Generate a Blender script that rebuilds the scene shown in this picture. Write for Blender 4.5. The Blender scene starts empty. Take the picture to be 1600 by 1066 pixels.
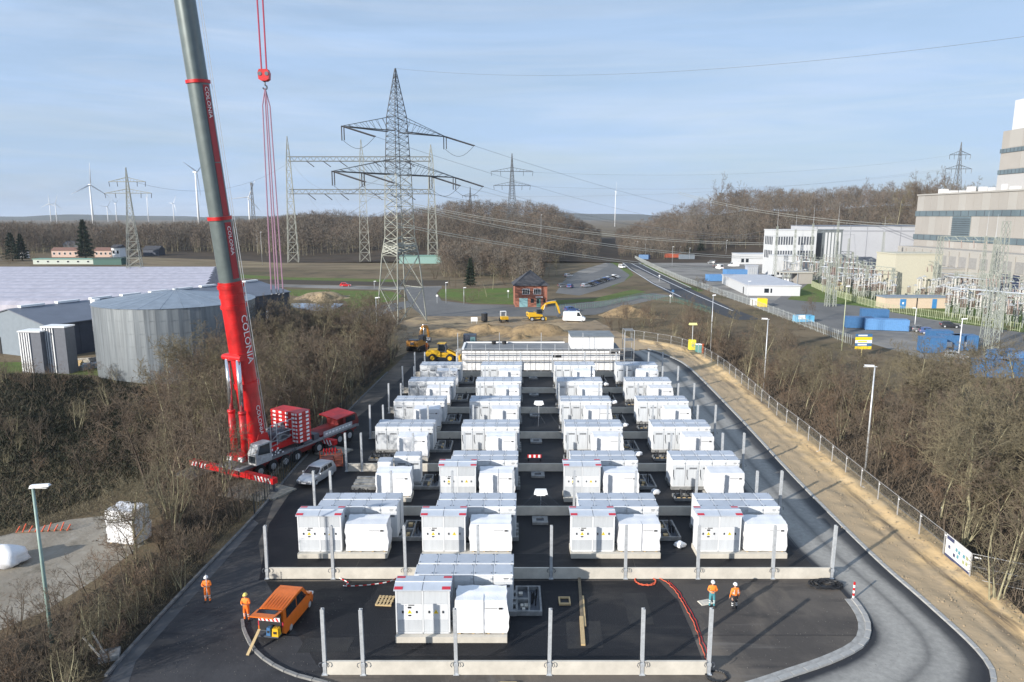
import bpy, bmesh, math, random
import numpy as np
from mathutils import Vector, Matrix
R = math.radians
rnd = random.Random(7)
S = bpy.context.scene
COL = S.collection
# ------------------------------------------------------------------ camera, sky, sun, exposure
CAM_H, FPX, HORIZ = 26.0, 1100.0, 338.0
PITCH = math.atan((533.0 - HORIZ) / FPX)
cam = bpy.data.cameras.new('camera'); camo = bpy.data.objects.new('camera', cam); COL.objects.link(camo)
camo.location = (0, 0, CAM_H); camo.rotation_euler = (R(90) - PITCH, 0, 0)
cam.sensor_width = 36; cam.lens = FPX / 1600 * 36; cam.clip_end = 20000; cam.clip_start = .5
S.camera = camo
SUN_EL, SUN_AZ = 18.5, math.atan2(-.75, -.66)          # direction towards the sun (clockwise from +Y)
w = bpy.data.worlds.new('World'); S.world = w; w.use_nodes = True
N = w.node_tree.nodes; L = w.node_tree.links
bg = N['Background']; sky = N.new('ShaderNodeTexSky'); sky.sky_type = 'NISHITA'; sky.sun_disc = False
sky.sun_elevation = R(SUN_EL); sky.sun_rotation = SUN_AZ; sky.air_density = 1.0; sky.dust_density = 1.6; sky.ozone_density = 1.5; sky.altitude = 60
tc = N.new('ShaderNodeTexCoord'); mp = N.new('ShaderNodeMapping'); mp.inputs['Scale'].default_value = (1.2, 2.2, 9.0); mp.inputs['Rotation'].default_value = (.1, .06, .5)
nz = N.new('ShaderNodeTexNoise'); nz.inputs['Scale'].default_value = 1.7; nz.inputs['Detail'].default_value = 7; nz.inputs['Roughness'].default_value = .58; nz.inputs['Distortion'].default_value = .5
rp = N.new('ShaderNodeMapRange'); rp.inputs[1].default_value = .36; rp.inputs[2].default_value = .74; rp.inputs[3].default_value = .62; rp.inputs[4].default_value = 1.0
mx = N.new('ShaderNodeMix'); mx.data_type = 'RGBA';    # thin high cirrus veil with whiter streaks
mw = N.new('ShaderNodeMix'); mw.data_type = 'RGBA'; mw.inputs[6].default_value = (4.15, 5.7, 8.1, 1); mw.inputs[7].default_value = (6.0, 6.9, 8.3, 1)
mp2 = N.new('ShaderNodeMapping'); mp2.inputs['Scale'].default_value = (.7, 1.5, 12.0); mp2.inputs['Rotation'].default_value = (.22, -.12, .9); n2 = N.new('ShaderNodeTexNoise'); n2.inputs['Scale'].default_value = 2.6; n2.inputs['Detail'].default_value = 8; n2.inputs['Roughness'].default_value = .62; n2.inputs['Distortion'].default_value = .8
r2 = N.new('ShaderNodeMapRange'); r2.inputs[1].default_value = .42; r2.inputs[2].default_value = .74; r2.inputs[4].default_value = .62; L.new(tc.outputs['Generated'], mp2.inputs[0]); L.new(mp2.outputs[0], n2.inputs[0]); L.new(n2.outputs[0], r2.inputs[0]); L.new(r2.outputs[0], mw.inputs[0]); L.new(mw.outputs[2], mx.inputs[7])
L.new(tc.outputs['Generated'], mp.inputs[0]); L.new(mp.outputs[0], nz.inputs[0]); L.new(nz.outputs[0], rp.inputs[0])
L.new(rp.outputs[0], mx.inputs[0]); L.new(sky.outputs[0], mx.inputs[6]); L.new(mx.outputs[2], bg.inputs[0])
bg.inputs[1].default_value = .09
sun = bpy.data.lights.new('sun', 'SUN'); suno = bpy.data.objects.new('sun', sun); COL.objects.link(suno)
sun.energy = 5.0; sun.angle = R(.53); sun.color = (1, .95, .87)
sd = Vector((math.sin(SUN_AZ) * math.cos(R(SUN_EL)), math.cos(SUN_AZ) * math.cos(R(SUN_EL)), math.sin(R(SUN_EL))))
suno.rotation_euler = sd.to_track_quat('Z', 'Y').to_euler()
S.view_settings.view_transform = 'Standard'; S.view_settings.look = 'None'; S.view_settings.gamma = 1
S.view_settings.exposure = .4
S.render.engine = 'CYCLES'; S.cycles.max_bounces = 5; S.cycles.diffuse_bounces = 2; S.cycles.transparent_max_bounces = 6
S.cycles.use_denoising = True

# ------------------------------------------------------------------ survey helpers (metres; the drone hovers 26 m above the origin)
_c, _s = math.cos(PITCH), math.sin(PITCH)
def G(px, py, z=0.0):                       # sight line of a photo point cut with level z
    d = (py - 533) / FPX; k = (CAM_H - z) / (d * _c + _s)
    return Vector(((px - 800) / FPX * k, (_c - _s * d) * k, z))
def AT(px, py, Y):                          # the same sight line at distance Y
    d = (py - 533) / FPX; k = Y / (_c - _s * d)
    return Vector(((px - 800) / FPX * k, Y, CAM_H - (d * _c + _s) * k))
def HT(py, Y): return AT(800, py, Y).z

# ------------------------------------------------------------------ materials
MATS = {}
def mat(name, col, rough=.7, var=.15, scale=2.0, metal=0.0, bump=0.0, col2=None, detail=6, emit=0, coord='Object', stretch=None, alpha=1):
    if name in MATS: return MATS[name]
    m = bpy.data.materials.new(name); m.use_nodes = True; MATS[name] = m
    n, l = m.node_tree.nodes, m.node_tree.links; b = n['Principled BSDF']
    b.inputs['Roughness'].default_value = rough; b.inputs['Metallic'].default_value = metal
    c2 = col2 or tuple(max(0, c * (1 - var)) for c in col); c1 = col if col2 else tuple(min(1, c * (1 + var * .5)) for c in col)
    if var or col2:
        t = n.new('ShaderNodeTexCoord'); src = t.outputs[coord]
        if coord == 'World':
            pass
        if stretch:
            mpn = n.new('ShaderNodeMapping'); mpn.inputs['Scale'].default_value = stretch; l.new(src, mpn.inputs[0]); src = mpn.outputs[0]
        z = n.new('ShaderNodeTexNoise'); z.inputs['Scale'].default_value = scale; z.inputs['Detail'].default_value = detail; z.inputs['Roughness'].default_value = .62
        l.new(src, z.inputs[0])
        cr = n.new('ShaderNodeValToRGB'); cr.color_ramp.elements[0].position = .32; cr.color_ramp.elements[1].position = .68
        cr.color_ramp.elements[0].color = (*c2, 1); cr.color_ramp.elements[1].color = (*c1, 1)
        l.new(z.outputs[0], cr.inputs[0]); l.new(cr.outputs[0], b.inputs['Base Color'])
        if bump:
            bp = n.new('ShaderNodeBump'); bp.inputs['Strength'].default_value = bump; bp.inputs['Distance'].default_value = .05
            z2 = n.new('ShaderNodeTexNoise'); z2.inputs['Scale'].default_value = scale * 6; z2.inputs['Detail'].default_value = 4
            l.new(src, z2.inputs[0]); l.new(z2.outputs[0], bp.inputs['Height']); l.new(bp.outputs[0], b.inputs['Normal'])
    else:
        b.inputs['Base Color'].default_value = (*col, 1)
    if name in ('cabinet_white', 'door_grey_white', 'white_film', 'lid_grey'):      # every unit a touch different in age and dust
        oi = n.new('ShaderNodeObjectInfo'); mr = n.new('ShaderNodeMapRange'); mr.inputs[3].default_value = .86; mr.inputs[4].default_value = 1.03; l.new(oi.outputs['Random'], mr.inputs[0]); mm = n.new('ShaderNodeMix'); mm.data_type = 'RGBA'; mm.blend_type = 'MULTIPLY'; mm.inputs[0].default_value = 1; l.new(cr.outputs[0], mm.inputs[6]); l.new(mr.outputs[0], mm.inputs[7]); l.new(mm.outputs[2], b.inputs['Base Color'])
    if emit:
        b.inputs['Emission Color'].default_value = (*col, 1); b.inputs['Emission Strength'].default_value = emit
    return m
def layered(name, base, layers, rough=.85, bump=.0, bscale=8):
    """ground material: base colour, then (colour, noise scale, lo, hi, amount, stretch, rotation) blotches on world metres"""
    m = bpy.data.materials.new(name); m.use_nodes = True; MATS[name] = m
    n, l = m.node_tree.nodes, m.node_tree.links; b = n['Principled BSDF']; b.inputs['Roughness'].default_value = rough; b.inputs['Specular IOR Level'].default_value = .2
    t = n.new('ShaderNodeNewGeometry'); cur = None
    rgb = n.new('ShaderNodeRGB'); rgb.outputs[0].default_value = (*base, 1); cur = rgb.outputs[0]
    for (c, sc, lo, hi, amt, st, ro) in layers:
        mpn = n.new('ShaderNodeMapping'); mpn.inputs['Scale'].default_value = st; mpn.inputs['Rotation'].default_value = (0, 0, ro); l.new(t.outputs['Position'], mpn.inputs[0])
        z = n.new('ShaderNodeTexNoise'); z.inputs['Scale'].default_value = sc; z.inputs['Detail'].default_value = 6; z.inputs['Roughness'].default_value = .6
        mpn.inputs['Location'].default_value = (len(n) * 3.1, 0, 0); l.new(mpn.outputs[0], z.inputs[0])
        r = n.new('ShaderNodeMapRange'); r.inputs[1].default_value = lo; r.inputs[2].default_value = hi; r.inputs[4].default_value = amt; l.new(z.outputs[0], r.inputs[0])
        x = n.new('ShaderNodeMix'); x.data_type = 'RGBA'; x.inputs[7].default_value = (*c, 1); l.new(r.outputs[0], x.inputs[0]); l.new(cur, x.inputs[6]); cur = x.outputs[2]
    l.new(cur, b.inputs['Base Color'])
    if bump:
        bp = n.new('ShaderNodeBump'); bp.inputs['Strength'].default_value = bump; bp.inputs['Distance'].default_value = .08
        z2 = n.new('ShaderNodeTexNoise'); z2.inputs['Scale'].default_value = bscale; z2.inputs['Detail'].default_value = 5
        l.new(t.outputs['Position'], z2.inputs[0]); l.new(z2.outputs[0], bp.inputs['Height']); l.new(bp.outputs[0], b.inputs['Normal'])
    return m
U = (1, 1, 1)
WHITE = mat('cabinet_white', (.74, .75, .76), .5, .09, 1.2, stretch=(3, 3, .35))
LIDM = mat('lid_grey', (.46, .495, .55), .45, .08, 1.5)
WHITE2 = mat('door_grey_white', (.56, .58, .60), .5, .10, 1.2, stretch=(3, 3, .35))
WRAP = mat('white_film', (.80, .80, .81), .42, .05, 2.5, bump=.4)
CONC = mat('concrete', (.56, .52, .45), .9, .16, .9, bump=.15)
CONCD = mat('concrete_grey', (.24, .24, .235), .9, .35, 2.0, bump=.3)
GALV = mat('galvanised', (.56, .58, .60), .42, .2, 5, metal=.35)
STEELW = mat('pale_steel', (.46, .48, .43), .55, .2, 1.0, metal=.15)
STEELD = mat('dark_steel', (.10, .11, .13), .5, .2, 2.0, metal=.3)
BLACK = mat('black_rubber', (.016, .016, .018), .75, .2, 4)
GLASS = mat('dark_glass', (.02, .026, .032), .08, 0)
RED = mat('crane_red', (.56, .014, .016), .38, .35, .9)
REDT = mat('red_tape', (.52, .03, .05), .5, .1)
GREYB = mat('boom_grey', (.135, .165, .165), .34, .15, 1.2, metal=.25)
CHROME = mat('chrome', (.72, .72, .74), .18, .05, metal=.9)
YEL = mat('machine_yellow', (.72, .42, .02), .42, .12, 3)
YELS = mat('sign_yellow', (.85, .60, .02), .5, 0)
ORANGE = mat('van_orange', (.72, .16, .015), .35, .12, 3)
HIVIS = mat('hivis_orange', (.95, .24, .03), .7, .1, 6)
BLUE = mat('container_blue', (.055, .15, .31), .45, .15, 1.5)
WOOD = mat('raw_wood', (.52, .38, .20), .8, .25, 3, stretch=(1, 8, 8))
BRICK = mat('red_brick', (.33, .13, .085), .9, .25, 1.5)
ROOFD = mat('slate', (.055, .055, .062), .75, .25, 2)
SIGNW = mat('paint_white', (.82, .82, .82), .5, .03)
INK = mat('print_black', (.02, .02, .022), .6, 0)
BARK = mat('bark_brown', (.105, .080, .058), .9, .35, 3)
BARKG = mat('bark_green', (.32, .29, .18), .9, .3, 3)
TWIG = mat('twig_brown', (.158, .121, .086), .95, .4, .7)
TWIGR = mat('twig_russet', (.190, .130, .086), .95, .4, .6)
TWIGG = mat('twig_olive', (.188, .158, .098), .95, .4, .7)
NEED = mat('needle_green', (.022, .040, .022), .9, .45, 2)
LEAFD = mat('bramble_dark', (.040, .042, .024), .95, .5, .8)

# ------------------------------------------------------------------ mesh building
class MB:
    def __init__(s): s.v = []; s.f = []; s.m = []; s.M = None; s.pc = []
    def add(s, vs, fs, mi=0):
        o = len(s.v); s.pc.append((o, len(s.f)))
        if s.M is not None: vs = [s.M @ Vector(p) for p in vs]
        s.v.extend([tuple(p) for p in vs]); s.f.extend([tuple(i + o for i in f) for f in fs]); s.m.extend([mi] * len(fs)); return s
    def box(s, x0, x1, y0, y1, z0, z1, mi=0, tx=0, ty=0):
        return s.add([(x0, y0, z0), (x1, y0, z0), (x1, y1, z0), (x0, y1, z0), (x0 + tx, y0 + ty, z1), (x1 - tx, y0 + ty, z1), (x1 - tx, y1 - ty, z1), (x0 + tx, y1 - ty, z1)],
              [(3, 2, 1, 0), (4, 5, 6, 7), (0, 1, 5, 4), (1, 2, 6, 5), (2, 3, 7, 6), (3, 0, 4, 7)], mi)
    def rod(s, p0, p1, r0, r1=None, n=6, mi=0, caps=True):
        p0 = Vector(p0); p1 = Vector(p1); r1 = r0 if r1 is None else r1; d = (p1 - p0)
        if d.length < 1e-6: return s
        d.normalize(); a = d.orthogonal().normalized() if abs(d.z) < .999 else Vector((1, 0, 0)); b = d.cross(a)
        off = math.pi / n
        vs = []
        for p, r in ((p0, r0), (p1, r1)):
            for i in range(n):
                t = 2 * math.pi * i / n + off; vs.append(p + a * (r * math.cos(t)) + b * (r * math.sin(t)))
        fs = [(i, (i + 1) % n, n + (i + 1) % n, n + i) for i in range(n)]
        if caps: fs += [tuple(range(n - 1, -1, -1)), tuple(range(n, 2 * n))]
        return s.add(vs, fs, mi)
    def path(s, pts, r, n=5, mi=0):
        for a, b in zip(pts[:-1], pts[1:]): s.rod(a, b, r, n=n, mi=mi, caps=False)
        return s
    def prism(s, poly, z0, z1, mi=0):       # polygon in xy, extruded in z
        n = len(poly)
        return s.add([(x, y, z0) for x, y in poly] + [(x, y, z1) for x, y in poly], [tuple(range(n - 1, -1, -1)), tuple(range(n, 2 * n))] + [(i, (i + 1) % n, n + (i + 1) % n, n + i) for i in range(n)], mi)
    def side(s, poly, y0, y1, mi=0, in0=0):         # polygon in xz, extruded along y
        n = len(poly)
        return s.add([(x, y0, z) for x, z in poly] + [(x, y1, z) for x, z in poly], [tuple(range(n)), tuple(range(2 * n - 1, n - 1, -1))] + [((i + 1) % n, i, n + i, n + (i + 1) % n) for i in range(n)], mi)
    def poly(s, pts, mi=0): return s.add(pts, [tuple(range(len(pts)))], mi)
    def loft(s, rings, mi=0, caps=True):
        n = len(rings[0]); vs = [p for r in rings for p in r]; fs = []
        for k in range(len(rings) - 1):
            for i in range(n): fs.append((k * n + i, k * n + (i + 1) % n, (k + 1) * n + (i + 1) % n, (k + 1) * n + i))
        if caps: fs += [tuple(range(n - 1, -1, -1)), tuple(range((len(rings) - 1) * n, len(rings) * n))]
        return s.add(vs, fs, mi)
    def mesh(s, name, mats, smooth=False):
        me = bpy.data.meshes.new(name); me.from_pydata(s.v, [], s.f)
        for m in (mats if isinstance(mats, (list, tuple)) else [mats]): me.materials.append(m)
        if any(s.m): me.polygons.foreach_set('material_index', s.m)
        if smooth: me.polygons.foreach_set('use_smooth', [True] * len(s.f))
        me.update(); return me
    def split(s, name, mats, parent=None, smooth=False):        # every added piece becomes a part of its own
        e = s.pc + [(len(s.v), len(s.f))]; out = []
        for (v0, f0), (v1, f1) in zip(e[:-1], e[1:]):
            q = MB(); q.v = s.v[v0:v1]; q.f = [tuple(i - v0 for i in f) for f in s.f[f0:f1]]; q.m = s.m[f0:f1]; out.append(q.build(name, mats, parent, smooth))
        return out
    def build(s, name, mats, parent=None, smooth=False): return put(name, s.mesh(name, mats, smooth), parent)
def put(name, me, parent=None, loc=None, rz=None):
    o = bpy.data.objects.new(name, me); COL.objects.link(o)
    if parent: o.parent = parent
    if loc is not None: o.location = loc
    if rz is not None: o.rotation_euler = (0, 0, rz)
    return o
def tag(o, label, cat, group=None):
    o['label'] = label; o['category'] = cat
    if group: o['group'] = group
    return o
def thing(name, label, cat, loc=(0, 0, 0), rz=0, group=None):
    o = bpy.data.objects.new(name, None); COL.objects.link(o); o.empty_display_size = .2
    o.location = loc; o.rotation_euler = (0, 0, rz); return tag(o, label, cat, group)
def struct(o): o['kind'] = 'structure'; return o
def stuff(o, label=None, cat=None):
    o['kind'] = 'stuff'
    if label: o['label'] = label
    if cat: o['category'] = cat
    return o
def npmesh(name, V, F, mats, mi=None, smooth=False):
    me = bpy.data.meshes.new(name); V = np.asarray(V, np.float32); F = np.asarray(F, np.int32); k = F.shape[1]
    me.vertices.add(len(V)); me.vertices.foreach_set('co', V.ravel()); me.loops.add(F.size); me.loops.foreach_set('vertex_index', F.ravel())
    me.polygons.add(len(F)); me.polygons.foreach_set('loop_start', np.arange(0, F.size, k, dtype=np.int32)); me.polygons.foreach_set('loop_total', np.full(len(F), k, np.int32))
    for m in (mats if isinstance(mats, (list, tuple)) else [mats]): me.materials.append(m)
    if mi is not None: me.polygons.foreach_set('material_index', np.asarray(mi, np.int32))
    if smooth: me.polygons.foreach_set('use_smooth', np.ones(len(F), bool))
    me.update(calc_edges=True); return me
_fc = bpy.data.curves.new('letters', 'FONT')
def text_mesh(name, txt, size, m):
    c = bpy.data.curves.new(name, 'FONT'); c.body = txt; c.size = size; c.align_x = 'CENTER'; c.align_y = 'CENTER'; c.extrude = .004; c.resolution_u = 2
    o = bpy.data.objects.new(name, c); COL.objects.link(o); bpy.context.view_layer.update()
    me = bpy.data.meshes.new_from_object(o.evaluated_get(bpy.context.evaluated_depsgraph_get())); bpy.data.objects.remove(o)
    me.materials.clear(); me.materials.append(m); return me

# ------------------------------------------------------------------ ground sheets
def sheet(name, pts, z, m, sub=0):
    b = MB(); b.poly([(p[0], p[1], z) for p in pts]); o = b.build(name, m); bm = bmesh.new(); bm.from_mesh(o.data)
    bmesh.ops.triangulate(bm, faces=bm.faces); bmesh.ops.recalc_face_normals(bm, faces=bm.faces)
    for f in bm.faces:
        if f.normal.z < 0: f.normal_flip()
    bm.to_mesh(o.data); bm.free(); return struct(o)
def gp(*pp): return [G(x, y) for x, y in pp]
GROUND = layered('ground_soil', (.130, .098, .058), [((.195, .148, .092), .012, .42, .6, .9, (1, 2.5, 1), .2), ((.075, .075, .034), .02, .54, .66, .7, (1, 3, 1), .1), ((.05, .042, .028), .11, .5, .7, .7, U, 0), ((.17, .14, .09), .9, .55, .8, .5, U, 0)], .95, .6, 3)
b = MB(); b.poly([(-9000, -300, 0), (9000, -300, 0), (9000, 12000, 0), (-9000, 12000, 0)]); struct(b.build('ground', GROUND))
GRAVEL = layered('yard_gravel', (.135, .118, .102), [((.066, .060, .056), .10, .42, .58, .85, U, 0), ((.205, .172, .138), .16, .52, .68, .75, (1, .35, 1), .9), ((.040, .039, .041), .5, .57, .67, .85, (.12, 1, 1), .35), ((.17, .155, .14), .7, .60, .72, .6, (.10, 1, 1), .35), ((.03, .03, .032), .7, .55, .7, .6, (.3, 1, 1), .5), ((.14, .125, .11), 3.5, .6, .8, .45, U, 0), ((.22, .22, .22), .12, .62, .72, .6, (1, .4, 1), .4)], .9, .35, 2.2)
ASPH = layered('new_asphalt', (.0125, .0132, .0160), [((.021, .021, .0235), .11, .45, .65, .8, U, 0), ((.011, .012, .015), .35, .5, .7, .7, U, 0), ((.070, .063, .056), .16, .55, .70, .75, (.4, 1, 1), .6), ((.05, .048, .046), .9, .60, .72, .5, (.15, 1, 1), .35), ((.035, .035, .037), 6, .6, .8, .4, U, 0)], .62, .35, 14)
ASPHO = layered('old_asphalt', (.175, .170, .163), [((.125, .123, .120), .05, .4, .6, .8, (1, .3, 1), .2), ((.23, .22, .205), .3, .55, .7, .5, U, 0)], .85, .2, 6)
SAND = layered('sandy_strip', (.64, .45, .235), [((.46, .34, .20), .14, .45, .62, .7, (1, .28, 1), .55), ((.58, .46, .30), .5, .5, .72, .6, U, 0), ((.13, .10, .07), .42, .54, .64, .9, (1, .10, 1), .55), ((.20, .165, .12), 1.3, .56, .68, .6, U, 0), ((.24, .22, .11), .08, .6, .7, .5, U, 0)], .95, .45, 2.5)
TRACKM = layered('dusty_track', (.33, .30, .25), [((.22, .19, .15), .15, .42, .62, .8, (1, .4, 1), .9), ((.13, .115, .085), .5, .56, .7, .7, U, 0), ((.40, .37, .32), .9, .5, .75, .5, U, 0)], .95, .5, 4)
GRASS = layered('winter_grass', (.105, .155, .035), [((.13, .125, .045), .07, .42, .62, .8, U, 0), ((.055, .085, .022), .5, .5, .7, .7, U, 0)], .95, .6, 5)
TILL = layered('tilled_soil', (.062, .050, .038), [((.085, .068, .05), .1, .4, .6, .8, (.1, 2, 1), 0)], .95, .5, 3)
STRAW = layered('straw_field', (.24, .19, .115), [((.14, .10, .065), .03, .4, .6, .8, (1, 5, 1), 0), ((.11, .10, .05), .06, .52, .66, .8, (1, 4, 1), 0)], .95, .4, 2)
DIRT = layered('dug_earth', (.27, .205, .135), [((.42, .31, .18), .09, .45, .6, .85, U, 0), ((.09, .075, .055), .25, .5, .66, .8, U, 0), ((.20, .19, .17), .6, .55, .7, .5, U, 0)], .95, .9, 2)
WATERM = mat('pond_water', (.20, .27, .36), .05, 0)
PLOT = layered('works_yard', (.26, .245, .225), [((.12, .115, .11), .05, .42, .6, .8, U, 0), ((.27, .245, .20), .16, .5, .7, .6, U, 0)], .9, .2, 4)

def soil_blend(m, attr, c2):                # second soil colour where the attribute (plus noise) is low
    n, l = m.node_tree.nodes, m.node_tree.links; b = n['Principled BSDF']; src = b.inputs['Base Color'].links[0].from_socket
    a = n.new('ShaderNodeAttribute'); a.attribute_name = attr; ge = n.new('ShaderNodeNewGeometry'); z = n.new('ShaderNodeTexNoise'); z.inputs['Scale'].default_value = .45; z.inputs['Detail'].default_value = 6; l.new(ge.outputs['Position'], z.inputs[0])
    ad = n.new('ShaderNodeMath'); ad.operation = 'MULTIPLY_ADD'; l.new(z.outputs[0], ad.inputs[0]); ad.inputs[1].default_value = .9; l.new(a.outputs['Fac'], ad.inputs[2])
    r = n.new('ShaderNodeMapRange'); r.inputs[1].default_value = .82; r.inputs[2].default_value = 1.12; r.inputs[3].default_value = .8; r.inputs[4].default_value = 0; l.new(ad.outputs[0], r.inputs[0])
    x = n.new('ShaderNodeMix'); x.data_type = 'RGBA'; x.inputs[7].default_value = (*c2, 1); l.new(r.outputs[0], x.inputs[0]); l.new(src, x.inputs[6]); l.new(x.outputs[2], b.inputs['Base Color'])
USE_HAZE = True
def smooth(pts, n=6):
    P = [Vector((p[0], p[1], 0)) for p in pts]; out = []
    for i in range(len(P) - 1):
        a = P[max(i - 1, 0)]; b_ = P[i]; c = P[i + 1]; d = P[min(i + 2, len(P) - 1)]
        for k in range(n):
            t = k / n; out.append(.5 * ((2 * b_) + (c - a) * t + (2 * a - 5 * b_ + 4 * c - d) * t * t + (3 * b_ - a - 3 * c + d) * t ** 3))
    out.append(P[-1]); return out
def resample(pts, step):
    out = [pts[0].copy()]; need = step
    for a, b_ in zip(pts[:-1], pts[1:]):
        L_ = (b_ - a).length; t = need
        while t <= L_: out.append(a + (b_ - a) * (t / L_)); t += step
        need = t - L_
    return out
KOUT = smooth(gp((1012, 546), (1045, 557), (1078, 576), (1150, 648), (1240, 745), (1360, 865), (1450, 945), (1530, 1020)) + [G(1553, 1066), Vector((24.6, 33.2, 0)), Vector((21.5, 30.4, 0)), Vector((14, 28, 0)), Vector((4, 26.6, 0)), Vector((-8, 26.6, 0))])
KIN = smooth(gp((1333, 937), (1350, 960), (1357, 985), (1346, 1010), (1300, 1034), (1240, 1055)) + [G(1170, 1078), Vector((9, 33.7, 0)), Vector((-4, 33.0, 0)), G(520, 1072), G(450, 1052), G(402, 1022), G(381, 985), G(379, 962)])
KLEFT = smooth(gp((150, 1080), (185, 1035), (290, 920), (395, 810), (470, 722), (545, 642), (585, 602), (622, 566)))
# ground polygons
yard = [(-40, 18), (26, 18)] + [(p.x, p.y) for p in reversed(KOUT[:60])] + [(-20, 138), (-25, 132)] + [(p.x, p.y) for p in reversed(KLEFT)]
sheet('yard', [(p.x, p.y) for p in KLEFT] + [tuple(G(640, 548)[:2])] + [tuple(G(1000, 548)[:2])] + [(p.x, p.y) for p in KOUT], .010, GRAVEL)
sheet('asphalt_pad', [G(503, 1052), G(1104, 1050), G(1082, 990), G(1060, 940), G(1030, 908), G(640, 908), G(416, 909), G(445, 960)], .016, ASPH)
sheet('asphalt_yard', [G(405, 907), G(1300, 905), G(1262, 850), G(1175, 770), G(1105, 690), G(1045, 610), G(1000, 560), G(655, 560), G(600, 620), G(548, 660), G(470, 745), G(420, 820)], .020, ASPH)
SHADE_ASPH = layered('shade_toned_asphalt', (.058, .057, .060), [((.030, .030, .033), .12, .42, .6, .85, U, 0), ((.085, .078, .070), .3, .52, .68, .7, (.2, 1, 1), .45), ((.022, .022, .025), .5, .58, .68, .8, (.1, 1, 1), .45), ((.15, .15, .155), .14, .63, .73, .6, (1, .5, 1), .4), ((.11, .10, .09), 2.5, .62, .75, .5, U, 0)], .85, .35, 2.2)  # tree shade put into the asphalt colour, with tyre streaks on top
sheet('shade_toned_yard', [(p.x, p.y) for p in KLEFT[:22]] + [tuple(G(404, 850)[:2]), tuple(G(412, 907)[:2]), tuple(G(520, 1000)[:2]), tuple(G(500, 1060)[:2]), (-12.5, 30)], .0135, SHADE_ASPH)  # dark sheet standing in for the tree shade along the left kerb
# ring road with dusty wheel tracks
def road_strip(name, inner, outer, z, m):
    b = MB(); n = len(inner)
    for i in range(n - 1): b.add([(*inner[i][:2], z), (*outer[i][:2], z), (*outer[i + 1][:2], z), (*inner[i + 1][:2], z)], [(0, 1, 2, 3)])
    me = b.mesh(name, m); uv = me.uv_layers.new(name='UVMap'); k = 0
    acc = 0; ds = [0]
    for i in range(n - 1): acc += (Vector(outer[i + 1]) - Vector(outer[i])).length; ds.append(acc)
    for i in range(n - 1):
        for q in ((0, ds[i]), (1, ds[i]), (1, ds[i + 1]), (0, ds[i + 1])): uv.data[k].uv = q; k += 1
    bm = bmesh.new(); bm.from_mesh(me); bmesh.ops.recalc_face_normals(bm, faces=bm.faces)
    if bm.faces[:][0].normal.z < 0: bmesh.ops.reverse_faces(bm, faces=bm.faces)
    bm.to_mesh(me); bm.free(); return struct(put(name, me))
def road_mat():
    m = bpy.data.materials.new('ring_road_asphalt'); m.use_nodes = True; n, l = m.node_tree.nodes, m.node_tree.links; b = n['Principled BSDF']; b.inputs['Roughness'].default_value = .75
    uvn = n.new('ShaderNodeUVMap'); sx = n.new('ShaderNodeSeparateXYZ'); l.new(uvn.outputs[0], sx.inputs[0])
    cr = n.new('ShaderNodeValToRGB'); e = cr.color_ramp.elements
    e[0].position = .06; e[0].color = (0, 0, 0, 1); e[1].position = .94; e[1].color = (0, 0, 0, 1)
    for p, v in ((.12, .55), (.22, .85), (.36, .9), (.46, .72), (.52, .42), (.57, .7), (.66, .85), (.74, .75), (.84, .12)):
        q = e.new(p); q.color = (v, v, v, 1)
    ge = n.new('ShaderNodeNewGeometry'); z = n.new('ShaderNodeTexNoise'); z.inputs['Scale'].default_value = .35; z.inputs['Detail'].default_value = 7; l.new(ge.outputs['Position'], z.inputs[0])
    ad = n.new('ShaderNodeMath'); ad.operation = 'MULTIPLY_ADD'; l.new(z.outputs[0], ad.inputs[0]); ad.inputs[1].default_value = .07; ad.inputs[2].default_value = -.035
    su = n.new('ShaderNodeMath'); su.operation = 'ADD'; l.new(sx.outputs[0], su.inputs[0]); l.new(ad.outputs[0], su.inputs[1]); l.new(su.outputs[0], cr.inputs[0])
    z2 = n.new('ShaderNodeTexNoise'); z2.inputs['Scale'].default_value = 2.2; z2.inputs['Detail'].default_value = 7; z2.inputs['Roughness'].default_value = .7; l.new(ge.outputs['Position'], z2.inputs[0])
    r = n.new('ShaderNodeMapRange'); r.inputs[1].default_value = .3; r.inputs[2].default_value = .7; r.inputs[3].default_value = .65; r.inputs[4].default_value = 1; l.new(z2.outputs[0], r.inputs[0])
    mu = n.new('ShaderNodeMath'); mu.operation = 'MULTIPLY'; l.new(cr.outputs[0], mu.inputs[0]); l.new(r.outputs[0], mu.inputs[1])
    x = n.new('ShaderNodeMix'); x.data_type = 'RGBA'; x.inputs[6].default_value = (.021, .022, .026, 1); x.inputs[7].default_value = (.43, .41, .37, 1); l.new(mu.outputs[0], x.inputs[0]); l.new(x.outputs[2], b.inputs['Base Color'])
    bp = n.new('ShaderNodeBump'); bp.inputs['Strength'].default_value = .3; bp.inputs['Distance'].default_value = .03; z3 = n.new('ShaderNodeTexNoise'); z3.inputs['Scale'].default_value = 14; l.new(ge.outputs['Position'], z3.inputs[0]); l.new(z3.outputs[0], bp.inputs['Height']); l.new(bp.outputs[0], b.inputs['Normal'])
    return m
inn = smooth(gp((985, 550), (1000, 562), (1020, 588), (1070, 650), (1138, 745), (1222, 840), (1305, 915), (1357, 985)) + [G(1320, 1030), G(1180, 1076), Vector((9, 33.7, 0)), Vector((-4, 33, 0))], 8)
ou = smooth(gp((1012, 546), (1045, 557), (1078, 576), (1150, 648), (1240, 745), (1360, 865), (1450, 945), (1530, 1020)) + [G(1551, 1066), Vector((21.5, 30.4, 0)), Vector((10, 27.4, 0)), Vector((-4, 26.6, 0))], 8)
road_strip('ring_road', inn, ou, .026, road_mat())
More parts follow.
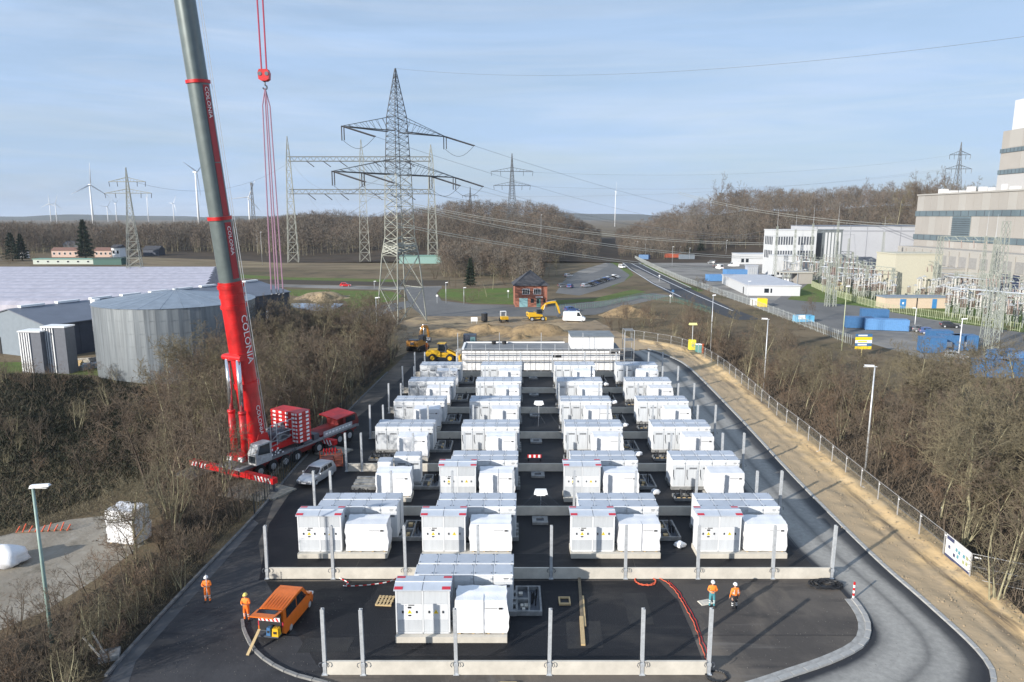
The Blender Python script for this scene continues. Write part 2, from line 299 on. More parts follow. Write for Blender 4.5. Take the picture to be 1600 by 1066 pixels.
# kerbs: every stone its own piece
KERBM = mat('kerb_stone', (.38, .375, .36), .9, .2, 2, bump=.2)
kb = MB(); kb.box(-.485, .485, -.13, .13, 0, .13, 0, .012, .012); kme = kb.mesh('kerb_stone', KERBM)
kb2 = MB(); kb2.box(-.49, .49, -.22, .22, 0, .035); kme2 = kb2.mesh('kerb_channel', mat('gutter_concrete', (.34, .335, .32), .9, .25, 2))
kme_dark = kb.mesh('kerb_stone', mat('kerb_dark', (.16, .16, .16), .9, .3, 2, bump=.2))  # darker grey version of the stone for the left kerb
def kerb(name, pts, wide=1.0, chan=0, kme=kme):
    root = bpy.data.objects.new(name, None); COL.objects.link(root); struct(root); q = resample(pts, 1.0)
    for a, c in zip(q[:-1], q[1:]):
        d = c - a; o = put('kerb_stone', kme, root, (a + c) / 2 + Vector((0, 0, .02)), math.atan2(d.y, d.x)); o.scale = (d.length, wide, 1 + rnd.uniform(-.06, .06))
        if chan:
            nn = Vector((-d.y, d.x, 0)).normalized(); o2 = put('gutter_stone', kme2, root, (a + c) / 2 + nn * chan + Vector((0, 0, .022)), math.atan2(d.y, d.x)); o2.scale = (d.length, 1, 1)
kerb('kerb_outer', KOUT, 1.15); kerb('kerb_inner', KIN[:48], 1.3, -.36); kerb('kerb_turning', KIN[48:], .8, 0, kb.mesh('kerb_stone', mat('kerb_dirty', (.25, .245, .235), .9, .35, 1.2, bump=.2))); kerb('kerb_left', KLEFT[4:40], .8, 0, kme_dark)
# sandy strip, left track, surroundings
FENCE = smooth(gp((985, 530), (1060, 543), (1110, 566), (1160, 604), (1211, 650), (1256, 686), (1310, 733), (1378, 791), (1440, 842), (1478, 874), (1517, 908)), 6)
from mathutils import noise as mn
inner = resample(KOUT[:55], .5); outer_l = [Vector((p.x + 1.2, p.y + .7, 0)) for p in FENCE] + [G(1600, 962), G(1660, 1010), Vector((33, 29, 0))]
ol = []; na_ = len(inner); tot = [0]
for a_, b_ in zip(outer_l[:-1], outer_l[1:]): tot.append(tot[-1] + (b_ - a_).length)
def along(u):
    d_ = u * tot[-1]
    for i in range(len(tot) - 1):
        if d_ <= tot[i + 1] + 1e-6: return outer_l[i].lerp(outer_l[i + 1], (d_ - tot[i]) / max(1e-6, tot[i + 1] - tot[i]))
    return outer_l[-1]
V = []; F = []; nc_ = 22
for i, p in enumerate(inner):
    q = along(i / (na_ - 1))
    for j in range(nc_):
        f = j / (nc_ - 1); c_ = p.lerp(q, .02 + f * .98); s2 = i * .5
        e_ = min(1, 4 * f, 6 * (1 - f) + .1)
        z = .10 + e_ * (.16 * (mn.fractal(Vector((c_.x * .55, c_.y * .55, 3)), 1, 2.1, 4)) + .05 * mn.noise(Vector((c_.x * 2.7, c_.y * 2.7, 9))) - .17 * math.exp(-((f - .40 - .05 * math.sin(s2 * .11)) / .045) ** 2) - .15 * math.exp(-((f - .62 - .05 * math.sin(s2 * .11 + .4)) / .045) ** 2) + .16 * math.exp(-((f - .82) / .10) ** 2))
        V.append((c_.x, c_.y, max(.035, z)))
for i in range(na_ - 1):
    for j in range(nc_ - 1): F.append((i * nc_ + j, i * nc_ + j + 1, (i + 1) * nc_ + j + 1, (i + 1) * nc_ + j))
dme = npmesh('dirt_strip', V, F, SAND, smooth=True); at_ = dme.attributes.new('soil', 'FLOAT', 'POINT'); at_.data.foreach_set('value', np.tile(np.linspace(0, 1, nc_), na_).astype(np.float32)); soil_blend(SAND, 'soil', (.36, .28, .19)); struct(put('dirt_strip', dme))
sheet('dirt_apron', [tuple(G(880, 528)[:2]), tuple(G(880, 548)[:2]), tuple(G(1012, 546)[:2]), tuple(G(1045, 552)[:2]), tuple(G(1060, 540)[:2]), tuple(G(985, 530)[:2])], .034, SAND)
sheet('dusty_track', gp((-120, 1010), (-120, 850), (0, 838), (110, 812), (165, 806), (238, 812), (225, 850), (150, 905), (70, 955), (0, 985)), .006, TRACKM)
sheet('concrete_gutter', [G(150, 1100), G(186, 1036), G(396, 812), G(404, 818), G(212, 1034), G(190, 1100)], .018, mat('gutter_dark', (.075, .077, .082), .7, .3, .6))
sheet('building_site', gp((600, 566), (590, 515), (660, 492), (800, 494), (930, 500), (985, 528), (1000, 549), (640, 549)), .004, DIRT)
sheet('field_road', gp((380, 443), (470, 445), (620, 448), (690, 447), (690, 451), (640, 452), (610, 453.5), (470, 449.5), (380, 447)), .008, PLOT)
sheet('side_road', gp((632, 450), (690, 449), (682, 458), (690, 470), (740, 476), (860, 477), (950, 470), (1020, 458), (1050, 462), (980, 478), (930, 492), (800, 495), (660, 494), (640, 478)), .012, ASPHO)
sheet('lane', gp((505, 512), (520, 500), (590, 478), (640, 470), (640, 480), (598, 492), (560, 508), (530, 520)), .016, ASPHO)
ROADM = layered('highway_asphalt', (.062, .062, .066), [((.05, .05, .053), .05, .4, .6, .8, (1, .2, 1), 0), ((.09, .088, .085), .4, .55, .7, .5, U, 0)], .75, .2, 6)
sheet('highway', gp((944, 371), (952, 384), (962, 402), (990, 424), (1022, 446), (1062, 468), (1110, 486), (1150, 500), (1190, 500), (1140, 480), (1080, 452), (1030, 428), (985, 404), (966, 390), (950, 371)), .016, ROADM)
sheet('median', gp((985, 417), (1000, 422), (1046, 444), (1048, 452), (1034, 449), (1000, 430)), .022, PLOT)
b = MB()
def stripe(p, q, wd, z=.03):
    d = Vector(q) - Vector(p); d.z = 0; n_ = Vector((-d.y, d.x, 0)).normalized() * wd / 2
    b.poly([(p[0] - n_.x, p[1] - n_.y, z), (q[0] - n_.x, q[1] - n_.y, z), (q[0] + n_.x, q[1] + n_.y, z), (p[0] + n_.x, p[1] + n_.y, z)])
LN = [gp((962, 398), (985, 411), (1030, 434), (1085, 460), (1145, 486)), gp((956, 396), (985, 421), (1020, 443), (1064, 464)), gp((969, 396), (1030, 427), (1080, 450))]
for ln in LN:
    for p, q in zip(ln[:-1], ln[1:]): stripe(p, q, .35)
struct(b.build('road_marking', SIGNW))
sheet('car_park', gp((868, 458), (880, 440), (905, 424), (948, 410), (958, 412), (984, 430), (975, 440), (940, 452), (905, 462)), .014, ASPHO)
sheet('gravel_lot', gp((880, 437), (905, 423), (946, 411), (952, 414), (935, 424), (900, 434)), .018, PLOT)
for k, pp in enumerate([((448, 452), (610, 455), (628, 462), (622, 468), (565, 480), (505, 506), (492, 506), (520, 486), (545, 478), (540, 470), (455, 462)), ((690, 452), (800, 450), (806, 476), (740, 474), (690, 466), (684, 459)),
        ((862, 470), (930, 466), (990, 452), (1010, 456), (950, 469), (865, 476)), ((964, 400), (985, 402), (1000, 408), (1062, 440), (1100, 455), (1090, 456), (1030, 426)), ((945, 413), (960, 408), (985, 423), (990, 430), (975, 440), (955, 449), (965, 432)),
        ((0, 418), (230, 420), (440, 433), (620, 437), (620, 441), (440, 437), (200, 428), (0, 427)), ((0, 566), (140, 566), (170, 590), (330, 605), (380, 600), (380, 628), (200, 625), (0, 605)),
        ((1230, 468), (1340, 478), (1460, 500), (1600, 520), (1600, 430), (1400, 430), (1270, 438))]):
    sheet('grass', gp(*pp), .007 + k * .0005, GRASS)
sheet('tilled_field', gp((380, 437), (700, 438), (700, 446.5), (620, 447), (470, 444.5), (380, 442.5)), .003, TILL)
sheet('pond', gp((455, 474), (538, 474), (530, 480), (510, 488), (495, 486), (455, 480)), .012, WATERM)
sheet('straw_field', gp((200, 400), (240, 389), (430, 386), (640, 392), (690, 396), (690, 405), (640, 421), (430, 419), (210, 416)), .003, STRAW)
sheet('works_yard', gp((985, 398), (1130, 396), (1320, 400), (1640, 410), (1700, 600), (1440, 560), (1330, 528), (1240, 500), (1110, 456), (1060, 434), (1010, 408)), .002, PLOT)
sheet('works_road', gp((1236, 452), (1330, 470), (1450, 500), (1600, 520), (1640, 560), (1500, 530), (1400, 510), (1330, 518), (1250, 500), (1200, 478)), .010, ASPHO)
# dug heaps behind the building shell
def heap(name, c, rx, ry, h, m, label, seed):
    rr = np.random.RandomState(seed); n = 26; V = []; F = []
    ph = rr.uniform(0, 6, 8); lob = [(rr.uniform(-.6, .6), rr.uniform(-.5, .5), rr.uniform(.35, 1), rr.uniform(.22, .42)) for _ in range(7)]
    for j in range(9):
        for i in range(n):
            t = 2 * math.pi * i / n; u = j / 8
            wob = 1 + .18 * math.sin(3 * t + ph[0]) + .12 * math.sin(5 * t + ph[1])
            V.append((rx * u * wob * math.cos(t), ry * u * wob * math.sin(t), h * (1 - u ** 2) * min(1, sum(a_ * math.exp(-((u * math.cos(t) - x_) ** 2 + (u * math.sin(t) - y_) ** 2) / s2_ ** 2) for x_, y_, a_, s2_ in lob)) + rr.uniform(-.07, .07) * h * (u < .99) - .02 * u))
    for j in range(8):
        for i in range(n): F.append((j * n + i, (j + 1) * n + i, (j + 1) * n + (i + 1) % n, j * n + (i + 1) % n))
    o = put(name, npmesh(name, V, F, m, smooth=True), loc=c); tag(o, label, 'earth heap'); return o
SANDH = layered('heap_sand', (.34, .24, .13), [((.20, .145, .085), .5, .42, .62, .9, U, 0), ((.12, .09, .06), 1.2, .55, .7, .7, U, 0)], .95, 1, 2)
for k, (px, py, rx, ry, h, lb) in enumerate([(700, 523, 7, 6, 1.4, 'low brown earth heap behind the yellow wheel loader'), (762, 520, 10, 6, 1.9, 'long sandy spoil heap behind the white building shell'), (838, 521, 9, 6, 2.2, 'dark clodded spoil heap left of the raised roof box'), (985, 492, 8, 10, 2.4, 'ochre mound grown with scrub beyond the white shell'), (620, 515, 4, 4, 1.2, 'small dark heap beside the tracked excavator'), (812, 528, 3, 3, 1.0, 'flat pale sand heap touching the shell wall'), (505, 466, 9, 10, 2, 'brown heap of soil beside the pond')]):
    heap('earth_heap', G(px, py), rx, ry, h, SANDH if k not in (4, 6) else DIRT, lb, k)
# low hills that carry the woods, and the far ridge
def hz(x, y):
    g = lambda cx, cy, sx, sy: math.exp(-((x - cx) / sx) ** 2 - ((y - cy) / sy) ** 2)
    return 20 * g(-15, 640, 85, 150) + 9 * g(-150, 700, 120, 150) + 22 * g(198, 640, 62, 150) + 25 * g(310, 640, 100, 150) + 22 * g(430, 640, 120, 150)
V = []; F = []; nx, ny = 80, 26
for j in range(ny):
    for i in range(nx):
        x = -520 + i * 14; y = 400 + j * 22; V.append((x, y, hz(x, y) - .4))
for j in range(ny - 1):
    for i in range(nx - 1): F.append((j * nx + i, j * nx + i + 1, (j + 1) * nx + i + 1, (j + 1) * nx + i))
FLOORW = layered('forest_floor', (.075, .055, .038), [((.045, .036, .026), .05, .4, .6, .8, U, 0)], .95)
struct(put('hill', npmesh('hill', V, F, FLOORW, smooth=True)))
V = []; F = []
for i in range(60):
    x = -5200 + i * 180; y = 5200; h = 26 + 26 * math.exp(-((x - 640) / 420) ** 2) + 8 * math.sin(i * .7) + 6 * math.sin(i * 1.9)
    V += [(x, y - 500, 0), (x, y, max(4, h)), (x, y + 700, max(4, h * .9)), (x, y + 1200, 0)]
for i in range(59):
    for k in range(3): F.append((i * 4 + k, (i + 1) * 4 + k, (i + 1) * 4 + k + 1, i * 4 + k + 1))
struct(put('far_hill', npmesh('far_hill', V, F, mat('far_wood', (.05, .055, .04), .95, .3, .004), smooth=True)))
# grassy bank on the left
V = []; F = []; nx, ny = 40, 34
b0 = G(120, 690)
for j in range(ny):
    for i in range(nx):
        x = -104 + i * 1.9; y = 44 + j * 2.3
        ax = (x + .62 * (y - 60) * -1 + 66); crest = math.exp(-((x + 62 + .35 * (y - 70)) / 15) ** 2) * math.exp(-((y - 89) / 20) ** 4)
        V.append((x, y, 3.4 * crest + .25 * math.sin(x * 1.1) * math.sin(y * .9) * crest - .22))
for j in range(ny - 1):
    for i in range(nx - 1): F.append((j * nx + i, j * nx + i + 1, (j + 1) * nx + i + 1, (j + 1) * nx + i))
def bank(x, y): return max(0, 3.4 * math.exp(-((x + 62 + .35 * (y - 70)) / 15) ** 2) * math.exp(-((y - 89) / 20) ** 4) - .22)
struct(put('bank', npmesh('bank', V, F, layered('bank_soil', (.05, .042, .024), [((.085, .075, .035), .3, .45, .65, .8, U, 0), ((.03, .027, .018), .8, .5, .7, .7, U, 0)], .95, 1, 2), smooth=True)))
# ------------------------------------------------------------------ battery yard: blocks of cabinets
Y0, PITCHR = 39.6, 10.9
ROWN = ['single block in the front row', 'second row', 'third row', 'fourth row', 'fifth row', 'sixth row', 'back row']
COLN = ['at the left yard edge', 'left of the aisle', 'right of the aisle', 'beside the ring road']
COLX = [-16.52, -6.95, 4.55, 14.3]
CW, CD, CH = 1.29, 1.32, 2.66
# shared meshes of one battery cabinet
def cab_meshes():
    b = MB(); b.box(.012, CW - .012, .0, CD, 0, CH - .10); b.box(.0, CW, -.05, CD + .03, CH - .10, CH - .02, 0, .01, .01); b.box(.03, CW - .03, .0, CD, CH - .02, CH, 1, .01, .01)      # carcass and roof lid
    b.box(.06, CW - .06, -.02, 0, CH - .48, CH - .13)                                                                    # head strip
    body = b.mesh('cabinet', [WHITE, LIDM])
    b = MB(); b.box(.05, CW - .05, -.035, -.001, .08, CH - .52, 0, 0, 0); door = b.mesh('door', WHITE2)
    b = MB(); b.box(.10, .145, -.075, -.036, 1.05, 1.62); b.box(.09, .155, -.06, -.036, 1.62, 1.70); b.rod((.125, -.08, 1.1), (.22, -.07, .72), .02, n=4); hnd = b.mesh('door_handle', INK)
    b = MB(); b.box(CW - .2, CW - .06, -.07, -.021, CH - .40, CH - .24); bx = b.mesh('lock_box', GALV)
    b = MB()
    for x in (.12, CW - .12):
        for y in (.12, CD - .12): b.rod((x, y, CH), (x, y, CH + .05), .035, n=5)
    eye = b.mesh('lifting_eye', STEELD)
    b = MB()
    for k in range(7): b.box(.35, CW - .2, -.05, -.036, 1.95 + k * .025 - .2, 1.962 + k * .025 - .2)
    ven = b.mesh('vent_grille', STEELD)
    return body, door, hnd, bx, eye, ven
CABM = cab_meshes()
def bank_of_cabs(loc, n, label, group, start=0, sticker=False):
    t = thing('battery_bank', label, 'battery cabinets', loc, 0, group)
    for i in range(start, n):
        c = put('cabinet', CABM[0], t, (i * CW, rnd.uniform(-.008, .008), 0))
        put('door', CABM[1], c); put('door_handle', CABM[2], c); put('lock_box', CABM[3], c); put('lifting_eye', CABM[4], c)['kind'] = 'stuff'; put('vent_grille', CABM[5], c)
    if sticker: put('type_label', STK, t, (5 * CW - .62, -.023, CH - .32))
    return t
b = MB(); b.box(0, .34, -.006, 0, 0, .05); b.box(.02, .28, -.006, 0, -.09, -.06); STK = b.mesh('type_label', INK)
# inverter cabinet, shared meshes
IW, ID, IH = 3.36, 1.32, 3.02
def inv_meshes():
    o = {}
    b = MB(); b.box(.04, IW - .04, .02, ID, 0, IH - .08)
    for x in (0, IW / 2 - .05, IW - .10): b.box(x, x + .10, -.03, .05, 0, IH - .08)
    b.box(0, IW, -.03, .05, 0, .1)
    o['carcass'] = b.mesh('carcass', WHITE)
    b = MB()
    for x0 in (-.08, IW / 2 + .02): b.add([(x0, -.16, IH - .08), (x0 + IW / 2 + .06, -.16, IH - .08), (x0 + IW / 2 + .06, ID + .1, IH - .08), (x0, ID + .1, IH - .08), (x0, -.16, IH), (x0 + IW / 2 + .06, -.16, IH), (x0 + IW / 2 + .06, ID / 2 - .1, IH + .16), (x0, ID / 2 - .1, IH + .16), (x0 + IW / 2 + .06, ID + .1, IH + .1), (x0, ID + .1, IH + .1)],
        [(3, 2, 1, 0), (0, 1, 5, 4), (4, 5, 6, 7), (7, 6, 8, 9), (9, 8, 2, 3), (1, 2, 8, 6, 5), (0, 4, 7, 9, 3)])
    o['roof'] = b.mesh('roof', mat('inverter_roof', (.46, .50, .56), .45, .08, 1.5))
    b = MB(); b.box(-.08, IW + .08, ID / 2 - .13, ID / 2 - .07, IH + .155, IH + .19); o['ridge_strip'] = b.mesh('ridge_strip', WHITE)
    b = MB(); b.box(0, IW / 2 - .17, -.015, .02, 0, .82); b.box(0, IW / 2 - .17, -.02, .02, .83, 1.88); b.box(0, IW / 2 - .17, -.015, .02, 1.89, IH - .3); o['door'] = b.mesh('door', WHITE2)
    b = MB(); b.box(0, IW / 2 - .17, -.022, -.0205, .83, 1.88); o['door_band'] = b.mesh('door_band', WHITE)
    b = MB(); b.box(0, .09, -.06, -.023, 0, .15); b.box(.03, .06, -.09, -.06, .02, .13); o['door_handle'] = b.mesh('door_handle', INK)
    b = MB(); b.add([(-.15, -.026, -.12), (.15, -.026, -.12), (0, -.026, .15), (-.15, -.022, -.12), (.15, -.022, -.12), (0, -.022, .15)], [(0, 1, 2), (0, 3, 4, 1), (1, 4, 5, 2), (2, 5, 3, 0)]); o['warning_sign'] = b.mesh('warning_sign', YELS)
    b = MB(); b.add([(.03, -.029, .09), (-.03, -.029, 0), (.01, -.029, 0), (-.02, -.029, -.09), (.04, -.029, .02), (0, -.029, .02)], [(0, 1, 2), (3, 4, 5)]); o['flash_symbol'] = b.mesh('flash_symbol', INK)
    b = MB(); b.box(-.12, .12, -.027, -.022, 0, .13); o['plate'] = b.mesh('plate', INK); b = MB(); b.box(-.10, .10, -.027, -.022, -.52, -.42); o['lower_plate'] = b.mesh('lower_plate', INK)
    b = MB(); b.box(-.28, -.18, -.027, -.022, 0, .03); b.box(-.08, .30, -.027, -.022, -.01, .06); o['maker_mark'] = b.mesh('maker_mark', INK)
    b = MB(); b.box(0, .52, 0, .26, 0, .012); o['corner_tape'] = b.mesh('corner_tape', REDT)
    return o
INVM = inv_meshes()
def inverter(loc, label):
    t = thing('inverter_cabinet', label, 'inverter', loc, 0, 'inverter cabinets with red taped roof corners')
    put('carcass', INVM['carcass'], t); r = put('roof', INVM['roof'], t); put('ridge_strip', INVM['ridge_strip'], r)
    sl = math.atan2(.16, ID / 2 + .06)
    for x in (-.05, IW - .47):
        o = put('corner_tape', INVM['corner_tape'], r, (x, -.13, IH + .014)); o.rotation_euler = (sl, 0, 0)
        o = put('corner_tape', INVM['corner_tape'], r, (x, ID - .25, IH + .122)); o.rotation_euler = (-.06, 0, 0)
    for k, x in enumerate((.11, IW / 2 + .06)):
        d = put('door', INVM['door'], t, (x, 0, .12)); put('door_band', INVM['door_band'], d)
        cx = (IW / 2 - .17) / 2
        for hx in (.28, IW / 2 - .54): put('door_handle', INVM['door_handle'], d, (hx, 0, 1.28))
        s_ = put('warning_sign', INVM['warning_sign'], d, (cx, 0, 1.36)); put('flash_symbol', INVM['flash_symbol'], d, (cx, 0, 1.35))
        if k == 0: put('plate', INVM['plate'], d, (cx, 0, 1.58)); put('lower_plate', INVM['lower_plate'], d, (cx, 0, 1.58)); put('maker_mark', INVM['maker_mark'], d, (cx, 0, 1.78))
    return t
# transformer wrapped in white film: a few wrinkled variants
def wrap_mesh(seed, W=3.15, D=1.75, Hh=2.22):
    rr = np.random.RandomState(seed); nx, ny, nz = 20, 10, 12; bm = bmesh.new(); bmesh.ops.create_cube(bm, size=1)
    bmesh.ops.subdivide_edges(bm, edges=bm.edges[:], cuts=9, use_grid_fill=True)
    ph = rr.uniform(0, 6.28, 10)
    for v in bm.verts:
        x, y, z = v.co; X = (x + .5) * W; Y = (y + .5) * D; Z = (z + .5) * Hh
        wv = .025 * math.sin(5 * X + 3 * Z + ph[0]) + .02 * math.sin(9 * Z - 4 * Y + ph[1]) + .02 * math.sin(7 * Y + 6 * Z + ph[2])
        low = max(0, .45 - (z + .5)) * .10
        if x > .49: X += wv * .9 + .07 * math.sin(math.pi * (z + .5)) * (1 + math.sin(2 * Y + ph[3])) + low
        if x < -.49: X -= wv * 1.2 + .05 * math.sin(math.pi * (z + .5)) + low
        if y < -.49: Y -= wv * .35
        if y > .49: Y += wv
        if z > .49: Z += wv * .6 + .05 * (y + .5)
        if z < -.49: Z += rr.uniform(-.01, .05)
        v.co = (X, Y, Z)
    me = bpy.data.meshes.new('film_cover'); bm.to_mesh(me); bm.free(); me.materials.append(WRAP)
    me.polygons.foreach_set('use_smooth', [True] * len(me.polygons)); me.set_sharp_from_angle(angle=R(38)); return me
WRAPS = [wrap_mesh(i) for i in range(5)]
b = MB(); b.box(0, .22, -.02, 0, 0, .12); b.box(-.85, -.1, -.012, 0, .05, .075); XL = b.mesh('delivery_label', INK)
b = MB(); [b.box(x, x + .14, .05, 1.6, 0, .10) for x in (.15, 1.0, 1.95, 2.85)]; XP = b.mesh('skid', WOOD)
b = MB(); b.box(0, .035, -.012, 1.76, 0, 2.26); STRAP = b.mesh('strap', mat('grey_strap', (.42, .43, .45), .6, .1))
def transformer(loc, label, k):
    t = thing('transformer_box', label, 'transformer', loc, 0, 'film wrapped transformers')
    c = put('film_cover', WRAPS[k % 5], t, (0, 0, .08)); put('skid', XP, t)['kind'] = 'stuff'; put('delivery_label', XL, t, (2.66, -.045, 1.72))
    if k % 3 == 1: put('strap', STRAP, t, (1.7, -.03, .06))
    return t
# concrete plinth, shared
def pl_meshes():
    o = {}
    b = MB(); b.box(0, 6.9, 0, .32, 0, .40)
    for k in range(1, 7): b.box(k * .98, k * .98 + .02, -.004, .0, .02, .38)
    o['front_beam'] = b.mesh('front_beam', CONC)
    b = MB(); b.box(0, 6.9, .32, 1.9, 0, .36); o['deck_slab'] = b.mesh('deck_slab', CONC)
    b = MB(); b.box(0, 6.7, 0, .35, 0, .34); o['bearer'] = b.mesh('bearer', CONCD); return o
PLM = pl_meshes()
def plinth(loc, label, deck):
    t = thing('concrete_plinth', label, 'plinth', loc, 0, 'plinths under the blocks')
    put('front_beam', PLM['front_beam'], t) if deck else None
    if deck: put('deck_slab', PLM['deck_slab'], t)
    else:
        o = put('deck_slab', PLM['deck_slab'], t, (3.5, 0, 0)); o.scale = (.5, 1, 1)
        put('front_beam', PLM['front_beam'], t, (3.5, 0, 0)).scale = (.5, 1, 1)
    for y in (2.95, 3.85, 4.5, 5.35): put('bearer', PLM['bearer'], t, (.8, y, 0))
# open cable pit
PIPE = mat('duct_black', (.02, .021, .024), .5, .1)
def pit(loc, sx, sy, label, seed):
    rr = random.Random(seed); t = thing('cable_pit', label, 'cable pit', loc, 0, 'open precast cable pits')
    b = MB()
    for (x0, x1, y0, y1) in ((0, sx, 0, .14), (0, sx, sy - .14, sy), (0, .14, .14, sy - .14), (sx - .14, sx, .14, sy - .14), (sx * .48, sx * .54, .14, sy - .14), (.14, sx * .48, sy * .45, sy * .52)): b.box(x0, x1, y0, y1, 0, .32)
    b.build('rim', CONCD, t)
    b = MB(); b.box(.14, sx - .14, .14, sy - .14, .02, .05); b.build('pit_floor', STEELD, t)
    b = MB()
    for k in range(5):
        x = sx * .62 + k * sx * .05; y = sy * rr.uniform(.35, .75); b.path([(x, y, .05), (x, y + rr.uniform(-.1, .1), .7 + rr.uniform(-.2, .3))], .055, 6)
    b.build('cable_stub', PIPE, t)
    b = MB()
    for k in range(5): x = rr.uniform(.2, sx * .42); y = rr.uniform(.3, sy - .5); b.box(x, x + rr.uniform(.15, .4), y, y + rr.uniform(.15, .45), .05, rr.uniform(.15, .3))
    b.split('formwork_scrap', CONC if seed % 2 else WOOD, t)
def cables(loc, label, seed):
    rr = random.Random(seed); t = thing('cable_loops', label, 'cables', loc, 0, 'cable tails in front of the banks')
    for k in range(7):
        b = MB(); x0 = .25 + k * .35 + rr.uniform(-.1, .1); w_ = rr.uniform(-.5, .5); h = rr.uniform(.5, .95); q = []
        for i in range(9):
            u = i / 8; q.append((x0 + w_ * u, 1.2 - 1.0 * u + rr.uniform(-.03, .03), .08 + h * math.sin(math.pi * u) ** .8))
        b.path(q, .035, 5); b.build('cable', PIPE, t)
    b = MB(); b.box(0, 2.9, 0, .12, 0, .25); b.box(0, 2.9, 1.2, 1.32, 0, .25); b.box(0, .12, .12, 1.2, 0, .25); b.box(2.78, 2.9, .12, 1.2, 0, .25); b.build('pit_rim', CONCD, t)
    b = MB()
    for k in range(5): b.box(.2 + k * .5, .5 + k * .5, .05, .1, .26, .34)
    b.split('clamp', WOOD, t)
def bag(loc, label, seed, s=1.0):
    rr = np.random.RandomState(seed); bm = bmesh.new(); bmesh.ops.create_icosphere(bm, subdivisions=3, radius=1)
    ph = rr.uniform(0, 6, 6)
    for v in bm.verts:
        x, y, z = v.co; k = 1 + .14 * math.sin(4 * x + ph[0]) * math.sin(5 * y + ph[1]) + .1 * math.sin(8 * z + 6 * x + ph[2])
        v.co = (x * k * .85 * s, y * k * .6 * s, max(-.02, (z * k * .5 + .32) * s))
    me = bpy.data.meshes.new('parts_bag'); bm.to_mesh(me); bm.free(); me.materials.append(WRAP); me.polygons.foreach_set('use_smooth', [True] * len(me.polygons))
    o = put('parts_bag', me, loc=loc); tag(o, label, 'bag', 'film wrapped parts on the asphalt')
ci = 0
for r in range(7):
    for c in range(4):
        if r == 0 and c != 1: continue
        ux = COLX[c] + .25 * (r - 1); uy = Y0 + PITCHR * r
        where = ROWN[0] if r == 0 else f'{ROWN[r]}, block {COLN[c]}'
        inv = r <= 1 or (r == 2 and c in (1, 2)); part = (r == 2 and c == 0); ci += 1
        plinth((ux, uy, .02), f'concrete plinth under the {where}', inv)
        if inv: inverter((ux + .0, uy + .42, .42 - .02), f'white two-door cabinet with red taped roof corners, {where}')
        transformer((ux + 3.72, uy + .30, .40), f'film wrapped white transformer box, {where}', ci)
        if part:
            bank_of_cabs((ux + .9, uy + 4.2, .36), 5, 'short run of two battery cabinets at the left edge of the third row', 'battery banks', 3)
            bank_of_cabs((ux + .9, uy + 2.5, .36), 3, 'lone low cabinet beside the short battery run in the third row', 'battery banks', 2)
        else:
            bank_of_cabs((ux + .82, uy + 2.95, .36), 5, f'front line of five battery cabinets, {where}', 'battery banks', 0, True)
            bank_of_cabs((ux + .88, uy + 4.45, .36), 5, f'rear line of five battery cabinets, {where}', 'battery banks')
        if not inv: cables((ux + .55, uy + .2, .02), f'black cable loops rising from an open frame, {where}', ci)
        if (r == 0) or c in (0, 2): pit((ux + 7.45, uy + 3.0, .02), 1.75, 3.3, f'open grey concrete cable pit right of the {where}', ci)
        if r >= 1 and c == 3: bag((ux - .9, uy + 2.0, .02), f'white film bundle on the asphalt left of the {where}', ci, .55)
    if r >= 1 and r < 7:   # manhole in the aisle
        mx_ = 1.55 + .2 * r; my = Y0 + PITCHR * r + 6.0
        t = thing('manhole_frame', f'pale square manhole frame in the central aisle, {ROWN[r]}', 'manhole', (mx_, my, .02), 0, 'manholes down the aisle')
        b = MB()
        for q in ((0, 1.35, 0, .35), (0, 1.35, .95, 1.3), (0, .35, .35, .95), (1.0, 1.35, .35, .95)): b.box(*q, 0, .22)
        b.build('frame', CONCD, t); b = MB(); b.rod((.675, .65, .02), (.675, .65, .10), .36, n=14); b.build('cover', STEELD, t)
pit((G(590, 805).x - 1.5, G(590, 805).y + 12.5, .02), 3.6, 3.0, 'rubble filled concrete pit near the parked silver car', 91)
# noise wall foundations: posts with concrete panels between
pb = MB(); pb.box(-.10, .10, -.10, -.085, 0, 4.1); pb.box(-.10, .10, .085, .10, 0, 4.1); pb.box(-.006, .006, -.085, .085, 0, 4.1); PFL = pb.mesh('beam_section', GALV)
pb = MB(); pb.box(-.17, .17, -.17, .17, 0, .04); pb.box(-.12, .12, -.135, -.10, .55, .75); PBASE = pb.mesh('base_plate', GALV)
pb = MB()
for s_ in (-1, 1): pb.path([(s_ * .12, -.19, .86), (s_ * .26, -.2, .82), (s_ * .3, -.2, .66), (s_ * .22, -.2, .56)], .022, 5)
PHOOK = pb.mesh('lifting_loop', STEELD)
ENDS = [(None, [508, 568, 713, 858, 1003, 1107], 36.6, 1046), (None, [418, 521, 634, 748, 861, 977, 1090, 1207, 1299], 47.5, 900)]
endpx = {2: (493, 519, 1180, 1217, 58.5), 3: (542, 566, 1127, 1160, 69.4), 4: (579, 600, 1088, 1116, 80.3), 5: (608, 627, 1058, 1083, 91.2), 6: (630, 648, 1034, 1058, 102.1), 7: (649, 664, 1012, 1034, 113.0)}
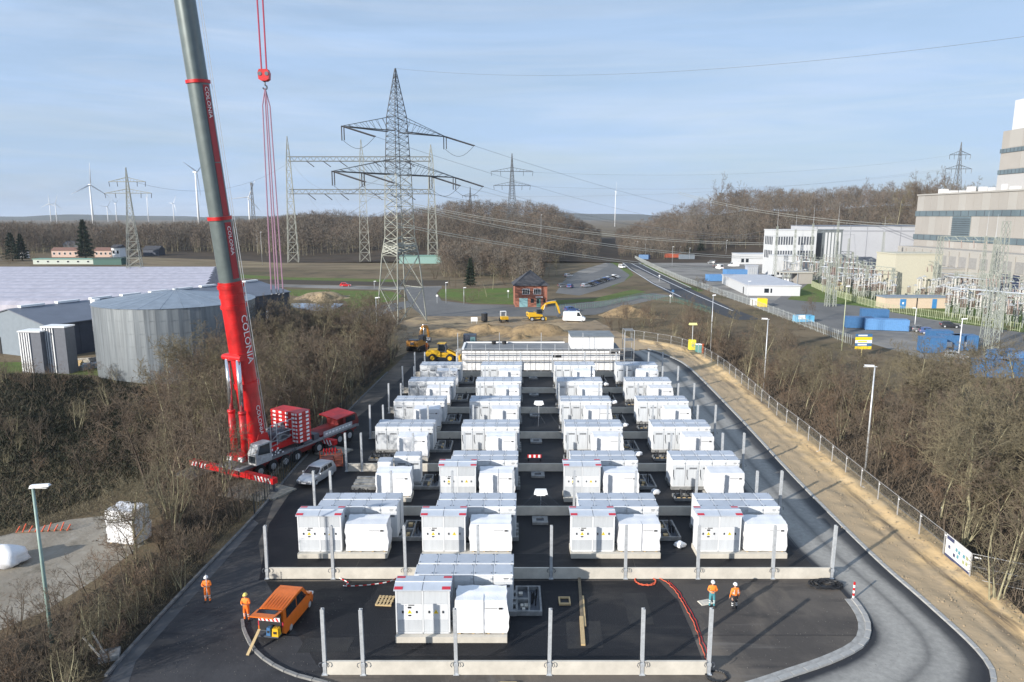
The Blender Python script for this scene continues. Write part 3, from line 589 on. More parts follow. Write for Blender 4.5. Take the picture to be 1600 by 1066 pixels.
for r in range(8):
    if r < 2: xs = [AT(px, ENDS[r][3], ENDS[r][2]).x for px in ENDS[r][1]]; yy = ENDS[r][2]
    else:
        a, a2, d2, d, yy = endpx[r]; base = AT(800, 800, yy); k = yy * _c + CAM_H * _s
        X = lambda p: (p - 800) / FPX * k
        xs = [X(a), X(a2)]; n = max(1, round((X(d2) - X(a2)) / 5.35)); xs += [X(a2) + (X(d2) - X(a2)) * i / n for i in range(1, n + 1)] + [X(d)]
    nm = ['front wall', 'second wall from the front', 'third wall', 'fourth wall', 'fifth wall', 'sixth wall', 'seventh wall', 'rearmost wall'][r]
    t = thing('foundation_wall', f'low concrete panel wall with tall steel posts across the yard, {nm}', 'wall', (0, yy, .02), 0, 'panel walls across the yard')
    for i, x in enumerate(xs):
        p = put('post', PFL, t, (x, rnd.uniform(-.02, .02), 0)); p.rotation_euler = (rnd.uniform(-.008, .008), rnd.uniform(-.012, .012), 0); put('base_plate', PBASE, p); put('lifting_loop', PHOOK, p)
        if i:
            x0 = xs[i - 1] + .125; x1 = x - .125; b = MB(); b.box(x0, x1, -.075, .075, 0, .84, 0, .0, .01); b.build('concrete_panel', CONC, t)
# tripod work lights in the aisle
def tripod_light(px, py, Y, label):
    c = AT(px, py, Y); t = thing('work_light', label, 'work light', (c.x, Y, .02)); h = c.z
    b = MB()
    for k in range(3):
        a = 2.1 * k + .4; b.rod((0, 0, h * .55), (.9 * math.cos(a), .9 * math.sin(a), 0), .03, n=5)
    b.build('tripod', STEELD, t); b = MB(); b.rod((0, 0, h * .3), (0, 0, h), .035, n=6); b.build('mast', GALV, t)
    b = MB(); b.box(-.62, .62, -.24, .24, h, h + .42, 0, .12, .06); b.box(-.4, .4, -.2, .2, h - .12, h); b.build('lamp_head', SIGNW, t)
    b = MB()
    for s_ in (-1, 1): b.path([(s_ * .5, 0, h), (s_ * 2.6, -1.8, .1)], .012, 4)
    b.split('guy_rope', STEELD, t)
tripod_light(845, 772, 60, 'white balloon work light on a tripod in the aisle, nearer one')
tripod_light(842, 632, 86, 'white balloon work light on a tripod in the aisle, farther one')
# small red and white barrier lying in the aisle
t = thing('barrier', 'small red and white plank barrier lying in the aisle', 'barrier', G(835, 719) + Vector((0, 0, .02)))
b = MB(); b.box(-.75, .75, -.04, .04, .25, .6); b.build('board', RED, t); b = MB(); [b.box(x, x + .22, -.05, -.041, .27, .58) for x in (-.6, -.1, .4)]; b.split('white_field', SIGNW, t); b = MB(); b.box(-.7, -.6, -.3, .3, 0, .25); b.box(.6, .7, -.3, .3, 0, .25); b.split('foot', BLACK, t)
# timber, pallet, hose, tape, boxes at the front
t = thing('pallet', 'wooden pallet lying on the asphalt left of the front block', 'pallet', G(602, 941) + Vector((0, 0, .02)), -.08)
for k in range(5): b = MB(); b.box(-.55 + k * .24, -.42 + k * .24, -.6, .6, .11, .135); b.build('plank', WOOD, t)
for y in (-.55, 0, .5): b = MB(); b.box(-.55, .55, y, y + .1, 0, .11); b.build('bearer', WOOD, t)
p0, p1 = G(905, 905), G(912, 1010)
t = thing('timber_beam', 'long timber beam lying across the front asphalt pad', 'timber', p0 + Vector((0, 0, .03))); d = p1 - p0; an = math.atan2(d.y, d.x); t.rotation_euler = (0, 0, an)
b = MB(); b.box(0, d.length * .62, -.1, .1, 0, .1); b.build('dark_length', mat('wet_wood', (.20, .155, .10), .8, .3, 3), t); b = MB(); b.box(d.length * .62 + .01, d.length, -.16, .1, 0, .12); b.build('pale_length', WOOD, t); b = MB(); b.box(d.length * .3, d.length * .75, .12, .24, 0, .08); b.build('batten', WOOD, t)
t = thing('timber_offcut', 'short pale plank below the front panel wall', 'timber', G(795, 1060) + Vector((0, -.6, .02))); b = MB(); b.box(-.6, .6, -.12, .12, 0, .09); b.box(-.5, .45, -.1, .08, .09, .15); b.build('plank', WOOD, t)
HOSE = mat('hose_orange', (.75, .13, .06), .5, .1)
q = [G(960, 903), G(985, 900), G(1020, 901), G(1040, 910), G(1055, 925), G(1065, 940), G(1075, 958), G(1085, 978), G(1092, 1000), G(1100, 1022), G(1104, 1034)]
def hose(name, pts, r, m, label, seed):
    rr = random.Random(seed); sp = smooth(pts, 6); b = MB(); b.path([(p.x + rr.uniform(-.05, .05), p.y + rr.uniform(-.05, .05), .03 + r) for p in sp], r, 5, 0); return tag(b.build(name, m), label, 'hose')
hose('orange_hose', q, .03, HOSE, 'orange hose running down the edge of the front asphalt pad', 1)
hose('red_hose', [p + Vector((.2, .1, 0)) for p in q[3:]], .02, RED, 'thin red hose beside the orange one on the front pad', 2)
cc = G(1008, 908); hose('hose_coil', [cc + Vector((.75 * math.cos(a * .7), .5 * math.sin(a * .7) * (1 + .03 * a), 0)) for a in range(20)], .028, HOSE, 'coil of orange hose in front of the second wall', 3)
cc = G(1120, 1058); hose('black_hose_coil', [cc + Vector((.6 * math.cos(a * .7), .5 * math.sin(a * .7), 0)) for a in range(18)], .045, PIPE, 'dark hose coil beside the front wall end post', 4)
TAPE = [G(530, 905), G(545, 913), G(536, 917), G(560, 917), G(590, 914), G(612, 909), G(630, 898)]
t = thing('barrier_tape', 'red and white barrier tape sagging in front of the second wall', 'barrier tape')
sp = resample(smooth(TAPE, 6), .28)
for k, (a, c_) in enumerate(zip(sp[:-1], sp[1:])):
    b = MB(); b.add([(*a[:2], .05), (*c_[:2], .05), (*c_[:2], .13), (*a[:2], .13)], [(0, 1, 2, 3)]); b.build('red_stretch' if k % 2 else 'white_stretch', RED if k % 2 else SIGNW, t)
t = thing('drain_box', 'small wooden framed drain opening on the front pad', 'drain', G(882, 941) + Vector((0, 0, .02))); b = MB()
for qd in ((-.4, .4, -.45, -.33), (-.4, .4, .33, .45), (-.4, -.3, -.33, .33), (.3, .4, -.33, .33)): b.box(*qd, 0, .14)
b.build('frame', WOOD, t); b = MB(); b.box(-.3, .3, -.33, .33, 0, .03); b.build('opening', BLACK, t)
# dark cable heap and red/white marker at the kerb
t = thing('cable_heap', 'heap of black ducts beside the end of the second wall', 'cable heap', G(1290, 916) + Vector((0, 0, .02))); rr = random.Random(5)
for k in range(16):
    b = MB(); a0 = rr.uniform(0, 6); rx = rr.uniform(.4, 1.3); h = rr.uniform(.05, .28); b.path([(rx * math.cos(a0 + i * .6), .55 * rx * math.sin(a0 + i * .6), h * abs(math.sin(i * 1.1 + k)) + .05) for i in range(8)], .035, 5); b.build('duct', PIPE, t)
t = thing('marker_post', 'red and white striped marker post at the kerb end', 'marker post', G(1333, 937) + Vector((0, 0, .1)))
for k in range(6): b = MB(); b.rod((0, 0, k * .2), (0, 0, k * .2 + .2), .07, n=8); b.build('band', RED if k % 2 else SIGNW, t)
t = thing('boundary_stone', 'small pale slab on the gravel beside two workers', 'slab', G(1102, 942) + Vector((0, 0, .015)), .3); b = MB(); b.box(-.45, .45, -.3, .3, 0, .06, 0, .03, .03); b.box(-.2, .2, -.15, .15, .06, .08); b.build('slab', CONC, t)
# temporary mesh fence
def fence_meshes(W=3.4):
    b = MB(); b.path([(0, 0, .12), (0, 0, 2.0), (W, 0, 2.0), (W, 0, .12), (0, 0, .12)], .024, 6); b.rod((0, 0, 1.05), (W, 0, 1.05), .012, n=4); fr = b.mesh('frame', mat('fence_grey', (.36, .36, .36), .5, .2))
    b = MB()
    for k in range(1, 26): b.rod((k * W / 26, 0, .14), (k * W / 26, 0, 1.98), .003, n=3, caps=False)
    for k in range(1, 9): b.rod((0, 0, .12 + k * .21), (W, 0, .12 + k * .21), .003, n=3, caps=False)
    ms = b.mesh('wire_mesh', mat('wire_dull', (.22, .22, .22), .6, .1))
    b = MB(); b.box(-.36, .36, -.12, .12, 0, .13, 0, .05, .03); ft = b.mesh('foot', mat('foot_block', (.62, .56, .50), .9, .2))
    b = MB(); b.box(-.03, .10, -.04, .04, 1.75, 1.82); cl = b.mesh('clamp', SIGNW); return fr, ms, ft, cl
FM = fence_meshes(); fp = resample(FENCE, 3.5)
nf = len(fp) - 1
for i, (a, c_) in enumerate(zip(fp[:-1], fp[1:])):
    d = c_ - a; t = thing('fence_panel', 'wire mesh site fence panel along the sandy strip' if i < nf - 1 else 'wire mesh fence panel carrying the printed site banner', 'fence', (a.x, a.y, .03), math.atan2(d.y, d.x), 'site fence panels' )
    put('frame', FM[0], t); put('wire_mesh', FM[1], t); f_ = put('foot', FM[2], t, (0, 0, 0), 1.57); put('clamp', FM[3], t)
    if i == nf - 1:
        lastp, lastd = a, d
a = fp[-1]; dv = G(1600, 925) - a; dv.normalize()
for k in range(3):
    c_ = a + dv * 3.5 * k; t = thing('fence_panel', f'wire mesh fence panel turning off beyond the banner, panel {"one" if k == 0 else "two" if k == 1 else "three"} along', 'fence', (c_.x, c_.y, .03), math.atan2(dv.y, dv.x), 'site fence panels')
    put('frame', FM[0], t); put('wire_mesh', FM[1], t); put('foot', FM[2], t, (0, 0, 0), 1.57)
    if k == 0: b = MB(); b.box(.15, .55, -.03, -.026, 1.72, 1.82); b.build('tag_plate', SIGNW, t)
an = math.atan2(lastd.y, lastd.x); t = thing('site_banner', 'white and navy printed banner tied to the site fence', 'banner', (lastp.x, lastp.y, .03), an)
NAVY = mat('print_navy', (.035, .05, .14), .6, .05); TEAL = mat('print_teal', (.10, .32, .40), .6, 0); OLIVE = mat('print_olive', (.42, .45, .22), .6, 0)
s_ = 1
b = MB(); b.box(.1, 3.3, .03, .04, .2, 1.95); b.build('sheet', SIGNW, t)
b = MB(); b.box(.1, 3.3, .041, .046, .2, .42); b.box(1.2, 3.3, .041, .046, 1.62, 1.95); b.split('navy_band', NAVY, t)
for yy_, y1_ in ((.041, .046), (.022, .029)):
    b = MB(); b.box(.1, 3.3, yy_, y1_ + .001, .2, .42) if yy_ < .04 else None; b.box(.2, 1.19, yy_, y1_, 1.62, 1.9); b.split('navy_band', NAVY, t)
    for k, (x, z, m_) in enumerate([(2.9, 1.3, OLIVE), (2.9, .85, OLIVE), (2.5, 1.25, TEAL), (2.5, .8, OLIVE), (1.9, 1.25, TEAL), (1.55, 1.3, TEAL), (1.75, .85, TEAL), (.6, 1.1, NAVY), (1.3, .75, NAVY)]):
        b = MB(); b.box(x - .13, x + .13, yy_, y1_, z - .13, z + .13); b.build('printed_mark', m_, t)

# loose stones and clods, too many to count
def pebbles(name, pts, r0, r1, m, label, seed):
    rs = np.random.RandomState(seed); n = len(pts); tet = np.array([(1, 0, -.5), (-.6, .9, -.5), (-.6, -.9, -.5), (.1, 0, .8)]); r = rs.uniform(r0, r1, n) * rs.uniform(.5, 1, n); a = rs.uniform(0, 6.28, n)
    c_, s_ = np.cos(a)[:, None], np.sin(a)[:, None]; X = tet[None, :, 0] * c_ - tet[None, :, 1] * s_; Y = tet[None, :, 0] * s_ + tet[None, :, 1] * c_; Z = np.repeat(tet[None, :, 2], n, 0); V = np.stack([X, Y, Z], 2) * r[:, None, None] * rs.uniform(.6, 1.2, (n, 4, 3)) + np.array(pts)[:, None, :]; F = (np.arange(n) * 4)[:, None, None] + np.array([[0, 1, 3], [1, 2, 3], [2, 0, 3]])[None]
    stuff(put(name, npmesh(name, V.reshape(-1, 3), F.reshape(-1, 3), m)), label, 'stones')
rs_ = np.random.RandomState(5)
dv_ = np.array([v_.co for v_ in bpy.data.objects['dirt_strip'].data.vertices]); pebbles('clods', dv_[rs_.randint(0, len(dv_), 2600)] + rs_.normal(0, .15, (2600, 3)) * [1, 1, 0] + [0, 0, .02], .04, .16, SAND, 'clods and stones on the sandy strip', 1)
pp_ = np.stack([rs_.uniform(-24, 24, 2600), 33 + 13 * rs_.rand(2600), np.full(2600, .03)], 1); pp_ = pp_[((pp_[:, 0] > 11.5) | (pp_[:, 0] < -11.5) | (pp_[:, 1] < 36))]; pebbles('gravel', pp_, .015, .05, mat('grit', (.17, .155, .14), .9, .5, 4), 'loose gravel scattered on the front yard', 2)
# paving joints and cut patches on the asphalt
JT = mat('joint_tar', (.008, .008, .009), .5, 0); PT_ = layered('patch_asphalt', (.030, .030, .032), [((.042, .041, .040), .8, .4, .6, .8, U, 0)], .8, .3, 12)
b = MB()
for k in range(7): yy = 40.2 + k * 10.9 + .2; b.add([(-16, yy, .0245), (23, yy, .0245), (23, yy + .05, .0245), (-16, yy + .05, .0245)], [(0, 1, 2, 3)])
for x in (-11.8, -.4, 9.2, 22.6): b.add([(x, 48, .0285), (x + .06, 48, .0285), (x + 2.4, 116, .0285), (x + 2.34, 116, .0285)], [(0, 1, 2, 3)])
struct(b.build('paving_joint', JT))
for k, (x, y, w_, d_) in enumerate(((-2.0, 56, 1.4, 5), (1.0, 68, 1.2, 4), (.6, 80, 1.5, 3), (3.4, 39, 2.2, 3), (-13, 38.6, 3, 1.6), (7.6, 41.5, 1.6, 4))): sheet('asphalt_patch', [(x, y), (x + w_, y + .1), (x + w_ + .15, y + d_), (x + .1, y + d_ - .1)], .0225 + .0003 * k, PT_)
# ------------------------------------------------------------------ mobile crane
O = G(375, 735, 1.7); E2 = G(545, 668, 1.7); ud = Vector((E2.x - O.x, E2.y - O.y, 0)).normalized(); vd = Vector((-ud.y, ud.x, 0))
crane = thing('mobile_crane', 'red mobile crane with raised grey telescopic boom beside the yard', 'crane', (O.x, O.y, 0), math.atan2(ud.y, ud.x))
CI = Matrix.Translation((O.x, O.y, 0)) @ Matrix.Rotation(math.atan2(ud.y, ud.x), 4, 'Z'); CIi = CI.inverted()
WFACE = mat('deck_grey', (.22, .22, .23), .7, .3, 2)
b = MB(); b.box(0, 17.5, .25, 2.95, 1.15, 1.62); b.box(.2, 17.3, .5, 2.7, .75, 1.15); b.box(11.5, 17.0, .3, 2.9, 1.62, 1.95); b.build('chassis', mat('chassis_shade_red', (.22, .014, .016), .5, .5, 1.2), crane)  # crane red darkened: the carrier side's shade is in the colour
b = MB(); b.box(-.1, 17.6, -.02, 3.22, 1.62, 1.70); b.box(-.1, 17.6, -.06, -.02, 1.5, 1.78); b.build('deck', WFACE, crane)
b = MB(); b.box(11.6, 16.4, -.10, -.06, 1.72, 2.35); b.build('deck_board', mat('board_grey', (.42, .42, .44), .6, .2, 3), crane)
b = MB(); [b.box(11.9 + k * .55, 12.25 + k * .55, -.112, -.101, 1.95, 2.12) for k in range(8)]; b.split('board_lettering', SIGNW, crane)
tyre = MB(); tyre.rod((0, -.22, 0), (0, .22, 0), .68, n=18); tyre.rod((0, -.24, 0), (0, -.22, 0), .5, .62, n=18); TY = tyre.mesh('tyre', BLACK)
rm = MB(); rm.rod((0, -.27, 0), (0, -.235, 0), .34, n=14); RIM = rm.mesh('rim', GALV)
for x in (2.6, 4.3, 6.0, 7.7, 11.0, 12.7, 14.4, 16.1):
    for y in (.32, 2.88):
        w_ = put('wheel', TY, crane, (x, y, .70)); put('rim', RIM, w_)
b = MB(); b.side([(15.4, 1.3), (17.9, 1.3), (18.1, 2.0), (17.7, 3.0), (15.4, 3.0)], .35, 2.85); b.build('driver_cab', mat('cab_shade_red', (.16, .012, .014), .4, .3, 2), crane)  # driver cab red darkened too, shade put into its colour
b = MB(); b.poly([(18.06, .5, 2.1), (18.06, 2.7, 2.1), (17.74, 2.7, 2.9), (17.74, .5, 2.9)]); b.box(15.8, 17.5, .33, .345, 2.2, 2.85); b.split('cab_window', GLASS, crane)
b = MB(); b.add([(14.2, .3, 2.95), (17.4, .3, 3.0), (17.4, 2.9, 3.3), (14.2, 2.9, 3.28), (14.2, .3, 3.05), (17.4, .3, 3.1), (17.4, 2.9, 3.4), (14.2, 2.9, 3.38)], [(3, 2, 1, 0), (4, 5, 6, 7), (0, 1, 5, 4), (1, 2, 6, 5), (2, 3, 7, 6), (3, 0, 4, 7)]); b.build('engine_hood', RED, crane)
b = MB(); b.rod((8.6, .2, 1.75), (9.9, .2, 1.75), .28, n=10); b.box(10.2, 11.0, 0, 1.2, 1.75, 2.4); b.split('side_tank', STEELD, crane)
# slewing platform, counterweight, cab
b = MB(); b.rod((4.6, 1.6, 1.7), (4.6, 1.6, 2.1), 1.35, n=24); b.build('slew_ring', STEELD, crane)
b = MB(); b.box(.9, 8.6, .5, 2.7, 2.1, 2.75); b.side([(2.6, 2.75), (4.6, 2.75), (4.2, 4.3), (3.1, 4.3)], .55, .85); b.side([(2.6, 2.75), (4.6, 2.75), (4.2, 4.3), (3.1, 4.3)], 2.35, 2.65); b.build('turntable', RED, crane)
for k in range(8):
    p = MB(); p.box(7.5, 9.4, -.4, 3.5, 2.25 + k * .42, 2.62 + k * .42, 0, .03, .03); cwp = p.build('counterweight_plate', RED, crane)
    p = MB(); p.box(7.49, 7.50, -.3, -.05, 2.32 + k * .42, 2.56 + k * .42); p.box(7.7, 8.1, -.425, -.41, 2.32 + k * .42, 2.56 + k * .42); p.box(8.7, 9.1, -.425, -.41, 2.32 + k * .42, 2.56 + k * .42)
    for s_ in range(4): p.box(7.485, 7.495, .05 + s_ * .9, .45 + s_ * .9, 2.33 + k * .42, 2.55 + k * .42)
    p.split('weight_marking', SIGNW, cwp)
b = MB(); b.rod((6.0, .7, 3.2), (6.0, 2.5, 3.2), .55, n=18); b.rod((6.9, .7, 3.4), (6.9, 2.5, 3.4), .5, n=18); b.split('winch', STEELD, crane)
rr = random.Random(4); b = MB()
for k in range(16): x = rr.uniform(5.2, 7.2); y = rr.uniform(.3, 2.6); z = rr.uniform(2.8, 4.2); b.box(x, x + rr.uniform(.15, .5), y, y + rr.uniform(.15, .5), z, z + rr.uniform(.15, .45))
for k in range(8): b.path([(rr.uniform(5, 7), .2, rr.uniform(2.8, 4)), (rr.uniform(4, 7), .1, rr.uniform(2.5, 4.3))], .05, 5)
b.build('machinery', mat('machinery_grey', (.24, .25, .26), .5, .4, 3), crane)
b = MB()
for x, z0, z1 in ((4.2, 2.75, 5.0), (5.0, 2.75, 5.0), (5.0, 3.9, 3.9)): b.rod((x, .1, z0), (x if z0 != z1 else 7.2, .1, z1), .04, n=5)
b.rod((4.2, .1, 5.0), (7.2, .1, 5.0), .04, n=5); b.rod((7.2, .1, 2.75), (7.2, .1, 5.0), .04, n=5); b.build('handrail', GALV, crane)
b = MB(); b.side([(1.2, 1.9), (3.2, 1.9), (3.2, 3.9), (1.6, 3.9), (1.2, 3.0)], -.95, .15); b.build('operator_cab', mat('cab_white', (.40, .41, .42), .4, .35, 3), crane)
b = MB(); b.poly([(1.185, -.85, 2.9), (1.185, .05, 2.9), (1.58, .05, 3.8), (1.58, -.85, 3.8)]); b.side([(1.45, 2.9), (3.0, 2.7), (3.0, 3.75), (1.75, 3.75)], -.965, -.955); b.box(1.18, 1.19, -.85, .05, 2.1, 2.8); b.split('cab_glazing', GLASS, crane)
rr = random.Random(9); b = MB()
for k in range(14): x = rr.uniform(3.3, 5.6); z = rr.uniform(1.85, 2.6); b.box(x, x + rr.uniform(.1, .35), -.2, -.19, z, z + rr.uniform(.05, .25))
b.split('tool_marking', SIGNW, crane)
# boom
def l2w(p): return CI @ Vector(p)
B0 = l2w((3.6, 1.65, 3.2)); B1 = AT(289, 0, 65.6); ax = (B1 - B0); LEN = ax.length; ax.normalize()
side = (Vector((.93, -.37, 0)) - ax * Vector((.93, -.37, 0)).dot(ax)).normalized(); fwd = ax.cross(side).normalized()     # right-hand cheek and belly
def at_row(py):                            # boom length at which the sight line row is reached
    lo, hi = 0, LEN
    for _ in range(40):
        m_ = (lo + hi) / 2; p = B0 + ax * m_; zz = p.z - CAM_H; row = 533 - FPX * (p.y * _s + zz * _c) / (p.y * _c - zz * _s)
        lo, hi = (m_, hi) if row > py else (lo, m_)
    return lo
def section(name, s0, s1, hw, m, sm=True):
    rings = []
    for s_ in (s0, s1):
        c_ = B0 + ax * s_; ring = []
        for i in range(20):
            t = 2 * math.pi * i / 20; x = math.cos(t); y = math.sin(t); p_ = .62
            ring.append(CIi @ (c_ + side * (hw * math.copysign(abs(x) ** p_, x)) + fwd * (hw * 1.12 * math.copysign(abs(y) ** .85, y))))
        rings.append(ring)
    b = MB(); b.loft(rings); o = b.build(name, m, crane)
    o.data.polygons.foreach_set('use_smooth', [True] * len(o.data.polygons)); o.data.set_sharp_from_angle(angle=R(40)); return o
s440, s340, s128 = at_row(440), at_row(341), at_row(128)
base = section('boom_base_section', -.8, s440, .96, RED)
for py in (447, 462, 478): section('base_collar', at_row(py) - .18, at_row(py) + .18, 1.06 if py != 462 else 1.02, RED)
section('base_collar', at_row(600) - .3, at_row(600) + .3, 1.06, RED)
section('telescope_section', s440, s340, .85, GREYB); section('section_collar', s340 - .16, s340 + .16, .95, RED)
section('telescope_section', s340, s128, .80, GREYB); section('section_collar', s128 - .14, s128 + .14, .90, RED)
section('telescope_section', s128, LEN + 9, .75, GREYB); section('boom_head', LEN + 8.5, LEN + 10.2, .95, RED)
# red cheek stripe and lettering along the boom
def cheek(s0, s1, hw, w_, m, name, off=0.0):
    b = MB(); n = side
    q = [CIi @ (B0 + ax * s_ + side * (hw + .012) + fwd * (k * w_ + off)) for s_, k in ((s0, -.5), (s1, -.5), (s1, .5), (s0, .5))]
    b.poly(q); return b.build(name, m, crane)
DKR = mat('stripe_red', (.33, .02, .03), .45, .1)
cheek(s440 + .3, s340 - .4, .85, .8, DKR, 'painted_stripe'); cheek(s340 + .2, s340 + 5, .80, .7, DKR, 'painted_stripe'); cheek(s128 - 7, s128 - .3, .80, .7, DKR, 'painted_stripe')
def boom_text(txt, s_mid, size, hw, m=SIGNW, off=0.0):
    me = text_mesh('lettering', txt, size, m); xa = -ax; za = side; ya = za.cross(xa)
    if True:
        M4 = Matrix((( xa.x, ya.x, za.x, 0), (xa.y, ya.y, za.y, 0), (xa.z, ya.z, za.z, 0), (0, 0, 0, 1)))
    pos = B0 + ax * s_mid + side * (hw + .03) + fwd * off
    o = put('lettering', me, crane); o.matrix_local = CIi @ (Matrix.Translation(pos) @ M4); return o
boom_text('COLONIA', (at_row(472) + at_row(585)) / 2, 1.08, .985)
boom_text('COLONIA', (at_row(350) + at_row(402)) / 2, .6, .86); boom_text('COLONIA', (at_row(132) + at_row(190)) / 2, .6, .81)
boom_text('COLONIA', at_row(655), .7, .97)
# luffing cylinders with chrome rods
top = B0 + ax * at_row(556)
for v_ in (.85, 2.35):
    f0 = l2w((1.5, v_, 2.4)); t1 = CI @ (CIi @ top + Vector((-1.15, (v_ - 1.6) * 1.0, 0))); d = (t1 - f0)
    b = MB(); b.rod(CIi @ f0, CIi @ (f0 + d * .46), .34, n=14); b.rod(CIi @ (f0 + d * .44), CIi @ (f0 + d * .47), .38, n=14); b.build('luffing_cylinder', RED, crane, True)
    b = MB(); b.rod(CIi @ (f0 + d * .47), CIi @ (f0 + d), .235, n=14); b.build('piston_rod', CHROME, crane, True)
b = MB(); c_ = CIi @ top + Vector((-1.15, 0, 0)); b.rod((c_.x, c_.y - 1.25, c_.z), (c_.x, c_.y + 1.25, c_.z), .28, n=10); b.box(c_.x - .1, c_.x + 1.2, c_.y - 1.0, c_.y + 1.0, c_.z - .3, c_.z + .35); b.build('cylinder_bracket', RED, crane)
b = MB(); b.box(.7, 1.2, .5, 1.0, 2.2, 2.6); b.box(.72, 1.2, 2.0, 2.6, 2.15, 2.5); b.split('lamp_box', SIGNW, crane)
# guy lines along the boom
for k, (o1, o2) in enumerate((((-1.2, 0), (-1.25, 0)), ((1.2, .3), (1.25, .3)), ((1.45, .3), (1.5, .3)))):
    b = MB(); b.rod(CIi @ (B0 + ax * 1.5 + side * o1[0] + fwd * o1[1]), CIi @ (B0 + ax * (LEN + 9) + side * o2[0] + fwd * o2[1]), .035, n=4); b.build('guy_line', GALV, crane)
# offset head arm, hoist ropes, hook block with slings
hk = AT(413, 118, 66.0); tip = B0 + ax * (LEN + 9.6); rtop = Vector((hk.x, hk.y, tip.z + 1.0))
b = MB()
for o_ in (-.35, .35):
    for z_ in (0, .8): b.rod(CIi @ (tip + Vector((0, o_, z_ - .4))), CIi @ (rtop + Vector((.3, o_ * .6, z_ * .6 - .2))), .09, n=6)
for k in range(8): b.rod(CIi @ (tip.lerp(rtop, k / 8) + Vector((0, .35, -.4))), CIi @ (tip.lerp(rtop, (k + 1) / 8) + Vector((0, -.3, .3))), .05, n=5)
b.build('head_arm', RED, crane)
for dx_ in (-.28, .28):
    b = MB(); b.rod(CIi @ (rtop + Vector((dx_, 0, -.2))), CIi @ (hk + Vector((dx_ * .8, 0, .5))), .075, n=5); b.build('hoist_rope', mat('rope_red', (.40, .05, .09), .6, .1), crane)
hook = thing('hook_block', 'red hook block hanging from the crane ropes against the sky', 'hook block', hk)
b = MB(); b.side([(-.38, .5), (.38, .5), (.5, .2), (.45, -.35), (.2, -.5), (-.2, -.5), (-.45, -.35), (-.5, .2)], -.3, .3); b.build('block', RED, hook)
b = MB(); b.path([(0, 0, -.5), (0, 0, -.8), (.18, 0, -.95), (.16, 0, -1.15), (-.05, 0, -1.2), (-.2, 0, -1.05)], .07, 7); b.build('hook', STEELD, hook)
b = MB(); b.rod((-.3, -.34, .1), (-.3, .34, .1), .18, n=10); b.rod((.3, -.34, .1), (.3, .34, .1), .18, n=10); b.split('sheave', STEELD, hook)
SLING = mat('sling_violet', (.34, .20, .27), .7, .1)
for k, (dx_, dy_) in enumerate(((-.42, -.3), (.3, -.4), (-.2, .35), (.48, .3))):
    b = MB(); e_ = Vector((dx_, dy_, HT(452, 66) - hk.z)); b.path([(0, 0, -1.1), (e_.x * .6, e_.y * .6, -2.6), e_], .06, 5); o = b.build('sling', SLING, hook)
    b = MB(); b.path([e_, e_ + Vector((0, 0, -.25)), e_ + Vector((.12, 0, -.4)), e_ + Vector((-.05, 0, -.5))], .05, 5); b.build('sling_hook', STEELD, o)
# outriggers with striped ends on mats
for k, (x, y1, lbl) in enumerate(((.4, -4.2, 0), (.4, 7.4, 1), (12.0, -1.4, 2), (12.0, 7.2, 3))):
    s_ = -1 if y1 < 1.6 else 1; b = MB(); b.box(x - .3, x + .3, min(1.6, y1), max(1.6, y1), .95, 1.5); o = b.build('outrigger_beam', RED, crane)
    b = MB(); b.rod((x, y1 - s_ * .3, .25), (x, y1 - s_ * .3, 1.0), .16, n=10); b.rod((x, y1 - s_ * .3, .2), (x, y1 - s_ * .3, .26), .45, n=14); b.build('jack', STEELD, o)
    b = MB()
    for q in range(5):
        yy = y1 - s_ * (.25 + q * .45); b.add([(x - .308, yy, .97), (x - .308, yy - s_ * .2, .97), (x - .308, yy - s_ * .42, 1.48), (x - .308, yy - s_ * .22, 1.48)], [(0, 1, 2, 3)])
    b.split('hazard_stripe', SIGNW, o)
    c_ = CI @ Vector((x, y1 - s_ * .3, 0)); mt = thing('outrigger_mat', ['steel mat under the near striped outrigger', 'steel mat under the outrigger among the bushes', 'steel mat under the outrigger near the red hood', 'steel mat under the far outrigger'][k], 'ground mat', (c_.x, c_.y, .03), math.atan2(ud.y, ud.x))
    b = MB(); b.box(-1.5, 1.5, -1.5, 1.5, 0, .16, 0, .02, .02); b.build('plate', mat('mat_grey', (.26, .24, .20), .85, .35, 2), mt); b = MB(); b.box(-1.1, -.9, -1.55, -1.5, .05, .12); b.box(.9, 1.1, -1.55, -1.5, .05, .12); b.split('lifting_eye', STEELD, mt)
pb_ = [G(395, 742), G(436, 768), G(405, 785), G(340, 775)]; tm = MB(); tm.prism([(p.x, p.y) for p in pb_], .03, .10); tag(tm.build('ground_mat', mat('mat_tan', (.30, .27, .22), .85, .3, 1)), 'tan ground mat below the striped outrigger end', 'ground mat')
# orange tool crate beside crane
t = thing('tool_crate', 'rusty orange rack of lifting gear behind the silver car', 'crate', G(518, 728) + Vector((0, 0, .02)), .35)
b = MB()
for x in (-1.1, 1.1):
    for y in (-.7, .7): b.rod((x, y, 0), (x, y, 1.5), .05, n=5)
for z in (.1, .75, 1.45): b.path([(-1.1, -.7, z), (1.1, -.7, z), (1.1, .7, z), (-1.1, .7, z), (-1.1, -.7, z)], .045, 5)
b.build('frame', mat('rust_orange', (.42, .11, .05), .7, .3), t); b = MB(); b.box(-1.0, .2, -.6, .6, .1, .9); b.box(.3, 1.0, -.6, .5, .1, 1.2); b.split('bin', mat('rust_orange2', (.32, .10, .07), .7, .3), t)
b = MB(); [b.path([(-.8 + k * .3, -.2, 1.3), (-.7 + k * .3, .1, 1.9), (-.5 + k * .3, .3, 1.4)], .06, 5) for k in range(5)]; b.build('shackle', RED, t)

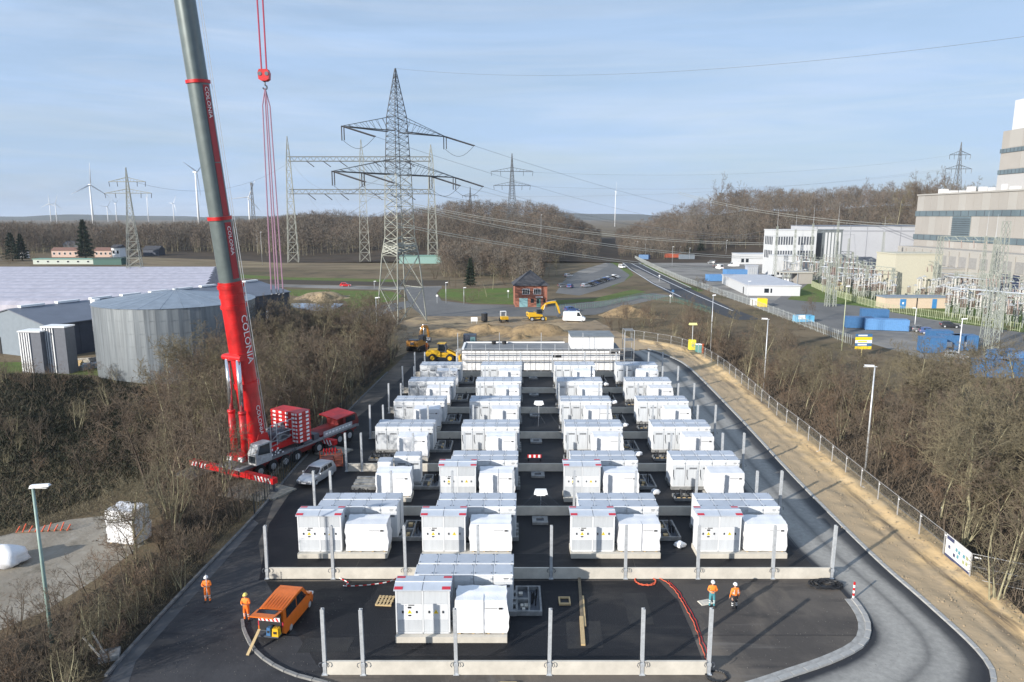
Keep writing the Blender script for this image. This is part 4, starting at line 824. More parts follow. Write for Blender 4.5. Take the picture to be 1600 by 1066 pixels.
# ------------------------------------------------------------------ road vehicles
tyb = MB(); tyb.rod((0, -.1, 0), (0, .1, 0), .32, n=16); TYS = tyb.mesh('tyre', BLACK)
rmb = MB(); rmb.rod((0, -.115, 0), (0, .115, 0), .2, n=12); RMS = rmb.mesh('rim', GALV)
def car(name, label, cat, loc, rz, paint, kind='hatch', group=None, detail=True):
    """x forward; the body is a lofted shell with its own greenhouse"""
    if kind == 'van': L_, W_, low, roof = 4.4, 1.82, 1.0, 1.9
    elif kind == 'bigvan': L_, W_, low, roof = 5.6, 2.0, 1.15, 2.45
    elif kind == 'estate': L_, W_, low, roof = 4.5, 1.8, .88, 1.5
    else: L_, W_, low, roof = 4.1, 1.75, .88, 1.5
    h = L_ / 2; t = thing(name, label, cat, loc, rz, group)
    belt = {'van': 1.1, 'bigvan': 1.35}.get(kind, .95)
    ws0 = {'van': h - .85, 'bigvan': h - .75}.get(kind, h - 1.25); ws1 = ws0 - {'van': .6, 'bigvan': .7}.get(kind, .75); rear1 = -h + {'van': .12, 'bigvan': .08, 'estate': .35, 'hatch': .4}[kind]
    b = MB(); w2 = W_ / 2
    def ring(x, wd, z0, z1): return [(x, -wd, z0), (x, wd, z0), (x, wd * 1.0, z1 * .75), (x, wd * .94, z1), (x, -wd * .94, z1), (x, -wd, z1 * .75)]
    b.loft([ring(-h, w2 * .93, .42, belt - .03), ring(-h + .15, w2, .3, belt), ring(0, w2, .26, belt), ring(ws0, w2, .26, belt), ring(h - .35, w2 * .96, .28, low - .06), ring(h, w2 * .84, .4, low - .22)])
    rw = w2 * .80 if kind not in ('van', 'bigvan') else w2 * .86
    b.add([(ws0, -w2 * .92, belt), (ws0, w2 * .92, belt), (ws1, rw, roof), (ws1, -rw, roof), (rear1 - .05 if kind in ('van', 'bigvan') else -h + .12, -w2 * .92, belt), (rear1 - .05 if kind in ('van', 'bigvan') else -h + .12, w2 * .92, belt), (rear1 + .05, rw, roof - .03), (rear1 + .05, -rw, roof - .03), (ws1 - .7, -rw, roof + .05), (ws1 - .7, rw, roof + .05)],
          [(0, 1, 2, 3), (8, 9, 6, 7), (3, 2, 9, 8), (4, 7, 6, 5), (0, 3, 8, 7, 4), (1, 5, 6, 9, 2)])
    body = b.build('body', paint, t); body.data.polygons.foreach_set('use_smooth', [True] * len(body.data.polygons)); body.data.set_sharp_from_angle(angle=R(28))
    def lerp(a, c, k): return tuple(a[i] + (c[i] - a[i]) * k for i in range(3))
    b = MB(); e = .012; A = (ws0 + e, -w2 * .86, belt + .04 + e); B_ = (ws0 + e, w2 * .86, belt + .04 + e); C_ = (ws1 + .06, rw * .93, roof - .05 + e); D_ = (ws1 + .06, -rw * .93, roof - .05 + e); b.poly([A, B_, C_, D_]); b.build('windscreen', GLASS, t)
    for s_ in (-1, 1):
        xa, xb = rear1 + .3, ws0 - .25; xe = xb - (.62 if kind != 'bigvan' else .5); xm = xa if kind != 'bigvan' else xe - .6
        y0 = s_ * (w2 * .925 + .004); y1 = s_ * (rw + .016); n_ = 1 if kind == 'bigvan' else (2 if kind == 'van' else 3); 
        for q in range(n_):
            xs0 = xm + (xb - xm) * q / n_ + .04; xs1 = xm + (xb - xm) * (q + 1) / n_ - .04; xt1 = xs1 if q < n_ - 1 else xe; zt = roof - .12
            f_ = (zt - belt) / (roof - belt); yy1 = y0 + (y1 - y0) * f_
            b = MB(); b.poly([(xs0, y0, belt + .05), (xs1, y0, belt + .05), (xt1, yy1, zt), (xs0 + .04, yy1, zt)]); b.build('side_window', GLASS, t)
    b = MB(); xr = (rear1 - .05 if kind in ('van', 'bigvan') else -h + .12) - .012; b.poly([(xr, -w2 * .8, belt + .06), (xr, w2 * .8, belt + .06), (rear1 + .03, rw * .85, roof - .14), (rear1 + .03, -rw * .85, roof - .14)]); rwn = b.build('rear_window', GLASS, t)
    for x in (-h + .85, h - .85):
        for s_ in (-1, 1):
            w_ = put('wheel', TYS, t, (x, s_ * (w2 - .11), .32)); put('rim', RMS, w_)
    for s_ in (-1, 1):
        b = MB(); b.box(h - .32, h - .03, s_ * w2 * .72 - .16, s_ * w2 * .72 + .16, low - .34, low - .18); b.build('headlight', SIGNW, t); b = MB(); b.box(-h - .012, -h + .1, s_ * w2 * .82 - .09, s_ * w2 * .82 + .09, belt - .3, belt + .02); b.build('tail_light', REDT, t)
    b = MB(); b.box(h - .10, h + .03, -w2 * .75, w2 * .75, .38, .56); b.box(-h - .03, -h + .1, -w2 * .8, w2 * .8, .38, .55); b.split('bumper', STEELD, t)
    b = MB(); b.box(h + .031, h + .036, -.26, .26, .42, .53); b.build('number_plate', SIGNW, t)
    for s_ in (-1, 1): b = MB(); b.box(ws0 - .3, ws0 - .15, s_ * (w2 + .02), s_ * (w2 + .18), belt + .02, belt + .16) if s_ > 0 else b.box(ws0 - .3, ws0 - .15, -(w2 + .18), -(w2 + .02), belt + .02, belt + .16); b.build('wing_mirror', paint, t)
    return t
SILVER = mat('paint_silver', (.45, .47, .50), .3, .05, metal=.5); PWHITE = mat('paint_van_white', (.78, .78, .78), .3, .04); PRED = mat('paint_red', (.50, .02, .02), .3, .05); PBLACK = mat('paint_black', (.025, .026, .03), .25, 0); PBLUE = mat('paint_blue', (.05, .09, .22), .3, .05); PGREY = mat('paint_grey', (.13, .135, .145), .3, .05, metal=.4)
# orange works van, tailgate raised
vp = G(440, 985); VR = R(81); van = car('works_van', 'orange works van with raised tailgate parked on the gravel', 'van', vp + Vector((0, 1.3, .02)), VR, ORANGE, 'van')
for o in [c_ for c_ in van.children if c_.name.startswith(('rear_window',))]: bpy.data.objects.remove(o)
b = MB(); b.box(-2.26, -2.235, -.74, .74, .55, 1.72); b.build('load_opening', INK, van)
tg = MB(); tg.add([(-2.2, -.8, 1.86), (-2.2, .8, 1.86), (-3.25, .76, 1.98), (-3.25, -.76, 1.98), (-2.2, -.8, 1.92), (-2.2, .8, 1.92), (-3.25, .76, 2.05), (-3.25, -.76, 2.05)], [(0, 1, 2, 3), (7, 6, 5, 4), (0, 4, 5, 1), (1, 5, 6, 2), (2, 6, 7, 3), (3, 7, 4, 0)]); tgo = tg.build('tailgate', ORANGE, van)
tg = MB(); tg.box(-2.75, -2.3, -.62, .62, 1.96, 1.985); tg.build('tailgate_window', GLASS, tgo)
for k in range(7): b = MB(); b.box(-2.1, .4, -.62 + k * .2, -.56 + k * .2, 1.925, 1.945); b.build('roof_rib', ORANGE, van)
b = MB(); b.box(-2.36, -2.32, -.7, .7, 1.25, 1.5); b.build('hazard_board', SIGNW, van); b = MB(); [b.add([(-2.365, -.65 + k * .28, 1.26), (-2.365, -.52 + k * .28, 1.26), (-2.365, -.40 + k * .28, 1.49), (-2.365, -.53 + k * .28, 1.49)], [(0, 1, 2, 3)]) for k in range(5)]; b.split('hazard_stripe', RED, van)
vr = van.matrix_basis.copy()
def in_van(x, y, z): return Matrix.Translation(van.location) @ Matrix.Rotation(VR, 4, 'Z') @ Vector((x, y, z))
for nm, x, y, sx, m_, lb in (('tool_box', -2.55, -.55, .42, YEL, 'yellow tool case on the tail of the orange van'), ('canister', -2.5, -.08, .28, BLUE, 'blue canister on the tail of the orange van')):
    t = thing(nm, lb, 'tool box', in_van(x, y, .48), VR); b = MB(); b.box(-.2, .2, -sx / 2, sx / 2, 0, .5, 0, .03, .03); b.build('case', m_, t); b = MB(); b.path([(0, -.1, .5), (0, -.1, .57), (0, .1, .57), (0, .1, .5)], .02, 5); b.build('handle', INK, t); b = MB(); b.box(-.21, -.2, -sx / 4, sx / 4, .18, .34); b.build('print', INK, t)
b = MB(); b.box(-2.75, -2.3, -.75, .75, .40, .47); b.build('tail_step', STEELD, van)
t = thing('loose_plank', 'pale plank leaning from the orange van tail to the ground', 'plank', in_van(-2.6, .55, .02), VR + math.pi); b = MB(); b.add([(0, -.09, .75), (1.5, -.09, 0), (1.5, .09, 0), (0, .09, .75), (0, -.09, .80), (1.5, -.09, .05), (1.5, .09, .05), (0, .09, .80)], [(0, 1, 2, 3), (7, 6, 5, 4), (0, 4, 5, 1), (1, 5, 6, 2), (2, 6, 7, 3), (3, 7, 4, 0)]); b.build('board', WOOD, t)
car('silver_estate', 'silver estate car parked under the crane', 'car', G(487, 757) + Vector((.2, 1.2, .02)), R(-108), SILVER, 'estate')
car('white_van', 'white delivery van parked beside the brown heap', 'van', G(897, 502), R(-8), PWHITE, 'bigvan')
car('dark_car', 'dark car behind the white delivery van', 'car', G(893, 487), R(20), PBLUE)
car('red_car', 'red car driving along the field road', 'car', G(540, 448), R(8), PRED)
car('road_van', 'white van driving on the highway', 'van', G(972, 419), R(-68), PWHITE, 'van')
car('far_truck', 'dark van far down the highway', 'van', G(951, 391), R(-75), PBLACK, 'bigvan')
rr = random.Random(2)
pcol = [PBLACK, PBLUE, SILVER, PGREY, PWHITE]
for k in range(11):
    p = G(916 + k * 4.6, 449 - k * 1.45); car('parked_car', ['first', 'second', 'third', 'fourth', 'fifth', 'sixth', 'seventh', 'eighth', 'ninth', 'tenth', 'last'][k] + ' car from the near end of the car park row', 'car', p, R(35 + rr.uniform(-4, 4)), pcol[[2, 0, 3, 1, 0, 3, 0, 1, 2, 0, 4][k]], group='cars in the car park')
for k, (px, py, m_, lb) in enumerate(((880, 449, PGREY, 'grey car alone in front of the car park row'), (888, 433, SILVER, 'silver car on the gravel lot'), (891, 450, PBLUE, 'blue car beside the brick house shadow'))): car('parked_car', lb, 'car', G(px, py), R(10 + k * 30), m_)
for k, (px, py, m_) in enumerate(((1118, 418, PBLACK), (1124, 421, PWHITE), (1112, 412, PGREY), (1146, 417, PWHITE), (1203, 436, PWHITE))): car('yard_van', ['dark van', 'white van', 'grey van', 'pale pickup', 'white pickup'][k] + ' parked in the works yard', 'van', G(px, py), R(60 + k * 40), m_, 'bigvan' if k % 2 else 'van')
for k, (px, py, m_) in enumerate(((1440, 519, PGREY), (1452, 522, PBLUE), (1492, 561, SILVER), (1484, 512, PBLACK))): car('works_car', ['grey car', 'blue car', 'silver car behind trees', 'black car'][k] + ' on the works road', 'car', G(px, py), R(-20), m_)

# ------------------------------------------------------------------ construction machines
def excavator(label, loc, rz, paint, tracked, reach):
    t = thing('excavator', label, 'excavator', loc, rz)
    if tracked:
        for s_ in (-1, 1):
            b = MB(); b.side([(-1.9, .35), (-1.6, .05), (1.6, .05), (1.9, .35), (1.9, .65), (1.6, .95), (-1.6, .95), (-1.9, .65)], s_ * 1.25 - .3, s_ * 1.25 + .3); b.build('track', BLACK, t)
    else:
        for x in (-1.4, 1.4):
            for s_ in (-1, 1): w_ = put('wheel', TYS, t, (x, s_ * 1.0, .55)); w_.scale = (1.7, 2, 1.7); put('rim', RMS, w_)
        b = MB(); b.box(-1.8, 1.8, -.7, .7, .5, .95); b.box(2.0, 2.4, -1.1, 1.1, .2, .9); b.build('undercarriage', paint, t)
    b = MB(); b.rod((0, 0, .9), (0, 0, 1.15), .8, n=16); b.build('slew_ring', STEELD, t)
    b = MB(); b.side([(-2.3, 1.15), (1.3, 1.15), (1.3, 1.6), (-.2, 2.2), (-2.1, 2.3), (-2.4, 1.9)], -1.25, 1.25); b.build('house', paint, t)
    b = MB(); b.box(-2.2, -1.0, -1.1, 1.1, 2.25, 2.42); b.box(-2.42, -2.38, -.4, .4, 1.5, 2.0); b.build('engine_cover', STEELD, t)
    b = MB(); b.side([(-.3, 1.9), (1.35, 1.6), (1.3, 2.4), (1.0, 3.05), (-.3, 3.05)], -1.25, -.3); b.build('cab', STEELD, t)
    b = MB(); b.side([(-.1, 2.1), (1.2, 1.9), (1.15, 2.4), (.95, 2.9), (-.1, 2.9)], -1.27, -1.255); b.poly([(1.36, -.4, 1.75), (1.36, -1.15, 1.75), (1.06, -1.15, 2.95), (1.06, -.4, 2.95)]); b.split('cab_window', GLASS, t)
    P_ = reach
    def arm(p, q, w0, w1, nm):
        b = MB(); p = Vector(p); q = Vector(q); d = (q - p).normalized(); n_ = Vector((-d.z, 0, d.x)); mid = (p + q) / 2 + n_ * .12
        b.loft([[c_ + n_ * hh + Vector((0, s_, 0)) for s_, hh in ((-.2, -wd), (.2, -wd), (.2, wd), (-.2, wd))] for c_, wd in ((p, w0 * .6), (mid, w0), (q, w1))]); return b.build(nm, paint, t)
    arm(P_[0], P_[1], .36, .24, 'boom'); arm(P_[1], P_[2], .28, .2, 'boom_end'); arm(P_[2], P_[3], .24, .15, 'stick')
    b = MB(); b.rod((1.4, .35, 1.4), (P_[1][0] - .3, .3, P_[1][2] - .2), .09, n=8); b.rod((1.4, -.35, 1.4), (P_[1][0] - .3, -.3, P_[1][2] - .2), .09, n=8); b.rod((P_[1][0], 0, P_[1][2] + .35), (P_[2][0] + .1, 0, P_[2][2] + .4), .09, n=8); b.split('hydraulic_ram', CHROME, t)
    x, z = P_[3][0], P_[3][2]; b = MB(); b.side([(x - .2, z + .1), (x + .25, z), (x + .1, z - .75), (x - .45, z - .95), (x - .95, z - .6), (x - .6, z - .45), (x - .35, z - .5)], -.5, .5); b.build('bucket', STEELD, t)
    return t
excavator('yellow wheeled excavator with arched boom in front of the brick house', G(838, 501), R(12), YEL, False, [(.9, 0, 1.9), (2.6, 0, 4.3), (5.0, 0, 4.6), (6.1, 0, 1.6)])
excavator('orange and dark tracked excavator left of the wheel loader', G(652, 549) + Vector((0, 1, 0)), R(70), mat('machine_orange', (.55, .25, .05), .45, .2, 3), True, [(.9, 0, 1.9), (2.3, 0, 4.4), (4.2, 0, 4.0), (4.8, 0, 1.8)])
t = thing('wheel_loader', 'yellow wheel loader beside the white building shell', 'wheel loader', G(694, 566) + Vector((0, 1.0, .02)), R(-6))
b = MB(); b.side([(-3.2, 1.0), (-.6, .9), (-.6, 1.8), (-1.2, 2.2), (-3.0, 2.05), (-3.3, 1.6)], -1.0, 1.0); b.build('engine_body', YEL, t)
b = MB(); b.side([(-.6, .8), (1.6, .8), (1.4, 1.5), (.4, 1.7), (-.6, 1.6)], -.75, .75); b.build('front_frame', YEL, t)
b = MB(); b.side([(-1.1, 1.9), (.5, 1.7), (.45, 2.5), (.15, 3.25), (-1.1, 3.25)], -.8, .8); b.build('cab', STEELD, t); b = MB(); b.box(-1.2, .25, -.85, .85, 3.25, 3.35); b.build('cab_roof', YEL, t)
b = MB(); b.side([(-.9, 2.1), (.3, 2.0), (.3, 2.5), (.1, 3.1), (-.9, 3.1)], -.815, -.805); b.build('cab_window', GLASS, t)
b = MB(); [b.side([(.3, 1.9), (.6, 2.2), (2.7, 1.2), (3.0, .6), (2.7, .6), (2.3, 1.0)], s_ * .6 - .1, s_ * .6 + .1) for s_ in (-1, 1)]; b.split('lift_arm', YEL, t)
b = MB(); b.side([(2.8, .15), (3.9, .1), (4.0, .2), (3.2, .4), (3.0, 1.1), (3.3, 1.5), (3.1, 1.5), (2.75, 1.0)], -1.35, 1.35); b.build('bucket', YEL, t)
for x in (-2.0, 1.2):
    for s_ in (-1, 1): w_ = put('wheel', TYS, t, (x, s_ * 1.05, .75)); w_.scale = (2.3, 2.6, 2.3); rm_ = put('rim', None, w_); bpy.data.objects.remove(rm_); b = MB(); b.rod((0, -.12, 0), (0, .12, 0), .17, n=12); b.build('rim', YEL, w_)
t = thing('dumper', 'small site dumper on the road behind the spoil heaps', 'dumper', G(787, 503), R(-80))
b = MB(); b.side([(-1.6, .5), (.2, .5), (.2, 1.3), (-1.6, 1.3)], -.8, .8); b.build('chassis', STEELD, t); b = MB(); b.side([(.2, .7), (1.8, .8), (2.1, 1.5), (.1, 1.5)], -.9, .9); b.build('skip', YEL, t); b = MB(); b.box(-1.4, -.2, -.7, .7, 2.5, 2.6); [b.rod((x, y, 1.3), (x, y, 2.5), .05, n=5) for x in (-1.35, -.25) for y in (-.65, .65)]; b.build('canopy', PWHITE, t)
for x in (-1.0, 1.1):
    for s_ in (-1, 1): w_ = put('wheel', TYS, t, (x, s_ * .85, .45)); w_.scale = (1.4, 1.5, 1.4)
# light tower with generator, toilets
t = thing('light_tower', 'yellow light tower generator at the bend of the ring road', 'light tower', G(1081, 549))
b = MB(); b.box(-.65, .65, -.6, .6, .35, 2.3, 0, .05, .05); b.build('generator_case', mat('lime_yellow', (.78, .66, .06), .45, .1), t); b = MB(); b.rod((0, 0, 2.3), (0, 0, 5.2), .07, n=6); b.build('mast', GALV, t); b = MB(); b.box(-.8, .8, -.2, .2, 5.2, 5.6, 0, .1, .05); b.build('lamp_bar', mat('lamp_yellow', (.85, .80, .30), .4, 0), t); b = MB(); b.box(-.7, .7, -.65, .65, .15, .35); b.build('skid', STEELD, t); b = MB(); b.rod((0, -.6, 1.3), (0, -.62, 1.3), .3, n=14); b.build('round_sign', OLIVE, t)
for k, (px, m_, lb) in enumerate(((1091, mat('toilet_teal', (.10, .32, .30), .5, .1), 'teal portable toilet beside the yellow light tower'), (1096, mat('drum_orange', (.60, .15, .04), .5, .1), 'orange drum shaped bin beside the teal toilet'))):
    t = thing('portable_toilet' if k == 0 else 'waste_drum', lb, 'toilet' if k == 0 else 'bin', G(px, 552))
    if k == 0: b = MB(); b.box(-.5, .5, -.5, .5, 0, 1.7); b.build('cabin', m_, t); b = MB(); b.box(-.35, .35, -.51, -.5, .1, 1.5); b.build('door', mat('toilet_door', (.16, .40, .38), .5, .1), t); b = MB(); b.box(-.55, .55, -.55, .55, 1.7, 1.85, 0, .1, .1); b.build('roof', SIGNW, t)
    else: b = MB(); b.rod((0, 0, .05), (0, 0, 1.8), .48, n=14); b.build('drum', m_, t); b = MB(); [b.rod((0, 0, z), (0, 0, z + .06), .51, n=14) for z in (.1, .8, 1.7)]; b.split('hoop', REDT, t)

# ------------------------------------------------------------------ people
def person(label, loc, rz, tops, legs, helmet, pose, skin=(.55, .34, .25)):
    t = thing('person', label, 'person', loc, rz)
    mats_ = [tops, legs, mat('skin', (.50, .30, .22), .6, .1), mat('boot', (.03, .026, .022), .7, .1), mat('reflective', (.72, .72, .70), .35, 0)]
    J = []; Eg = []
    def v(p, r, m_, par=None):
        J.append((Vector(p), r, m_)); i = len(J) - 1
        if par is not None: Eg.append((par, i))
        return i
    pel = v((0, 0, .98), (.17, .13), 1); wa = v((0, 0, 1.12), (.165, .125), 0, pel); ch = v((0, .0, 1.34), (.20, .14), 0, wa); nk = v((0, .0, 1.50), (.07, .07), 0, ch); nk2 = v((0, .01, 1.57), (.055, .06), 2, nk); hd = v((0, .02, 1.66), (.085, .10), 2, nk2); hd2 = v((0, .02, 1.75), (.08, .095), 2, hd)
    for s_ in (-1, 1):
        hp = v((s_ * .10, 0, .90), (.115, .12), 1, pel); kn = v((s_ * .13, .02, .50), (.075, .08), 1, hp); an_ = v((s_ * .14, -.02, .12), (.06, .065), 1, kn); ft = v((s_ * .15, .03, .05), (.055, .05), 3, an_); to = v((s_ * .17, .17, .04), (.045, .035), 3, ft)
        sh = v((s_ * .20, 0, 1.44), (.085, .085), 0, ch)
        if pose == 'front': el = (s_ * .29, .03, 1.18); wr = (s_ * .12, .26, 1.22); dr = Vector((-s_ * .7, .7, .1))
        elif pose == 'up': el = (s_ * .27, .16, 1.22); wr = (s_ * .11, .27, 1.46); dr = Vector((-s_ * .3, .3, 1))
        else: el = (s_ * .28, -.03, 1.17); wr = (s_ * .30, .06, .93); dr = Vector((0, .15, -1))
        dr.normalize(); e_ = v(el, (.062, .062), 0, sh); w_ = v(wr, (.042, .042), 0, e_); pm = v(Vector(wr) + dr * .07, (.042, .022), 2, w_)
        lat = dr.cross(Vector((0, 0, 1)) if abs(dr.z) < .8 else Vector((0, 1, 0))).normalized()
        cur = Vector((0, .6, -.2)) if pose == 'down' else Vector((-s_ * .4, -.2, .3))
        for f_, (o_, l_) in enumerate(((-.033, .075), (-.011, .085), (.011, .08), (.033, .065))):
            k1 = v(Vector(wr) + dr * .115 + lat * o_, (.011, .011), 2, pm); k2 = v(Vector(wr) + dr * (.115 + l_ * .6) + lat * o_ + cur * .02, (.0095, .0095), 2, k1); v(Vector(wr) + dr * (.115 + l_) + lat * o_ + cur * .05, (.008, .008), 2, k2)
        th = v(Vector(wr) + dr * .07 - lat * .05 * (1 if s_ > 0 else -1), (.012, .012), 2, pm); v(Vector(wr) + dr * .12 - lat * .07 * (1 if s_ > 0 else -1), (.010, .010), 2, th)
    me = bpy.data.meshes.new('body'); me.from_pydata([j[0] for j in J], Eg, []); o = put('body', me, t)
    sk = o.modifiers.new('skin', 'SKIN'); sk.use_smooth_shade = True
    for i, j in enumerate(J): o.data.skin_vertices[0].data[i].radius = j[1]
    o.data.skin_vertices[0].data[0].use_root = True
    ss = o.modifiers.new('sub', 'SUBSURF'); ss.levels = 1; ss.render_levels = 1
    bpy.context.view_layer.update(); ev = bpy.data.meshes.new_from_object(o.evaluated_get(bpy.context.evaluated_depsgraph_get()))
    o.modifiers.clear(); ev.name = 'body'; o.data = ev; ev.materials.clear()
    for m_ in mats_: ev.materials.append(m_)
    JP = np.array([j[0] for j in J]); JM = np.array([j[2] for j in J]); cs = np.array([p.center for p in ev.polygons]) if len(ev.polygons) else np.zeros((0, 3))
    idx = JM[np.argmin(((cs[:, None] - JP[None]) ** 2).sum(2), 1)]
    z = cs[:, 2]; r_ = np.abs(cs[:, 0]) < .26
    idx = np.where((idx == 0) & (((z > 1.16) & (z < 1.21))) & r_, 4, idx); idx = np.where((idx == 1) & (((z > .30) & (z < .36)) | ((z > .42) & (z < .48))), 4, idx)
    ev.polygons.foreach_set('material_index', idx.astype(np.int32)); ev.polygons.foreach_set('use_smooth', np.ones(len(ev.polygons), bool))
    # face details and helmet
    b = MB(); b.rod((0, .115, 1.675), (0, .145, 1.655), .014, .018, n=6); b.build('nose', mats_[2], t)
    for s_ in (-1, 1): b = MB(); b.rod((s_ * .034, .106, 1.70), (s_ * .034, .117, 1.70), .012, n=6); b.build('eye', INK, t); b = MB(); b.rod((s_ * .082, .01, 1.67), (s_ * .10, 0, 1.68), .028, .024, n=6); b.build('ear', mats_[2], t)
    b = MB(); b.box(-.03, .03, .108, .116, 1.612, 1.622); b.build('mouth', mat('lips', (.35, .14, .12), .6, 0), t)
    bm = bmesh.new(); bmesh.ops.create_uvsphere(bm, u_segments=16, v_segments=10, radius=1)
    for q in list(bm.verts):
        if q.co.z < -.12: bm.verts.remove(q)
    for q in bm.verts: q.co = (q.co.x * .125, q.co.y * .15 + .01, q.co.z * .135 + 1.735)
    r_ = bmesh.ops.create_cone(bm, cap_ends=True, segments=16, radius1=.15, radius2=.14, depth=.02)
    for q in r_['verts']: q.co = (q.co.x * .92, q.co.y * 1.2 + .03, q.co.z + 1.735)
    hm = bpy.data.meshes.new('helmet'); bm.to_mesh(hm); bm.free(); hm.materials.append(helmet); hm.polygons.foreach_set('use_smooth', [True] * len(hm.polygons)); put('helmet', hm, t)
    if tops is HIVIS:
        b = MB(); [b.box(s_ * .12 - .02, s_ * .12 + .02, -.155, -.150, 1.15, 1.45) for s_ in (-1, 1)]; b.split('reflective_strip', mats_[4], t)
    t.scale = (1.05, 1.05, 1.05); return t
HVT = mat('hivis_trousers', (.90, .20, .02), .7, .1); DKT = mat('dark_trousers', (.025, .025, .03), .8, .1); TLT = mat('teal_trousers', (.07, .26, .30), .8, .1); HY = mat('helmet_yellow', (.80, .66, .16), .35, 0); HWt = mat('helmet_white', (.85, .85, .85), .35, 0)
person('worker in full orange hi-vis holding a rod near the left kerb', G(325, 941) + Vector((0, 0, .02)), R(185), HIVIS, HVT, HWt, 'front')
person('worker in full orange hi-vis and yellow helmet beside the orange van', G(386, 970) + Vector((0, 0, .02)), R(170), HIVIS, HVT, HY, 'front')
person('worker in orange vest and teal trousers with arms folded', G(1112, 949) + Vector((0, 0, .02)), R(175), HIVIS, TLT, HWt, 'front')
person('worker in orange jacket and black trousers seen from behind', G(1147, 953) + Vector((0, 0, .02)), R(10), HIVIS, DKT, HWt, 'down')
person('distant worker in orange hi-vis beside the tracked excavator', G(667, 549), R(150), HIVIS, HVT, HWt, 'down')
t = thing('levelling_rod', 'thin pale rod held by the worker at the left kerb', 'rod', G(325, 941) + Vector((.12, -.32, .95))); b = MB(); b.rod((0, 0, -.35), (.02, .03, 1.25), .02, n=6); b.build('staff', SIGNW, t); b = MB(); b.rod((.02, .03, 1.25), (.02, .03, 1.33), .035, n=6); b.build('tip', STEELD, t)
# ------------------------------------------------------------------ buildings on the left
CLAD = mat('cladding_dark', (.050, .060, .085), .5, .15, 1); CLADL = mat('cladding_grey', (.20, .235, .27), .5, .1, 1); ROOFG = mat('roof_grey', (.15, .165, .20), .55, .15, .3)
pa = G(78, 562); pz = G(454, 493); ud_ = (pz - pa); ud_.z = 0; LB = ud_.length; ud_.normalize()
wh = thing('warehouse', 'long dark warehouse with grey gabled roof behind the steel tank', 'warehouse', (pa.x, pa.y, 0), math.atan2(ud_.y, ud_.x))
EH, RH, WB = 6.3, 8.7, 21
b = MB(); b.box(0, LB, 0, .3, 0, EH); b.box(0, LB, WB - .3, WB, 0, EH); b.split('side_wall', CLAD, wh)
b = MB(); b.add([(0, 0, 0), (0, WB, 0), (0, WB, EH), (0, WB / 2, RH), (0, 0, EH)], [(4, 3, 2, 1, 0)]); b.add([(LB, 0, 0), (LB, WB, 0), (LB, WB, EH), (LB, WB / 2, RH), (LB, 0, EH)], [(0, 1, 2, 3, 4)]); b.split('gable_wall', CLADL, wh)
for s_ in (0, 1):
    y0, y1 = (-.35, WB / 2) if s_ == 0 else (WB + .35, WB / 2); z0 = EH - .1; b = MB(); b.add([(-.3, y0, z0), (LB + .3, y0, z0), (LB + .3, y1, RH), (-.3, y1, RH), (-.3, y0, z0 + .18), (LB + .3, y0, z0 + .18), (LB + .3, y1, RH + .18), (-.3, y1, RH + .18)], [(0, 1, 2, 3), (7, 6, 5, 4), (0, 4, 5, 1), (1, 5, 6, 2), (2, 6, 7, 3), (3, 7, 4, 0)])
    rf = b.build('roof', ROOFG, wh)
    if s_ == 0:
        for k in range(9): b = MB(); x = 2 + k * LB / 9; b.box(x, x + LB / 14, WB / 2 - .5, WB / 2 + .5, RH + .15, RH + .55); b.build('ridge_skylight', SIGNW, rf)
for k in range(24): b = MB(); x = .8 + k * (LB - 1.6) / 23; b.box(x - .05, x + .05, -.06, 0, .1, EH - .15); b.build('wall_rib', CLAD, wh)
b = MB(); b.box(9.0, 12.6, -.09, -.062, 2.6, 5.2); b.build('wall_sign', REDT, wh); b = MB(); b.box(9.3, 12.3, -.1, -.092, 1.6, 1.9); b.box(9.3, 12.3, -.1, -.092, 1.1, 1.3); b.split('sign_line', SIGNW, wh)
b = MB(); b.box(LB - 9, LB - 8.2, -.1, -.062, 0, 2.3); b.build('door', SIGNW, wh)
b = MB(); b.side([(-.12, 0), (-.02, 0), (-.02, 3.2), (-.12, 3.2)], 14, 19.5); b.build('gate', INK, wh)
# steel tank
TANKM = mat('tank_steel', (.25, .275, .295), .42, .3, 1.0, metal=.45, stretch=(3, 3, .12)); ROOFB = mat('tank_roof', (.25, .29, .335), .45, .2, .7, metal=.2)
tc_ = G(275, 603); TR = 12.6; tcx = AT(276, 600, 119); TY_ = 120.0; tk = thing('storage_tank', 'large ribbed steel storage tank with shallow conical roof', 'tank', (AT(283, 560, TY_).x, TY_, 0)); TH_ = 11.9
b = MB(); n = 96; ring = [[((TR + (.06 if i % 2 else 0)) * math.cos(2 * math.pi * i / n), (TR + (.06 if i % 2 else 0)) * math.sin(2 * math.pi * i / n), z) for i in range(n)] for z in (0, TH_)]; b.loft(ring, caps=False); b.build('shell', TANKM, tk)
for z in (2.0, 4.0, 6.0, 8.0, 10.0, TH_ - .1): b = MB(); b.loft([[((TR + .09) * math.cos(2 * math.pi * i / 48), (TR + .09) * math.sin(2 * math.pi * i / 48), zz) for i in range(48)] for zz in (z, z + .06)], caps=False); b.build('stiffener_ring', TANKM, tk)
RK = 24
for k in range(RK):
    a0, a1 = 2 * math.pi * k / RK, 2 * math.pi * (k + .985) / RK; b = MB(); r0 = TR + .25
    p = [(r0 * math.cos(a0), r0 * math.sin(a0), TH_), (r0 * math.cos(a1), r0 * math.sin(a1), TH_), (.5 * math.cos(a1), .5 * math.sin(a1), TH_ + 1.75), (.5 * math.cos(a0), .5 * math.sin(a0), TH_ + 1.75)]
    b.poly(p); b.rod(p[0], p[3], .02, n=4); b.build('roof_sheet', ROOFB, tk)
